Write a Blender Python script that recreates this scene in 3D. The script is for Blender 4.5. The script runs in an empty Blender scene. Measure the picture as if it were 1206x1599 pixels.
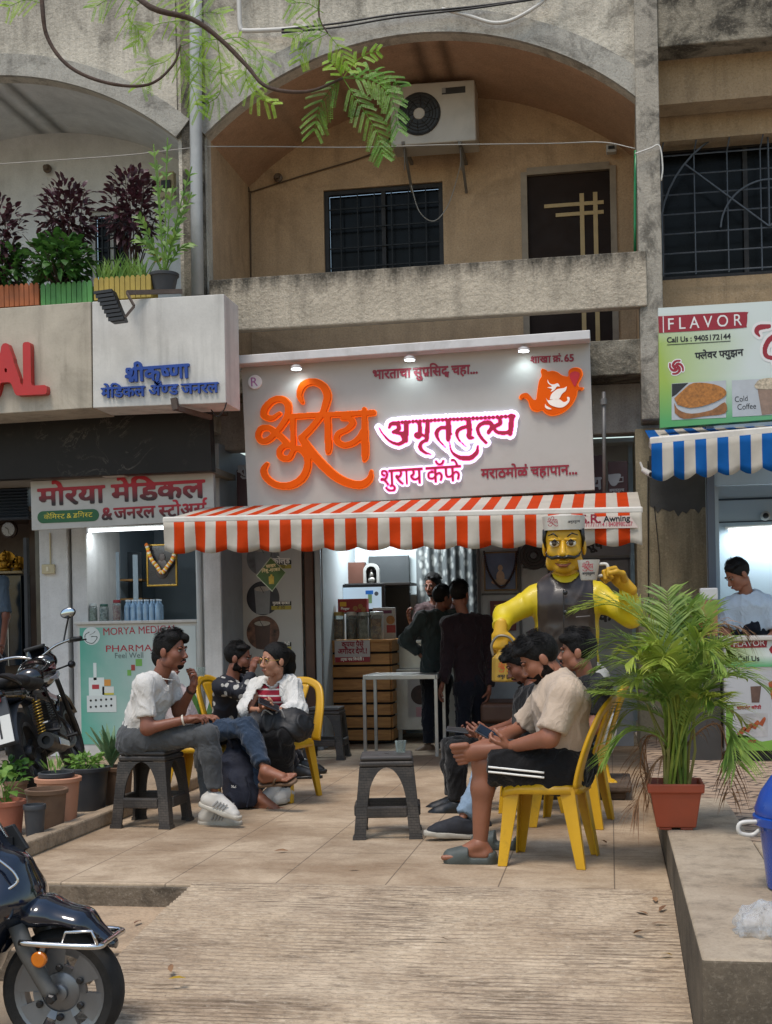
import bpy, bmesh, math, random
import numpy as np
from mathutils import Vector, Matrix, noise as mnoise
R = math.radians
random.seed(7); rng = np.random.default_rng(7)
S = bpy.context.scene
COL = S.collection
# ------------------------------------------------------------ camera, sky, sun, exposure
F_PX, CX, CY, YAW, ROLL, EYE = 2000., 603., 972., R(9.9), R(1.1), 1.22
cam_d = bpy.data.cameras.new('camera'); cam = bpy.data.objects.new('camera', cam_d); COL.objects.link(cam); S.camera = cam
cam_d.sensor_fit = 'VERTICAL'; cam_d.sensor_height = 24; cam_d.lens = 24*F_PX/1599
cam_d.shift_y = (CY-799.5)/1599; cam_d.clip_end = 600; cam_d.clip_start = .05
_r = Vector((math.cos(YAW), math.sin(YAW), 0)); _f = Vector((-math.sin(YAW), math.cos(YAW), 0)); _z = Vector((0, 0, 1))
_rx = _r*math.cos(ROLL)-_z*math.sin(ROLL); _up = _r*math.sin(ROLL)+_z*math.cos(ROLL)
cam.matrix_world = Matrix(((_rx.x, _up.x, -_f.x, 0), (_rx.y, _up.y, -_f.y, 0), (_rx.z, _up.z, -_f.z, EYE), (0, 0, 0, 1)))
W = bpy.data.worlds.new('World'); S.world = W; W.use_nodes = True
_n = W.node_tree.nodes; _sky = _n.new('ShaderNodeTexSky'); _sky.sky_type = 'NISHITA'; _sky.sun_disc = False
SUN_EL, SUN_AZ = R(66), R(200)          # sun high behind the camera, hazy
_sky.sun_elevation = SUN_EL; _sky.sun_rotation = SUN_AZ; _sky.air_density = 1.6; _sky.dust_density = 1.5; _sky.ozone_density = 1.0
W.node_tree.links.new(_sky.outputs[0], _n['Background'].inputs[0]); _n['Background'].inputs[1].default_value = .15
sun_d = bpy.data.lights.new('sun', 'SUN'); sun_d.energy = 2.0; sun_d.angle = R(17); sun_d.color = (1, .92, .83)
sun = bpy.data.objects.new('sun', sun_d); COL.objects.link(sun)
_sv = Vector((math.cos(SUN_EL)*math.sin(SUN_AZ), math.cos(SUN_EL)*math.cos(SUN_AZ), math.sin(SUN_EL)))
sun.rotation_euler = _sv.to_track_quat('Z', 'Y').to_euler(); sun.location = (0, -5, 20)
S.view_settings.view_transform = 'Standard'; S.view_settings.look = 'None'; S.view_settings.exposure = 0.22; S.view_settings.gamma = 1
S.cycles.use_denoising = True
S.cycles.max_bounces = 6; S.cycles.transparent_max_bounces = 8; S.cycles.sample_clamp_indirect = 6

# ------------------------------------------------------------ measuring: photo pixel -> world point on a known plane
def ray(px, py):
    u, v = (px-CX)/F_PX, -(py-CY)/F_PX
    c, s = math.cos(ROLL), math.sin(ROLL)
    x, y = u*c+v*s, -u*s+v*c
    return (x*math.cos(YAW)-math.sin(YAW), x*math.sin(YAW)+math.cos(YAW), y)
def atY(px, py, Y):
    d = ray(px, py); t = Y/d[1]; return Vector((d[0]*t, Y, EYE+d[2]*t))
def atZ(px, py, z=0.):
    d = ray(px, py); t = (z-EYE)/d[2]; return Vector((d[0]*t, d[1]*t, z))
def V(*a): return Vector(a)

# ------------------------------------------------------------ object helpers
def link(o, parent=None):
    COL.objects.link(o)
    if parent: o.parent = parent
    return o
def tag(o, label=None, cat=None, group=None, kind=None):
    if label: o['label'] = label
    if cat: o['category'] = cat
    if group: o['group'] = group
    if kind: o['kind'] = kind
    return o
def empty(name, label, cat, loc=(0, 0, 0), rz=0, group=None, parent=None):
    o = bpy.data.objects.new(name, None); link(o, parent); o.location = loc; o.rotation_euler = (0, 0, rz)
    o.empty_display_size = .1
    return tag(o, label, cat, group)
def copy_tree(o, parent=None, label=None):
    c = o.copy(); COL.objects.link(c)
    if parent: c.parent = parent
    if label: c['label'] = label
    for ch in list(o.children): copy_tree(ch, c)
    return c

WC = set()
def wempty(name, label, cat, loc=(0, 0, 0), group=None):
    """an Empty at a thing's base whose parts are given in world coordinates"""
    o = empty(name, label, cat, loc, 0, group); WC.add(o.name); return o

class MB:
    """collects shapes into one mesh"""
    def __init__(self): self.v = []; self.f = []; self.m = []; self.cur = 0
    def add(self, vs, fs):
        b = len(self.v); self.v.extend([tuple(p) for p in vs])
        for f in fs: self.f.append([b+i for i in f]); self.m.append(self.cur)
        return self
    def box(self, x0, x1, y0, y1, z0, z1):
        return self.add([(x, y, z) for z in (z0, z1) for y in (y0, y1) for x in (x0, x1)],
                        [(0, 2, 3, 1), (4, 5, 7, 6), (0, 1, 5, 4), (2, 6, 7, 3), (0, 4, 6, 2), (1, 3, 7, 5)])
    def bx(self, c, s): return self.box(c[0]-s[0]/2, c[0]+s[0]/2, c[1]-s[1]/2, c[1]+s[1]/2, c[2]-s[2]/2, c[2]+s[2]/2)
    def obox(self, p, q, w, h, up=(0, 0, 1)):
        """bar of width w, height h from p to q"""
        p, q = Vector(p), Vector(q); d = (q-p).normalized(); u = Vector(up)
        s = d.cross(u)
        if s.length < 1e-4: s = d.cross(Vector((1, 0, 0)))
        s.normalize(); u = s.cross(d)
        vs = [a+s*(i*w/2)+u*(j*h/2) for a in (p, q) for j in (-1, 1) for i in (-1, 1)]
        return self.add(vs, [(0, 2, 3, 1), (4, 5, 7, 6), (0, 1, 5, 4), (2, 6, 7, 3), (0, 4, 6, 2), (1, 3, 7, 5)])
    def prism(self, pts, vec):
        n = len(pts); vec = Vector(vec); p = [Vector(q) for q in pts]
        return self.add(p+[q+vec for q in p], [list(range(n))[::-1], list(range(n, 2*n))]+[(i, (i+1) % n, n+(i+1) % n, n+i) for i in range(n)])
    def tube(self, path, r, n=8, caps=True, flat=None):
        P = [Vector(p) for p in path]; rs = list(r) if hasattr(r, '__len__') else [r]*len(P)
        vs = []; fs = []; prev = None
        for i, p in enumerate(P):
            d = (P[min(i+1, len(P)-1)]-P[max(i-1, 0)])
            d = d.normalized() if d.length > 1e-9 else Vector((0, 0, 1))
            if prev is None:
                a = d.cross(Vector((0, 0, 1)));
                if a.length < .05: a = d.cross(Vector((0, 1, 0)))
            else: a = prev-d*prev.dot(d)
            a.normalize(); prev = a; b = d.cross(a)
            for k in range(n):
                t = 2*math.pi*k/n; vs.append(p+(a*math.cos(t)+b*(math.sin(t)*(flat or 1)))*rs[i])
        for i in range(len(P)-1):
            for k in range(n): fs.append((i*n+k, i*n+(k+1) % n, (i+1)*n+(k+1) % n, (i+1)*n+k))
        if caps: fs += [list(range(n))[::-1], list(range((len(P)-1)*n, len(P)*n))]
        return self.add(vs, fs)
    def lathe(self, prof, c=(0, 0, 0), n=24, axis=None, caps=True):
        """prof: (radius, height) pairs turned about the axis through c"""
        ax = Vector(axis).normalized() if axis else Vector((0, 0, 1)); a = ax.orthogonal().normalized(); b = ax.cross(a); c = Vector(c)
        vs = [c+ax*h+(a*math.cos(2*math.pi*k/n)+b*math.sin(2*math.pi*k/n))*r for r, h in prof for k in range(n)]
        m = len(prof); fs = [(i*n+k, i*n+(k+1) % n, (i+1)*n+(k+1) % n, (i+1)*n+k) for i in range(m-1) for k in range(n)]
        if caps: fs += [list(range(n))[::-1], list(range((m-1)*n, m*n))]
        return self.add(vs, fs)
    def ell(self, c, r, n=14, m=9, rot=None):
        c = Vector(c); vs = []; fs = []
        for i in range(m+1):
            t = math.pi*i/m
            for k in range(n):
                p = 2*math.pi*k/n; q = Vector((r[0]*math.sin(t)*math.cos(p), r[1]*math.sin(t)*math.sin(p), r[2]*math.cos(t)))
                if rot: q = rot @ q
                vs.append(c+q)
        for i in range(m):
            for k in range(n): fs.append((i*n+k, (i+1)*n+k, (i+1)*n+(k+1) % n, i*n+(k+1) % n))
        return self.add(vs, fs)
    def grid(self, fn, nu, nv):
        b = [fn(i/nu, j/nv) for j in range(nv+1) for i in range(nu+1)]
        return self.add(b, [(j*(nu+1)+i, j*(nu+1)+i+1, (j+1)*(nu+1)+i+1, (j+1)*(nu+1)+i) for j in range(nv) for i in range(nu)])
    def quad(self, a, b, c, d): return self.add([a, b, c, d], [(0, 1, 2, 3)])
    def build(self, name, mat, parent=None, smooth=False, bevel=0, recalc=True, solid=0, weld=False, subsurf=0, seg=2):
        me = bpy.data.meshes.new(name); me.from_pydata(self.v, [], self.f); me.update()
        for m in (mat if isinstance(mat, (list, tuple)) else [mat]): me.materials.append(m)
        if any(self.m): me.polygons.foreach_set('material_index', self.m)
        if recalc or weld:
            bm = bmesh.new(); bm.from_mesh(me)
            if weld: bmesh.ops.remove_doubles(bm, verts=bm.verts, dist=1e-4)
            if recalc: bmesh.ops.recalc_face_normals(bm, faces=bm.faces)
            bm.to_mesh(me); bm.free()
        o = bpy.data.objects.new(name, me); link(o, parent)
        if parent is not None and parent.name in WC: o.location = -Vector(parent.location)
        if solid:
            md = o.modifiers.new('solid', 'SOLIDIFY'); md.thickness = solid; md.offset = 0
        if bevel:
            md = o.modifiers.new('bevel', 'BEVEL'); md.width = bevel; md.segments = seg; md.limit_method = 'ANGLE'; md.angle_limit = R(35)
        if subsurf:
            md = o.modifiers.new('sub', 'SUBSURF'); md.levels = subsurf; md.render_levels = subsurf
        if smooth is True: me.polygons.foreach_set('use_smooth', [True]*len(me.polygons))
        elif smooth:
            me.polygons.foreach_set('use_smooth', [True]*len(me.polygons)); me.set_sharp_from_angle(angle=R(smooth))
        return o

# ------------------------------------------------------------ materials
def lin(h):
    if not isinstance(h, str): return tuple(h)
    c = [int(h[i:i+2], 16)/255 for i in (0, 2, 4)]
    return tuple(x/12.92 if x <= .04045 else ((x+.055)/1.055)**2.4 for x in c)
class NT:
    def __init__(self, name):
        self.m = bpy.data.materials.new(name); self.m.use_nodes = True; self.t = self.m.node_tree
        self.b = self.t.nodes['Principled BSDF']; self.out = self.t.nodes['Material Output']; self.tc = self.n('TexCoord')
    def n(self, k, **kw):
        o = self.t.nodes.new('ShaderNode'+k)
        for a, v in kw.items(): setattr(o, a, v)
        return o
    def l(self, a, b): self.t.links.new(a, b)
    def coord(self, scale=(1, 1, 1), loc=(0, 0, 0), rot=(0, 0, 0), out='Object'):
        mp = self.n('Mapping'); mp.inputs['Scale'].default_value = scale; mp.inputs['Location'].default_value = loc; mp.inputs['Rotation'].default_value = rot
        self.l(self.tc.outputs[out], mp.inputs[0]); return mp.outputs[0]
    def noise(self, scale, detail=4, rough=.55, vec=None, dist=0):
        o = self.n('TexNoise'); o.inputs['Scale'].default_value = scale; o.inputs['Detail'].default_value = detail
        o.inputs['Roughness'].default_value = rough; o.inputs['Distortion'].default_value = dist
        self.l(vec if vec else self.tc.outputs['Object'], o.inputs['Vector']); return o.outputs[0]
    def ramp(self, fac, stops):
        o = self.n('ValToRGB'); e = o.color_ramp.elements
        while len(e) < len(stops): e.new(.5)
        for i, (p, c) in enumerate(stops):
            e[i].position = p; c = (c, c, c) if isinstance(c, (int, float)) else lin(c); e[i].color = (*c, 1)
        self.l(fac, o.inputs[0]); return o.outputs[0]
    def mix(self, fac, a, b, mode='MIX'):
        o = self.n('Mix', data_type='RGBA', blend_type=mode)
        for i, x in ((0, fac), (6, a), (7, b)):
            if hasattr(x, 'is_linked'): self.l(x, o.inputs[i])
            elif i == 0: o.inputs[0].default_value = x
            else: o.inputs[i].default_value = (*lin(x), 1)
        return o.outputs[2]
    def math(self, op, a, b=0.):
        o = self.n('Math', operation=op)
        for i, x in ((0, a), (1, b)):
            if hasattr(x, 'is_linked'): self.l(x, o.inputs[i])
            else: o.inputs[i].default_value = x
        return o.outputs[0]
    def bump(self, h, strength=.3, dist=.01):
        o = self.n('Bump'); o.inputs['Strength'].default_value = strength; o.inputs['Distance'].default_value = dist
        self.l(h, o.inputs['Height']); self.l(o.outputs[0], self.b.inputs['Normal'])
    def set(self, col=None, rough=None, **kw):
        if col is not None:
            if hasattr(col, 'is_linked'): self.l(col, self.b.inputs['Base Color'])
            else: self.b.inputs['Base Color'].default_value = (*lin(col), 1)
        if rough is not None:
            if hasattr(rough, 'is_linked'): self.l(rough, self.b.inputs['Roughness'])
            else: self.b.inputs['Roughness'].default_value = rough
        for k, v in kw.items(): self.b.inputs[k.replace('_', ' ')].default_value = v
        return self.m
def _grit(t, c, a=.3, s=95, sc=(1, 1, 1)):
    """fine sand-grain variation and small dark specks"""
    v = t.coord(sc); c = t.mix(t.math('MULTIPLY', t.ramp(t.noise(s, 5, .75, v), [(.42, 1.), (.5, 0.)]), a), c, '4a3f33'); c = t.mix(t.math('MULTIPLY', t.ramp(t.noise(s*.8, 5, .75, v, .5), [(.54, 0.), (.64, 1.)]), a*.6), c, 'e6d9c4')
    return t.mix(t.math('MULTIPLY', t.ramp(t.noise(s*.35, 6, .8), [(.66, 0.), (.7, 1.)]), min(1, a*2)), c, '3d332a')
def scl(c, k): return tuple(min(1, x*k) for x in lin(c))
_cache = {}
def M(name, col, rough=.6, var=.12, scale=5, bump=0, bscale=60, metal=0, spec=None, dirt=None, dscale=3, damt=.4, streak=None, coat=0, detail=5):
    """plain surface: base colour with mottling, optional dirt patches, vertical streaks and fine bump"""
    if name in _cache: return _cache[name]
    t = NT(name)
    c = t.mix(t.ramp(t.noise(scale, detail), [(.3, 0.), (.7, 1.)]), scl(col, 1-var), scl(col, 1+var*.6))
    if dirt:
        c = t.mix(t.math('MULTIPLY', t.ramp(t.noise(dscale, 8, .65, dist=.4), [(.48, 0.), (.68, 1.)]), damt), c, dirt)
    if streak:
        sc, sa = streak[1], streak[2]
        f = t.noise(1, 6, .6, t.coord((sc, sc, sc*.09)))
        c = t.mix(t.math('MULTIPLY', t.ramp(f, [(.45, 0.), (.7, 1.)]), sa), c, streak[0])
    t.set(c, rough, Metallic=metal)
    if coat: t.b.inputs['Coat Weight'].default_value = coat
    if spec is not None: t.b.inputs['Specular IOR Level'].default_value = spec
    if rough > .2:
        rr = t.ramp(t.noise(scale*2.3, 4), [(.2, max(0, rough-.1)), (.8, min(1, rough+.1))]); t.l(rr, t.b.inputs['Roughness'])
    if bump: t.bump(t.noise(bscale, 6, .6), bump, .01)
    _cache[name] = t.m; return t.m
def EM(name, col, s):
    if name in _cache: return _cache[name]
    t = NT(name); t.set(col, .5); t.b.inputs['Emission Color'].default_value = (*lin(col), 1); t.b.inputs['Emission Strength'].default_value = s
    _cache[name] = t.m; return t.m
def GL(name, col='dfe8ea', rough=.03, alpha=.25):
    """thin clear glass or plastic"""
    if name in _cache: return _cache[name]
    t = NT(name); t.set(col, rough); tr = t.n('BsdfTransparent'); tr.inputs[0].default_value = (*scl(col, 1.1), 1); mx = t.n('MixShader')
    fr = t.n('Fresnel'); fr.inputs[0].default_value = 1.45
    t.l(t.math('ADD', fr.outputs[0], alpha), mx.inputs[0]); t.l(tr.outputs[0], mx.inputs[1]); t.l(t.b.outputs[0], mx.inputs[2]); t.l(mx.outputs[0], t.out.inputs[0])
    _cache[name] = t.m; return t.m
# ============================================================ ground
def plaster(name, base, stain='2c2a26', ztop=None, zlen=.4, amt=.85, patch=.5, rough=.9, bscale=45, bstr=.6, mottle=.15, pscale=2.2, streak=.5, thr=.52, grit=.22):
    """weathered lime plaster: mottled, with moss patches, run-down streaks and a mossy upper edge"""
    t = NT(name)
    c = t.mix(t.ramp(t.noise(3.1, 8, .65), [(.3, 0.), (.7, 1.)]), scl(base, 1-mottle), scl(base, 1+mottle*.7))
    c = t.mix(t.math('MULTIPLY', t.ramp(t.noise(1, 8, .6, t.coord((7, 7, .55))), [(.5, 0.), (.72, 1.)]), streak), c, scl(base, .42))
    pm = t.noise(pscale, 12, .72, dist=.6)
    c = t.mix(t.math('MULTIPLY', t.ramp(pm, [(thr, 0.), (thr+.14, 1.)]), patch), c, stain)
    if ztop is not None:
        sx = t.n('SeparateXYZ'); t.l(t.tc.outputs['Object'], sx.inputs[0])
        g = t.math('DIVIDE', t.math('SUBTRACT', sx.outputs[2], ztop-zlen), zlen)
        nz = t.noise(1, 9, .7, t.coord((9, 9, 2.2)))
        e = t.math('ADD', t.math('MULTIPLY', g, .55), t.math('MULTIPLY', nz, .9))
        c = t.mix(t.math('MULTIPLY', t.ramp(e, [(.68, 0.), (1.0, 1.)]), amt), c, stain)
    c = _grit(t, c, grit, 60)
    t.set(c, rough); t.b.inputs['Specular IOR Level'].default_value = .25
    h = t.math('ADD', t.noise(bscale, 6, .65), t.math('MULTIPLY', t.noise(6, 4), .8)); t.bump(h, bstr, .015)
    return t.m

def tile_mat():
    t = NT('platform_tiles')
    br = t.n('TexBrick'); br.offset = 0; br.inputs['Scale'].default_value = 1; br.inputs['Mortar Size'].default_value = .0035
    br.inputs['Mortar Smooth'].default_value = .2; br.inputs['Brick Width'].default_value = .525; br.inputs['Row Height'].default_value = .83
    t.l(t.coord((1, 1, 1), (.525*20, .83*20-.02, 0)), br.inputs['Vector'])
    c = t.mix(t.ramp(t.noise(2.3, 9, .68, dist=.5), [(.32, 0.), (.66, 1.)]), '968067', 'c4af94')
    c = t.mix(t.math('MULTIPLY', t.ramp(t.noise(.9, 7, .7), [(.44, 0.), (.66, 1.)]), .8), c, '82694f')
    c = t.mix(t.math('MULTIPLY', t.ramp(t.noise(11, 9, .75, t.coord((.5, 1.4, 1))), [(.52, 0.), (.68, 1.)]), .6), c, '6d5a47')
    c = t.mix(t.math('MULTIPLY', t.ramp(t.noise(60, 3, .6), [(.66, 0.), (.72, 1.)]), .5), c, '5b4d3f')
    c = t.mix(t.math('MULTIPLY', br.outputs['Fac'], .75), c, '54473a')
    c = _grit(t, c, .2, 100, (.6, 1, 1)); t.set(c, t.ramp(t.noise(3, 5), [(.3, .6), (.7, .85)])); t.b.inputs['Specular IOR Level'].default_value = .35
    t.bump(t.math('SUBTRACT', t.noise(30, 8, .6), t.math('MULTIPLY', br.outputs['Fac'], .8)), .25, .008)
    return t.m
def ramp_mat():
    t = NT('broomed_concrete')
    v2 = t.coord((5, 62, 1))
    wv = t.n('TexWave'); wv.bands_direction = 'Y'; wv.inputs['Scale'].default_value = 9; wv.inputs['Distortion'].default_value = 7; wv.inputs['Detail'].default_value = 3; wv.inputs['Detail Scale'].default_value = .7; t.l(t.coord((.22, 1, 1)), wv.inputs[0])
    c = t.mix(t.ramp(t.noise(1.9, 9, .7, dist=.4), [(.34, 0.), (.64, 1.)]), '9a8670', 'c4b096')
    c = t.mix(t.math('MULTIPLY', t.ramp(wv.outputs[0], [(.0, 1.), (.35, 0.)]), t.ramp(t.noise(1.5, 6, .65), [(.44, .0), (.6, .6)])), c, '54473a')
    c = t.mix(t.math('MULTIPLY', t.ramp(t.noise(1, 5, .6, v2, .2), [(.52, 0.), (.58, 1.)]), t.math('MULTIPLY', t.ramp(t.noise(2.2, 7, .7, t.coord((.7, 1.6, 1))), [(.42, 0.), (.58, 1.)]), .65)), c, '54463a')
    c = t.mix(t.math('MULTIPLY', t.ramp(t.noise(1.3, 8, .7), [(.45, 0.), (.7, 1.)]), .45), c, 'a18a70')
    c = t.mix(t.math('MULTIPLY', t.ramp(t.noise(70, 3, .6), [(.67, 0.), (.73, 1.)]), .45), c, '4d4034')
    c = _grit(t, c, .34, 100, (.35, 1, 1)); t.set(c, .9); t.b.inputs['Specular IOR Level'].default_value = .2
    t.bump(t.math('ADD', t.noise(40, 8, .65), t.math('MULTIPLY', t.noise(1, 5, .6, v2, .2), 2)), .6, .008)
    return t.m
CONC = plaster('raw_concrete', 'a8957f', '3d3830', patch=.45, pscale=3, bscale=60, bstr=.4)
CONC_D = plaster('dark_concrete', '8f7f6b', '2a2621', patch=.6, pscale=4, bscale=60, bstr=.4)
ROAD = M('dusty_road', '97856f', .92, .2, 1.7, .5, 50, dirt='6f5c49', dscale=2.2, damt=.5, spec=.2)
g = MB(); g.quad((-150, -150, -.24), (150, -150, -.24), (150, 160, -.24), (-150, 160, -.24)); tag(g.build('ground', ROAD), kind='structure')
XL_P, XR_P, YP = -3.08, .25, 5.8      # platform edges
g = MB(); g.box(XL_P, XR_P, YP, 16.2, -.3, 0); tag(g.build('platform', tile_mat(), bevel=.006), kind='structure')
g = MB(); g.box(XL_P+.01, -1.975, YP-.022, YP-.003, -.3, -.011); tag(g.build('step_riser', plaster('riser_concrete', '75695a', '2c2721', patch=.6, pscale=5), bevel=.006), kind='structure')
g = MB(); g.box(-4.89, -1.975, 4.962, 4.977, -.3, -.114); tag(g.build('step_riser', plaster('riser_concrete_low', '6b6053', '2c2721', patch=.6, pscale=5)), kind='structure')
g = MB(); g.box(-4.9, -1.965, 4.98, YP-.002, -.3, -.105); tag(g.build('step', plaster('step_concrete', 'b59c80', '4a4238', patch=.3, pscale=3), bevel=.008), kind='structure')
g = MB(); g.box(-4.9, XL_P-.003, YP, 11.6, -.3, .012); tag(g.build('planting_strip', CONC), kind='structure')
g = MB(); g.box(-4.9, -3.085, 5.79, 11.0, .012, .06); g.box(-3.17, -3.075, 5.6, 11.0, 0, .088)
tag(g.build('kerb', plaster('kerb_concrete', 'a08d76', '3b352d', patch=.5, pscale=4), bevel=.012), kind='structure')
def ramp_fn(u, v):
    x = -1.97+u*(2.22)+ (.012*mnoise.noise((v*9, 3, 0)) if u == 0 else 0); y = YP+.03-v*2.35
    z = .006-(v*2.35)*.106
    g = -.010*max(0, math.sin(y*158+7*mnoise.noise((x*.9, y*2.2, 0))+3*mnoise.noise((x*3.5, y*8, 3))))*min(1, max(0, .55+1.6*mnoise.noise((x*1.2, y*3.5, 9))))+mnoise.noise((x*3, y*30, 7))*.002+mnoise.noise((x*.8, y*1.2, 2))*.008
    e = min(1, v*2.35/.05)
    return (x, y, z+g*e)
g = MB(); g.grid(ramp_fn, 44, 620)
nv = len(g.v)
tag(g.build('ramp', ramp_mat(), smooth=True), kind='structure')
# fill under the ramp so that its edge is a solid step
g = MB(); g.prism([(-1.965, YP+.02, -.012), (-1.965, 3.5, -.262), (-1.965, YP+.02, -.3)], (2.2, 0, 0)); tag(g.build('ramp_base', CONC), kind='structure')
# raised block on the right and the pavers behind it
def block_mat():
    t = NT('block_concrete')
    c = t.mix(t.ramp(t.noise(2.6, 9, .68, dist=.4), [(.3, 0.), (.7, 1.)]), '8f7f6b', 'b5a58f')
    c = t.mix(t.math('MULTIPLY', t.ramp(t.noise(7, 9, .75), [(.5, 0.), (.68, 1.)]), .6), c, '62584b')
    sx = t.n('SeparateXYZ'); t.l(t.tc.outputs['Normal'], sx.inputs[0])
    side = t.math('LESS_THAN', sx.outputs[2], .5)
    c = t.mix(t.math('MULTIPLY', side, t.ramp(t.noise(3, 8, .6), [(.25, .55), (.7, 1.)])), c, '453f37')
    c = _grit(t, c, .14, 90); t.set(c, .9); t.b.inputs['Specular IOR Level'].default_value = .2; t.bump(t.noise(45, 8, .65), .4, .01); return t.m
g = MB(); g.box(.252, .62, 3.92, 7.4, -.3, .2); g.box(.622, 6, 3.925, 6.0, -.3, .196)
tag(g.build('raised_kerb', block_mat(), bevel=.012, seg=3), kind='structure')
def paver_mat():
    t = NT('pavers')
    br = t.n('TexBrick'); br.offset = .5; br.inputs['Scale'].default_value = 1; br.inputs['Mortar Size'].default_value = .012
    br.inputs['Brick Width'].default_value = .2; br.inputs['Row Height'].default_value = .13
    t.l(t.coord((1, 1, 1), rot=(0, 0, .5)), br.inputs['Vector'])
    c = t.mix(t.ramp(t.noise(2.1, 8, .65), [(.3, 0.), (.7, 1.)]), '8e7763', 'b9a28a')
    c = t.mix(t.math('MULTIPLY', br.outputs['Fac'], .85), c, '3a3029')
    c = t.mix(t.math('MULTIPLY', t.ramp(t.noise(9, 8, .7), [(.5, 0.), (.68, 1.)]), .5), c, '6d5746')
    t.set(c, .9); t.bump(t.math('SUBTRACT', t.noise(40, 8, .6), br.outputs['Fac']), .6, .01); return t.m
g = MB(); g.box(.252, 6, 7.402, 13.5, -.3, .16); g.box(.624, 6, 6.002, 7.4, -.3, .17); tag(g.build('pavement', paver_mat()), kind='structure')
g = MB(); g.box(-14, XL_P-.001, 11.602, 16.2, -.3, .02); g.box(-14, -4.9, 4.5, 11.6, -.3, .0)
tag(g.build('shop_floor', M('shop_floor', '8b8075', .7, .2, 2, .2, 40, dirt='4b4239'),), kind='structure')

# ============================================================ the apartment building
YF, YB = 11.2, 12.6
XL, XR = atY(322, 214, YF).x, atY(993, 152, YF).x
ZS, ZA = 5.67, 6.40
BEIGE = plaster('facade_plaster', 'c6bfb0', '3a3832', ztop=7.2, zlen=1.3, amt=.5, patch=.55, bstr=.9, bscale=30)
GREYB = plaster('arch_band_plaster', 'a6a39a', '3a3833', patch=.6, pscale=3.2, bstr=.5)
MOSS = plaster('mossy_concrete', '8d8677', '25231f', patch=.85, pscale=2.6, bstr=.8, thr=.44)
PIL = plaster('pillar_plaster', 'a29c90', '3b3934', patch=.7, pscale=4.5, bstr=.5, thr=.47)
ORANGE = plaster('recess_plaster', 'bd9f7d', '5d4a35', patch=.3, pscale=1.8, bstr=.35, bscale=25, streak=.35)
ORANGE_V = plaster('vault_plaster', 'b59276', '5d4c3a', patch=.25, pscale=1.6, bstr=.25, bscale=25, streak=.1)
WHITEP = plaster('white_recess', 'd5d6d3', '85837c', patch=.2, pscale=1.6, bstr=.2, bscale=25, streak=.12, grit=.08)
BROWNW = plaster('brown_wall', 'a58e70', '4c4032', patch=.35, pscale=2, bstr=.4)
bld = wempty('apartment_building', 'weathered concrete apartment building with arched balconies above the row of shops', 'building', (-1.6, 13, 0))
def arch_pts(x0, x1, zs, za, n=36):
    hw = (x1-x0)/2; r = za-zs; Rr = (hw*hw+r*r)/(2*r); xm = (x0+x1)/2; a = math.asin(hw/Rr)
    return [(xm+Rr*math.sin(-a+2*a*i/n), za-Rr+Rr*math.cos(-a+2*a*i/n)) for i in range(n+1)], (xm, za-Rr, Rr, a)
XL2, XR2 = -7.7, -3.80
wall = MB(); band = MB()
for x0, x1 in ((XL, XR), (XL2, XR2)):
    pts, (xm, zc, Rr, a) = arch_pts(x0, x1, ZS, ZA)
    for (xa, za), (xb, zb) in zip(pts, pts[1:]):
        wall.prism([(xa, YF, za), (xb, YF, zb), (xb, YF, 9.5), (xa, YF, 9.5)], (0, .14, 0))
    n = 36; Ro = Rr+.2; ring = []
    for i in range(n+1):
        t = -a+2*a*i/n; ring.append((math.sin(t), math.cos(t)))
    for (s0, c0), (s1, c1) in zip(ring, ring[1:]):
        band.prism([(xm+Rr*s0, YF-.045, zc+Rr*c0), (xm+Rr*s1, YF-.045, zc+Rr*c1), (xm+Ro*s1, YF-.045, zc+Ro*c1), (xm+Ro*s0, YF-.045, zc+Ro*c0)], (0, .043, 0))
wall.box(XR2+.001, XL-.001, YF+.02, YF+.3, 3.0, 9.5); wall.box(XL2-6, XL2-.01, YF, YF+.2, 2.6, 9.5)
wall.build('wall', BEIGE, bld); band.build('arch_band', GREYB, bld, weld=True)
# recesses: vault, side walls, back wall with window and door holes
def recess(x0, x1, mv, mw, holes, name, y0=YF+.14, yb=YB, zfloor=3.62):
    pts, _ = arch_pts(x0, x1, ZS, ZA)
    v = MB()
    for (xa, za), (xb, zb) in zip(pts, pts[1:]): v.prism([(xa, y0, za), (xb, y0, zb), (xb, y0, zb+.1), (xa, y0, za+.1)], (0, yb-y0+.1, 0))
    v.build('vault', mv, bld, weld=True, smooth=30)
    for xa in (x0-.12, x1): s = MB(); s.box(xa, xa+.12, y0, yb+.1, zfloor-.3, ZS+.03); s.build('side_wall', mw, bld)
    b = MB(); ys = yb
    xs = sorted({x0, x1} | {h[0] for h in holes} | {h[1] for h in holes})
    for xa, xb in zip(xs, xs[1:]):
        zz = zfloor-.3
        hs = sorted([h for h in holes if h[0] <= xa+1e-6 and h[1] >= xb-1e-6], key=lambda h: h[2])
        for h in hs:
            if h[2] > zz: b.box(xa, xb, ys, ys+.12, zz, h[2])
            zz = h[3]
        b.box(xa, xb, ys, ys+.12, zz, ZA+.1)
    b.build('back_wall', mw, bld, weld=True)
wA, wB = atY(505, 298, YB), atY(694, 432, YB); zwT = atY(600, 290, YB).z; zwB = zwT-.98
dA, dB = atY(818, 270, YB), atY(957, 262, YB); zdT = dA.z
WIN = (wA.x, wB.x, zwB, zwT); DOOR = (dA.x, dB.x, 3.4, zdT)
recess(XL, XR, ORANGE_V, ORANGE, [WIN, DOOR], 'right')
lw0, lw1 = atY(140, 330, YB), atY(205, 330, YB); LWIN = (lw0.x, lw1.x, 4.0, lw0.z)
recess(XL2, XR2, WHITEP, WHITEP, [LWIN], 'left')
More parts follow.
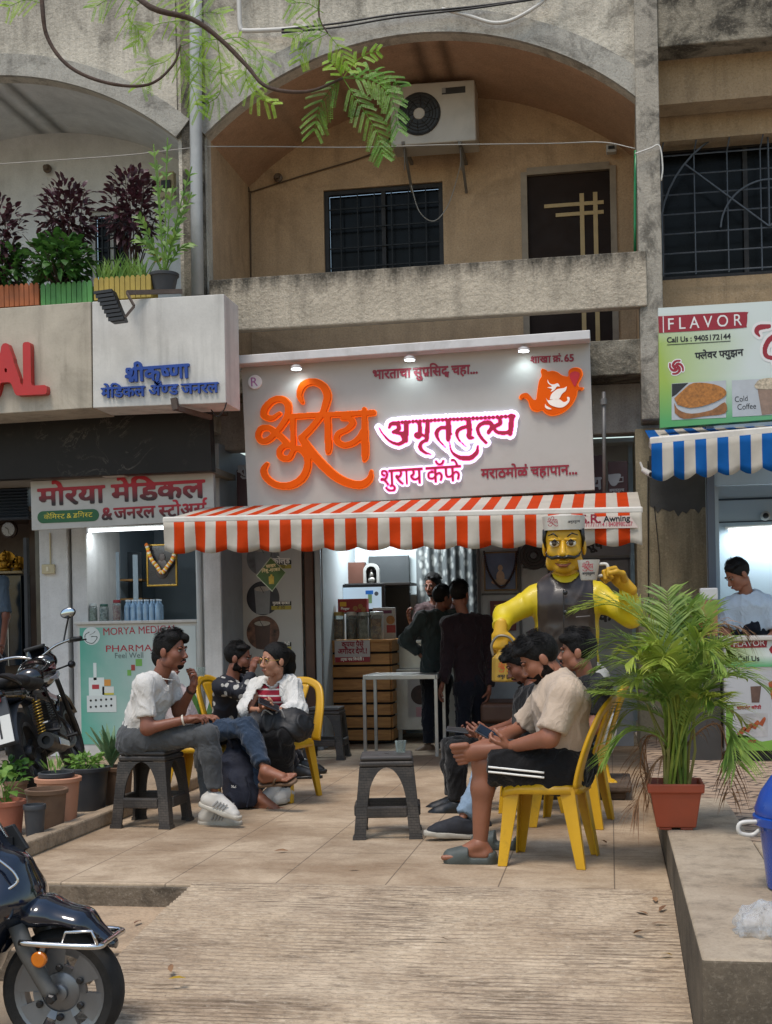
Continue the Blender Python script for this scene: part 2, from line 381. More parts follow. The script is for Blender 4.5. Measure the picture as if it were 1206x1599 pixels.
DARKG = M('dark_glass', '06080a', .25, .3, 3, spec=.12)
def window(h, y, bars, wood, depth=.1, n=2, parent=bld, name='window'):
    x0, x1, z0, z1 = h; w = .045
    f = MB(); f.box(x0, x1, y, y+.06, z1-w, z1); f.box(x0, x1, y, y+.06, z0, z0+w); f.box(x0, x0+w, y, y+.06, z0+w, z1-w); f.box(x1-w, x1, y, y+.06, z0+w, z1-w)
    for i in range(1, n): xx = x0+(x1-x0)*i/n; f.box(xx-.02, xx+.02, y+.003, y+.057, z0+w, z1-w)
    fo = f.build(name, wood, parent)
    p = MB(); p.box(x0+w, x1-w, y+.07, y+.08, z0+w, z1-w); p.build('pane', DARKG, fo)
    if bars:
        b = MB()
        for i in range(1, bars): zz = z0+(z1-z0)*i/bars; b.box(x0+w, x1-w, y-.012, y+.002, zz-.006, zz+.006)
        for i in range(1, 7): xx = x0+(x1-x0)*i/7; b.box(xx-.005, xx+.005, y-.024, y-.0125, z0+w, z1-w)
        b.build('grille', M('black_iron', '0b0c0d', .5, .2, 20, metal=.3), fo)
    return fo
window(WIN, YB+.03, 5, M('dark_window_wood', '1a1716', .6, .2, 8))
window(LWIN, YB+.03, 12, M('white_window_frame', 'aaa79e', .5, .1, 8))
# balcony door with gold strips
x0, x1, z0, z1 = DOOR
DW = M('dark_brown_door', '2b1f18', .6, .2, 4, .1, 30, spec=.15); GOLD = M('pale_gold_strip', 'b79a63', .45, .1, 10)
f = MB(); w = .06; f.box(x0-.03, x0+w-.03, YB-.02, YB+.1, z0, z1); f.box(x1-w+.03, x1+.03, YB-.02, YB+.1, z0, z1); f.box(x0+w-.03, x1-w+.03, YB-.02, YB+.1, z1-.03, z1+.04)
fo = f.build('door_frame', M('door_frame_paint', '9a8b77', .7, .2, 6, dirt='5b4d3e'), bld)
d = MB(); d.box(x0+w-.03, x1-w+.03, YB+.03, YB+.07, z0, z1-.03); do = d.build('door', DW, bld)
s = MB()
def strip(pa, pb, w):
    a, b = atY(*pa, YB+.025), atY(*pb, YB+.025)
    if abs(a.x-b.x) > abs(a.z-b.z): z = (a.z+b.z)/2; s.box(min(a.x, b.x), max(a.x, b.x), YB+.02, YB+.03, z-w/2, z+w/2)
    else: x = (a.x+b.x)/2; s.box(x-w/2, x+w/2, YB+.018, YB+.032, min(a.z, b.z), max(a.z, b.z))
strip((850, 322), (943, 316), .035); strip((868, 336), (943, 331), .035); strip((910, 302), (912, 560), .042); strip((931, 300), (933, 560), .042)
s.build('gold_trim', GOLD, do)
# parapet, slab, beams
PZ0, PZ1 = 3.86, 4.33
g = MB(); g.box(atY(330, 440, YF-.05).x, XR+.06, YF-.12, YF+.0, PZ0, PZ1); g.build('parapet', plaster('parapet_roughcast', 'b6ab99', '2f2d28', ztop=PZ1+.02, zlen=.32, amt=.9, patch=.22, bscale=24, bstr=1.0, streak=.45), bld, bevel=.012)
g = MB(); g.box(XL-.3, XR+.16, YF-.06, YB+.2, 3.3, 3.6); g.build('floor_slab', MOSS, bld, bevel=.01)
g = MB(); g.box(XL-.3, XR+.2, YF+.35, YF+.6, 2.86, 3.298); g.build('beam', plaster('beam_paint', 'b5b0ab', '5d5850', patch=.3, pscale=3), bld, bevel=.01)
g = MB(); g.box(XR-.004, XR+.19, YF-.1, YF+.25, 2.9, 9.5); g.build('pillar', PIL, bld, bevel=.01)
g = MB(); g.box(XR2+.05, XL-.02, YF-.03, YF+.018, 2.9, 9.5); g.build('pilaster', MOSS, bld)
# right-hand bay: stepped beams over a barred window
xr0 = XR+.19
g = MB(); g.box(xr0, 7, YF-.06, YF+.3, atY(1100, 72, YF).z, 9.5); g.build('upper_wall', MOSS, bld, bevel=.01)
g = MB(); g.box(xr0, 7, YF+.22, YF+.5, atY(1100, 158, YF+.22).z, atY(1100, 60, YF).z); g.box(xr0, 7, YF+.52, YF+.9, atY(1100, 216, YF+.52).z, atY(1100, 140, YF+.22).z)
g.build('stepped_beam', BROWNW, bld)
yw = YF+.75; gz1 = atY(1100, 226, yw).z; gz0 = atY(1100, 436, yw).z; gx0 = atY(1029, 300, yw).x
g = MB(); g.box(xr0, 7, yw-.05, yw+.2, 3.3, gz0); g.box(xr0, gx0, yw-.03, yw+.2, gz0, gz1+.3); g.build('sill_wall', BROWNW, bld)
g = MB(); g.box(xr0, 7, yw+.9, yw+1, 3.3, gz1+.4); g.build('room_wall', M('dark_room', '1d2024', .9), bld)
fo = window((gx0, gx0+2.3, gz0, gz1), yw+.02, 0, M('dark_window_wood', '2a2320', .6), n=3)
IRON = M('painted_iron_grille', '474d54', .5, .2, 12, metal=.1)
g = MB(); yg = yw-.12
cx = gx0+.95; cz = gz0+.4
for i in range(9):
    x = gx0+.02+i*.2875; g.tube([(x, yg, gz0+.02), (x, yg, gz1-.12), (x+.02, yg-.1, gz1-.02), (x+.02, yw, gz1+.01)], .007, 5)
for k in range(7):
    z = gz0+.04+k*(gz1-gz0-.16)/6; g.tube([(gx0, yg, z), (gx0+2.3, yg, z)], .007, 5)
for rr in (.95, .42):
    g.tube([(cx+rr*math.cos(t), yg-.01, cz+rr*math.sin(t)) for t in np.linspace(.05, math.pi-.05, 25)], .01, 5)
for t in (.7, 1.57, 2.44): g.tube([(cx, yg-.014, cz), (cx+.95*math.cos(t), yg-.014, cz+.95*math.sin(t))], .009, 5)
g.build('window_grille', IRON, fo)
# ============================================================ lettering: outlines of words and brush strokes turned into flat or raised letters
def _shift_or(m, rad):
    if rad < .5: return m
    out = m.copy(); r = int(math.ceil(rad)); H, Wd = m.shape
    for dy in range(-r, r+1):
        for dx in range(-r, r+1):
            if dx*dx+dy*dy > rad*rad+.3: continue
            ys, yd = (slice(max(0, -dy), H-max(0, dy)), slice(max(0, dy), H-max(0, -dy))); xs, xd = (slice(max(0, -dx), Wd-max(0, dx)), slice(max(0, dx), Wd-max(0, -dx)))
            out[yd, xd] |= m[ys, xs]
    return out
def contour(mask, rad=0., blur=2):
    """mask -> (2-D polygons, boundary segments) by marching squares on the softened mask"""
    m = np.pad(mask, int(rad)+4); f = _shift_or(m, rad).astype(float)
    for _ in range(blur):
        f[1:-1] = (f[:-2]+2*f[1:-1]+f[2:])/4; f[:, 1:-1] = (f[:, :-2]+2*f[:, 1:-1]+f[:, 2:])/4
    pad = int(rad)+4; polys = []; segs = []
    a = f > .5; full = a[:-1, :-1] & a[1:, :-1] & a[:-1, 1:] & a[1:, 1:]; anyc = a[:-1, :-1] | a[1:, :-1] | a[:-1, 1:] | a[1:, 1:]
    H, Wd = full.shape
    for y in range(H):
        x = 0; row = full[y]
        if not row.any(): continue
        idx = np.flatnonzero(np.diff(np.concatenate(([0], row.view(np.int8), [0]))))
        for s, e in zip(idx[::2], idx[1::2]): polys.append([(s-pad, y-pad), (e-pad, y-pad), (e-pad, y+1-pad), (s-pad, y+1-pad)])
    ys, xs = np.nonzero(anyc & ~full)
    for y, x in zip(ys, xs):
        c = [(x, y), (x+1, y), (x+1, y+1), (x, y+1)]; v = [f[q[1], q[0]] for q in c]; P = []; B = []
        for i in range(4):
            p, q, vp, vq = c[i], c[(i+1) % 4], v[i], v[(i+1) % 4]
            if vp > .5: P.append((p[0]-pad, p[1]-pad, 0))
            if (vp > .5) != (vq > .5):
                t = (.5-vp)/(vq-vp); P.append((p[0]+(q[0]-p[0])*t-pad, p[1]+(q[1]-p[1])*t-pad, 1))
        if len(P) >= 3:
            polys.append([(p[0], p[1]) for p in P])
            for i in range(len(P)):
                if P[i][2] and P[(i+1) % len(P)][2]: segs.append((P[i][:2], P[(i+1) % len(P)][:2]))
    return polys, segs
_gm = {}
def glyph_tris(s):
    if s not in _gm:
        c = bpy.data.curves.new('tmp', 'FONT'); c.body = s; c.size = 1; c.fill_mode = 'FRONT'; c.resolution_u = 5
        o = bpy.data.objects.new('tmp', c); me = o.to_mesh(); me.calc_loop_triangles()
        co = np.array([v.co[:2] for v in me.vertices]) if len(me.vertices) else np.zeros((0, 2))
        _gm[s] = co[np.array([t.vertices[:] for t in me.loop_triangles], int)] if len(co) else np.zeros((0, 3, 2))
        o.to_mesh_clear(); bpy.data.objects.remove(o); bpy.data.curves.remove(c)
    return _gm[s]
def raster(tris, shape, ox, oy, N):
    m = np.zeros(shape, bool)
    for t in tris:
        p = (t-[ox, oy])*N
        x0, y0 = np.floor(p.min(0)).astype(int); x1, y1 = np.ceil(p.max(0)).astype(int)+1
        x0, y0 = max(x0, 0), max(y0, 0); x1, y1 = min(x1, shape[1]), min(y1, shape[0])
        if x1 <= x0 or y1 <= y0: continue
        X, Y = np.meshgrid(np.arange(x0, x1), np.arange(y0, y1)); (ax, ay), (bx, by), (cx, cy) = p
        d = (by-cy)*(ax-cx)+(cx-bx)*(ay-cy)
        if abs(d) < 1e-9: continue
        u = ((by-cy)*(X-cx)+(cx-bx)*(Y-cy))/d; v = ((cy-ay)*(X-cx)+(ax-cx)*(Y-cy))/d
        m[y0:y1, x0:x1] |= (u >= -.02) & (v >= -.02) & (u+v <= 1.02)
    return m
def seg_tris(p, q, w):
    p, q = np.array(p, float), np.array(q, float); d = (q-p)/np.linalg.norm(q-p); n = np.array([-d[1], d[0]])*w/2
    return np.array([[p-n, p+n, q+n], [p-n, q+n, q-n]])
def text_tris(tokens):
    """tokens: str | ('h',ch) half form | ('rak',ch,stem) with the r-stroke below | ('reph',s) hook above | ('sub',a,b) stacked | ('sp',w)"""
    if isinstance(tokens, str): tokens = [tokens]
    x = 0; out = []
    for k in tokens:
        if isinstance(k, str): t = glyph_tris(k); ex = []
        elif k[0] == 'sp': x += k[1]; continue
        elif k[0] == 'h':
            t = glyph_tris(k[1]); lim = t[:, :, 0].max()-k[2]; t = np.minimum(t, [lim, 9])
        elif k[0] == 'rak':
            t = glyph_tris(k[1]); s = t[:, :, 0].max()*k[2]; t = np.concatenate([t, seg_tris((s, .27), (s-.3, .03), .075)])
        elif k[0] == 'reph':
            t = glyph_tris(k[1]); s = t[:, :, 0].max()-.1
            arc = [(s, .64), (s-.02, .76), (s+.05, .86), (s+.16, .88)]
            t = np.concatenate([t]+[seg_tris(a, b, .075) for a, b in zip(arc, arc[1:])])
        elif k[0] == 'sub':
            a = glyph_tris(k[1]); b = glyph_tris(k[2])*.62; b = b+[a[:, :, 0].max()*.42, -.16]; t = np.concatenate([a, b])
        if len(t): out.append(t+[x, 0]); x += t[:, :, 0].max()
    return np.concatenate(out)
def place(mb, polys, segs, fn, depth, nrm):
    """fn maps mask coordinates to the world; nrm points to the viewer"""
    nrm = Vector(nrm)
    b = len(mb.v)
    for p in polys:
        q = [fn(a, c)+nrm*depth for a, c in p]; mb.add(q, [list(range(len(q)))])
    if depth > .0015:
        for s, e in segs:
            a, c = fn(*s), fn(*e); mb.add([a, c, c+nrm*depth, a+nrm*depth], [(0, 1, 2, 3)])
def lettering(name, tokens, mat, parent, pl, pr, Y, bold=.02, depth=.001, tall=1., N=44, off=.0, world=None, nrm=(0, -1, 0), smooth=False):
    """a line of letters whose baseline runs from photo point pl to pr on the plane y=Y"""
    t = text_tris(tokens); mn = t.reshape(-1, 2).min(0); mx = t.reshape(-1, 2).max(0)
    sh = (int((mx[1]-mn[1])*N)+3, int((mx[0]-mn[0])*N)+3); m = raster(t, sh, mn[0], mn[1], N)
    polys, segs = contour(m, bold*N, 1)
    a, b = world if world else (atY(*pl, Y), atY(*pr, Y)); rt = (b-a); s = rt.length/(mx[0]-mn[0]); rt.normalize(); nv = Vector(nrm); up = nv.cross(rt)
    a = a+nv*off
    fn = lambda x, y: a+rt*(x/N*s)+up*((y/N+mn[1])*s*tall)
    mb = MB(); place(mb, polys, segs, fn, depth, nv)
    return mb.build(name, mat, parent, recalc=False)
def catmull(P, k=8):
    P = [np.array(p, float) for p in P]; P = [2*P[0]-P[1]]+P+[2*P[-1]-P[-2]]; out = []
    for i in range(1, len(P)-2):
        for j in range(k):
            t = j/k; out.append(.5*(2*P[i]+(P[i+1]-P[i-1])*t+(2*P[i-1]-5*P[i]+4*P[i+1]-P[i+2])*t*t+(3*P[i]-P[i-1]-3*P[i+1]+P[i+2])*t**3))
    out.append(P[-2]); return out
def brush_mask(strokes, size, cell):
    """strokes: lists of (x,y,width) in crop pixels"""
    m = np.zeros((int(size[1]/cell)+2, int(size[0]/cell)+2), bool)
    for s in strokes:
        for x, y, w in catmull(s, 10):
            x, y, r = x/cell, y/cell, max(w, 3)/cell/2
            x0, x1, y0, y1 = int(max(0, x-r-1)), int(min(m.shape[1], x+r+2)), int(max(0, y-r-1)), int(min(m.shape[0], y+r+2))
            if x1 > x0 and y1 > y0:
                X, Y = np.meshgrid(np.arange(x0, x1), np.arange(y0, y1)); m[y0:y1, x0:x1] |= (X-x)**2+(Y-y)**2 <= r*r
    return m
def brush(name, mask, cell, k, o, Y, mat, parent, rad=0., depth=.02, off=0., fn=None):
    polys, segs = contour(mask, rad, 1)
    if fn is None: fn = lambda x, y: atY(o[0]+x*cell/k, o[1]+y*cell/k, Y-off)
    mb = MB(); place(mb, polys, segs, fn, depth, (0, -1, 0))
    return mb.build(name, mat, parent, recalc=False)
SHU = [[(278, 382, 26), (205, 425, 40), (140, 400, 56), (150, 335, 56), (215, 268, 50), (290, 252, 50), (350, 300, 54), (348, 400, 52), (298, 490, 48), (240, 560, 44), (180, 615, 46), (118, 630, 46), (85, 580, 46), (112, 520, 46), (180, 512, 46), (250, 560, 50), (310, 612, 50), (352, 655, 44)],
       [(394, 410, 44), (397, 540, 44), (400, 670, 44)], [(350, 412, 44), (600, 398, 44), (860, 388, 44), (1116, 376, 46)],
       [(390, 670, 46), (320, 672, 44), (274, 725, 46), (300, 778, 48), (362, 780, 42), (398, 720, 36)],
       [(395, 690, 40), (470, 705, 52), (524, 770, 58), (524, 870, 58), (472, 968, 58), (372, 1025, 56), (250, 1020, 52), (162, 960, 52), (134, 890, 50), (165, 832, 26)],
       [(480, 282, 26), (455, 210, 48), (492, 125, 54), (580, 98, 54), (668, 140, 60), (705, 225, 64), (684, 320, 56), (655, 392, 46), (602, 465, 48), (540, 538, 48), (474, 604, 50)],
       [(474, 604, 56), (520, 670, 68), (580, 750, 72), (670, 850, 72), (785, 950, 70), (900, 1005, 64), (1010, 1018, 60), (1080, 970, 48), (1098, 900, 24)],
       [(706, 420, 54), (710, 560, 56), (714, 700, 52), (704, 742, 16)],
       [(838, 428, 30), (905, 428, 44), (930, 472, 50), (880, 525, 42), (808, 560, 44), (788, 620, 48), (840, 662, 46), (920, 652, 44), (985, 605, 44), (1020, 545, 40)], [(1036, 345, 34), (1038, 560, 58), (1042, 750, 56), (1030, 806, 14)]]
AMR = [[(215, 150, 32), (500, 132, 32), (800, 118, 34), (1118, 100, 34)],
       [(142, 190, 22), (158, 160, 30), (205, 162, 34), (216, 202, 34), (172, 226, 26)], [(180, 226, 26), (238, 242, 32), (255, 292, 34), (215, 318, 30), (150, 298, 20), (92, 240, 12), (62, 190, 6)], [(276, 155, 42), (274, 230, 42), (272, 295, 34)], [(215, 236, 24), (272, 226, 22)],
       [(378, 160, 34), (384, 215, 34), (376, 262, 34), (350, 256, 28), (358, 236, 22), (440, 262, 26)], [(442, 150, 38), (440, 220, 38), (436, 288, 32)],
       [(436, 284, 26), (392, 312, 30), (386, 350, 34), (420, 384, 22), (468, 400, 6)],
       [(600, 190, 28), (545, 194, 32), (512, 232, 34), (532, 290, 18), (600, 360, 5)], [(606, 150, 44), (608, 215, 44), (604, 282, 38)], [(606, 240, 30), (632, 240, 10)],
       [(762, 180, 30), (700, 198, 32), (672, 232, 30), (690, 288, 14), (752, 346, 5)], [(764, 140, 44), (772, 205, 44), (768, 262, 40), (800, 270, 20)],
       [(612, 300, 6), (634, 380, 18), (700, 426, 36), (778, 426, 42), (828, 384, 34), (836, 330, 10)],
       [(900, 308, 26), (852, 252, 28), (836, 195, 30), (872, 158, 34), (930, 152, 38), (946, 184, 36), (920, 232, 30)], [(920, 215, 24), (960, 185, 26), (985, 165, 24)],
       [(1010, 128, 34), (1010, 160, 34), (966, 190, 26), (990, 226, 30), (1050, 232, 32), (1092, 215, 30)], [(1102, 100, 46), (1098, 170, 46), (1090, 240, 36)]]
SHU_M = brush_mask(SHU, (1206, 1149), 5); AMR_M = brush_mask([[(x, y, w*.84) for x, y, w in q] for q in AMR], (1206, 520), 5)

# ============================================================ the tea shop's sign
WHITE_PANEL = M('white_sign_panel', 'aeaba5', .45, .05, 2, dirt='9a948b', dscale=4, damt=.25)
LIP = M('sign_lip_metal', 'c9c7c6', .35, .08, 6, dirt='7d766e', damt=.4)
ORG = M('orange_acrylic', 'dc5600', .45, .05, 8, spec=.12); ORG_EDGE = EM('orange_edge_glow', 'ff7a10', .35)
MAROON = M('maroon_letter', '86102a', .45, .08, 9); CRIM = M('crimson_letter', 'b0103f', .4, .08, 9)
HALO = EM('white_letter_glow', 'e9e2ff', .85); PINK = EM('pink_edge_glow', 'ff5fae', 1.1)
WHITE_L = M('white_letter', 'e6e3dc', .5, .04, 9); BLACK_L = M('black_letter', '16161a', .5, .1, 9)
YS = 10.95
tl, tr, br_, bl_ = [atY(*p, YS) for p in ((377, 570), (921, 533), (929, 765), (387, 792))]
sgn = wempty('shop_sign', 'large pale grey tea shop sign board with orange Devanagari letters and three lit lamps', 'sign', (bl_.x, YS, bl_.z))
g = MB(); g.prism([tl, tr, br_, bl_], (0, .1, 0)); g.build('sign_panel', WHITE_PANEL, sgn, bevel=.004)
g = MB(); a, b = atY(367, 562, YS), atY(922, 522, YS)
g.prism([a, b, b+V(0, 0, -.075), a+V(0, 0, -.075)], (0, -.17, 0)); g.prism([a+V(0, .002, 0), b+V(0, .002, 0), b+V(0, .002, -.075), a+V(0, .002, -.075)], (0, .12, 0)); g.build('sign_lip', LIP, sgn, bevel=.006)
o = (390, 580); k = 5.743; Y0 = YS-.001
brush('logo_letters', SHU_M, 5, k, o, Y0, ORG, sgn, 0, .05, .012); brush('letter_backing', SHU_M, 5, k, o, Y0, ORG_EDGE, sgn, 1.6, .03, 0)
o2 = (580, 630); k2 = 5.025
brush('letter_halo', AMR_M, 5, k2, o2, Y0, HALO, sgn, 6.3, .025, 0); brush('neon_letters', AMR_M, 5, k2, o2, Y0, CRIM, sgn, 0, .01, .03); brush('letter_outline', AMR_M, 5, k2, o2, Y0, PINK, sgn, 1.0, .004, .0255)
t_caf = ['शुराय', ('sp', .18), 'कॅफे']
lettering('letter_halo', t_caf, HALO, sgn, (596, 759), (721, 751), Y0, .1, .02, 1.1)
lettering('letter_outline', t_caf, PINK, sgn, (596, 759), (721, 751), Y0, .03, .003, 1.1, off=.0205); lettering('neon_letters', t_caf, CRIM, sgn, (596, 759), (721, 751), Y0, .008, .01, 1.1, off=.024)
lettering('lettering', ['भारताचा', ('sp', .2), 'सु', ('rak', 'प', .86), 'िस', ('sub', 'द', 'ध'), ('sp', .22), 'चहा...'], MAROON, sgn, (583, 592), (746, 583), Y0, .035, .006, 1.1)
lettering('lettering', ['शाखा', ('sp', .2), ('rak', 'कं', .5), '.', ('sp', .15), '65'], MAROON, sgn, (829, 567), (896, 564), Y0, .03, .006)
lettering('lettering', ['मराठमोळं', ('sp', .22), 'चहापान...'], MAROON, sgn, (752, 747), (901, 740), Y0, .035, .006, 1.1)
# round badge with the letter R
c = atY(399, 597, Y0); g = MB(); g.lathe([(.062, 0), (.062, .018), (.056, .022)], c, 28, (0, -1, 0)); bd = g.build('badge', M('badge_white', 'e4e2e4', .4, .03), sgn, smooth=30)
lettering('badge_letter', 'R', M('badge_purple', 'b070a8', .5), bd, (394, 604), (404, 603), Y0, .0, .003, off=.0225)
# teapot emblem
def poly_px(name, pts, k, o, Y, depth, mat, parent, off=0., kk=6):
    P = catmull(pts+[pts[0]], kk)[:-1]; q = [atY(o[0]+x/k, o[1]+y/k, Y-off) for x, y in P]
    g = MB(); g.prism(q, (0, -depth, 0)); return g.build(name, mat, parent)
o3 = (800, 540); k3 = 9.277
TP = [(440, 345), (495, 362), (520, 385), (590, 378), (660, 398), (720, 440), (810, 455), (815, 390), (850, 345), (920, 330), (985, 355), (1012, 420), (985, 490), (948, 560), (965, 606), (1025, 615), (1000, 648), (942, 650), (925, 730), (860, 850), (760, 945), (640, 998), (540, 1000), (472, 962), (440, 930), (370, 950), (300, 930), (265, 880), (240, 800), (190, 758), (140, 780), (115, 750), (150, 705), (220, 695), (270, 740), (310, 788), (352, 785), (368, 700), (380, 600), (400, 510), (432, 450), (420, 385)]
em = poly_px('teapot_emblem', TP, k3, o3, Y0, .04, ORG, sgn)
cen = np.mean(np.array(TP), 0); poly_px('emblem_edge', [tuple(cen+(np.array(p)-cen)*1.035) for p in TP], k3, o3, Y0, .022, ORG_EDGE, em)
poly_px('emblem_drop', [(910, 368), (968, 390), (976, 440), (942, 520), (910, 590), (868, 530), (835, 450), (847, 395)], k3, o3, Y0, .003, M('emblem_red', 'c00a1c', .4), em, .0405)
EW = M('emblem_white', 'f0e6dc', .4, .03)
for P in ([(545, 775), (570, 700), (650, 632), (750, 612), (790, 590), (775, 650), (720, 700), (670, 772)], [(485, 752), (520, 790), (580, 780), (680, 775), (750, 815), (800, 790), (795, 745), (830, 750), (825, 810), (770, 870), (700, 895), (610, 880), (535, 840)], [(480, 840), (500, 870), (570, 915), (520, 918), (478, 890)], [(512, 488), (545, 545), (600, 560), (660, 545), (690, 590), (650, 590), (610, 640), (560, 665), (575, 625), (510, 605), (575, 590), (520, 540)]):
    poly_px('emblem_leaf', P, k3, o3, Y0, .003, EW, em, .0405)
LAMP = EM('lamp_face', 'e9fbff', 14)
for px, py in ((463, 574), (640, 560), (818, 546)):
    c = atY(px, py, YS-.12); g = MB(); g.lathe([(.05, 0), (.05, .02), (.03, .035)], (c.x, c.y, c.z-.012), 18); sl = g.build('spot_lamp', LIP, sgn, smooth=30)
    g = MB(); g.lathe([(.042, 0), (.042, .003)], (c.x, c.y, c.z-.016), 18); g.build('lamp_face', LAMP, sl)
    ld = bpy.data.lights.new('spot', 'SPOT'); ld.energy = 2.4; ld.spot_size = R(125); ld.spot_blend = .7; ld.shadow_soft_size = .04; ld.color = (.75, .93, 1)
    lo = bpy.data.objects.new('spot_light', ld); link(lo, sl); lo.location = (c.x, c.y, c.z-.03); lo.rotation_euler = (R(18), 0, 0)

# ============================================================ striped awnings
def awning(name, label, bar_l, bar_r, val_h, Yb, Yf, zb, cols, nstripe, first, scal, parent_lab=None, thick=.05, sag=.0):
    """fabric roof from the wall (Yb, zb) down to the front bar, valance hanging from it with a scalloped hem"""
    A, Bp = atY(*bar_l, Yf), atY(*bar_r, Yf)
    r = wempty(name, label, 'awning', (A.x, Yf, A.z))
    n = nstripe; roof = MB(); val = MB()
    for i in range(n):
        u0, u1 = i/n, (i+1)/n; roof.cur = val.cur = (i+first) % 2
        P = lambda u, v: (lambda f: V(f.x, Yf+(Yb-Yf)*v, f.z+(zb-f.z)*v-.05*math.sin(math.pi*v)*sag))(A.lerp(Bp, u))
        for j in range(6): roof.quad(P(u0, j/6), P(u1, j/6), P(u1, (j+1)/6), P(u0, (j+1)/6))
        for s in range(4):
            a0, a1 = u0+(u1-u0)*s/4, u0+(u1-u0)*(s+1)/4
            def Q(u, v):
                f = A.lerp(Bp, u); ph = u*scal
                h = val_h*(1-.13*(1-abs(math.sin(math.pi*ph)))**1.0)
                return V(f.x, Yf-.012+.02*math.sin(u*n*2.1+v*2)*v+.012*math.sin(u*37)*v, f.z-.02-h*v)
            for j in range(5): val.quad(Q(a0, j/5), Q(a1, j/5), Q(a1, (j+1)/5), Q(a0, (j+1)/5))
    roof.build('roof_fabric', cols, r, solid=.004, weld=True, recalc=False); vo = val.build('valance', cols, r, solid=.004, weld=True, smooth=True, recalc=False)
    g = MB(); g.obox(A+V(-.01, .015, 0), Bp+V(.01, .015, 0), .05, thick); g.build('front_bar', M('awning_bar', 'cdc8bf', .4, .08, 8, dirt='8d8478', damt=.4), r, bevel=.012)
    for u in (.04, .96):
        f = A.lerp(Bp, u); g = MB(); m = V(f.x, (Yf+Yb)/2, (f.z+zb)/2-.1); g.obox(f+V(0, .04, -.03), m, .03, .045); g.obox(m, (f.x, Yb, zb-.12), .03, .045); g.build('folding_arm', M('awning_bar', 'cdc8bf'), r)
    return r, vo, A, Bp
def cloth_mat(name, col, var=.1):
    t = NT(name); c = t.mix(t.ramp(t.noise(4, 6, .6), [(.3, 0.), (.7, 1.)]), scl(col, 1-var), scl(col, 1+var*.4))
    c = t.mix(t.math('MULTIPLY', t.ramp(t.noise(3, 8, .7), [(.5, 0.), (.75, 1.)]), .3), c, scl(col, .55))
    t.set(c, .8); t.b.inputs['Specular IOR Level'].default_value = .2
    tr = t.n('BsdfTranslucent'); t.l(c, tr.inputs[0]); mx = t.n('MixShader'); mx.inputs[0].default_value = .4
    t.l(t.b.outputs[0], mx.inputs[1]); t.l(tr.outputs[0], mx.inputs[2]); t.l(mx.outputs[0], t.out.inputs[0])
    t.bump(t.noise(7, 4), .3, .02); return t.m
OS, WS, BS = cloth_mat('orange_stripe', 'd9480f'), cloth_mat('cream_stripe', 'd6cfc2'), cloth_mat('blue_stripe', '1565b0')
aw, val, A, Bp = awning('striped_awning', 'orange and white striped awning with scalloped valance over the tea shop front', (256, 812), (1002, 796), .255, 10.93, 9.8, 2.27, [WS, OS], 43, 0, 14.3)
# the maker's tag sewn on the valance
TAG = M('awning_tag', 'c9b8ae', .7, .1, 9); yt = 9.8-.03
q = [atY(*p, yt) for p in ((904, 808), (984, 805), (997, 824), (896, 826))]
g = MB(); g.prism(q, (0, .004, 0)); tg = g.build('maker_tag', TAG, val)
lettering('lettering', 'S.R.', MAROON, tg, (908, 817), (938, 816), yt, .035, .001, .9, off=.001); lettering('lettering', 'Awning', BLACK_L, tg, (943, 815), (984, 813), yt, .025, .001, 1, off=.001)
lettering('lettering', '9371771714 / 8408980207', CRIM, tg, (907, 823), (988, 821), yt, .015, .001, 1.3, off=.001)
aw2, val2, A2, B2 = awning('striped_awning', 'blue and cream striped awning over the snack counter at the right', (1017, 689), (1260, 667), .285, 11.2, 9.7, atY(1100, 668, 11.2).z, [WS, BS], 14, 1, 7, thick=.06)
# ============================================================ shop fronts and what stands in them
def rbox(mb, x0, y0, x1, y1, Y, d):
    """box whose front face fills the photo rectangle on the plane y=Y"""
    a, b = atY(x0, (y0+y1)/2, Y), atY(x1, (y0+y1)/2, Y); t = atY((x0+x1)/2, y0, Y).z; bo = atY((x0+x1)/2, y1, Y).z
    return mb.box(min(a.x, b.x), max(a.x, b.x), Y, Y+d, min(t, bo), max(t, bo))
def panel(name, x0, y0, x1, y1, Y, d, mat, parent=None, bevel=.004, **kw):
    g = MB(); rbox(g, x0, y0, x1, y1, Y, d); return g.build(name, mat, parent, bevel=bevel, **kw)
def skew(mb, pts, Y, d): return mb.prism([atY(*p, Y) for p in pts], (0, d, 0))
def disc(name, px, py, Y, r, mat, parent, d=.004, n=28):
    c = atY(px, py, Y); g = MB(); g.lathe([(r, 0), (r, d)], c, n, (0, -1, 0)); return g.build(name, mat, parent, smooth=30)
WALLW = plaster('white_painted_wall', 'c9c8c6', '5d5a55', patch=.25, pscale=3, bstr=.15, streak=.35, thr=.58, grit=.08)
BLUEW = M('pale_blue_wall', '97a1ac', .7, .08, 3, .1, 40, dirt='6b6f74', damt=.3)
STEEL = M('brushed_steel', 'b9b9b6', .35, .1, 6, metal=.85, dirt='6d6a64', damt=.3)
BLACKP = M('black_plastic', '17181a', .45, .15, 8); GREYP = M('grey_panel', 'a3a8ae', .6, .08, 3, dirt='4b4d50', damt=.3)
DARKI = M('dark_interior', '3a3b3c', .9, .2, 2)

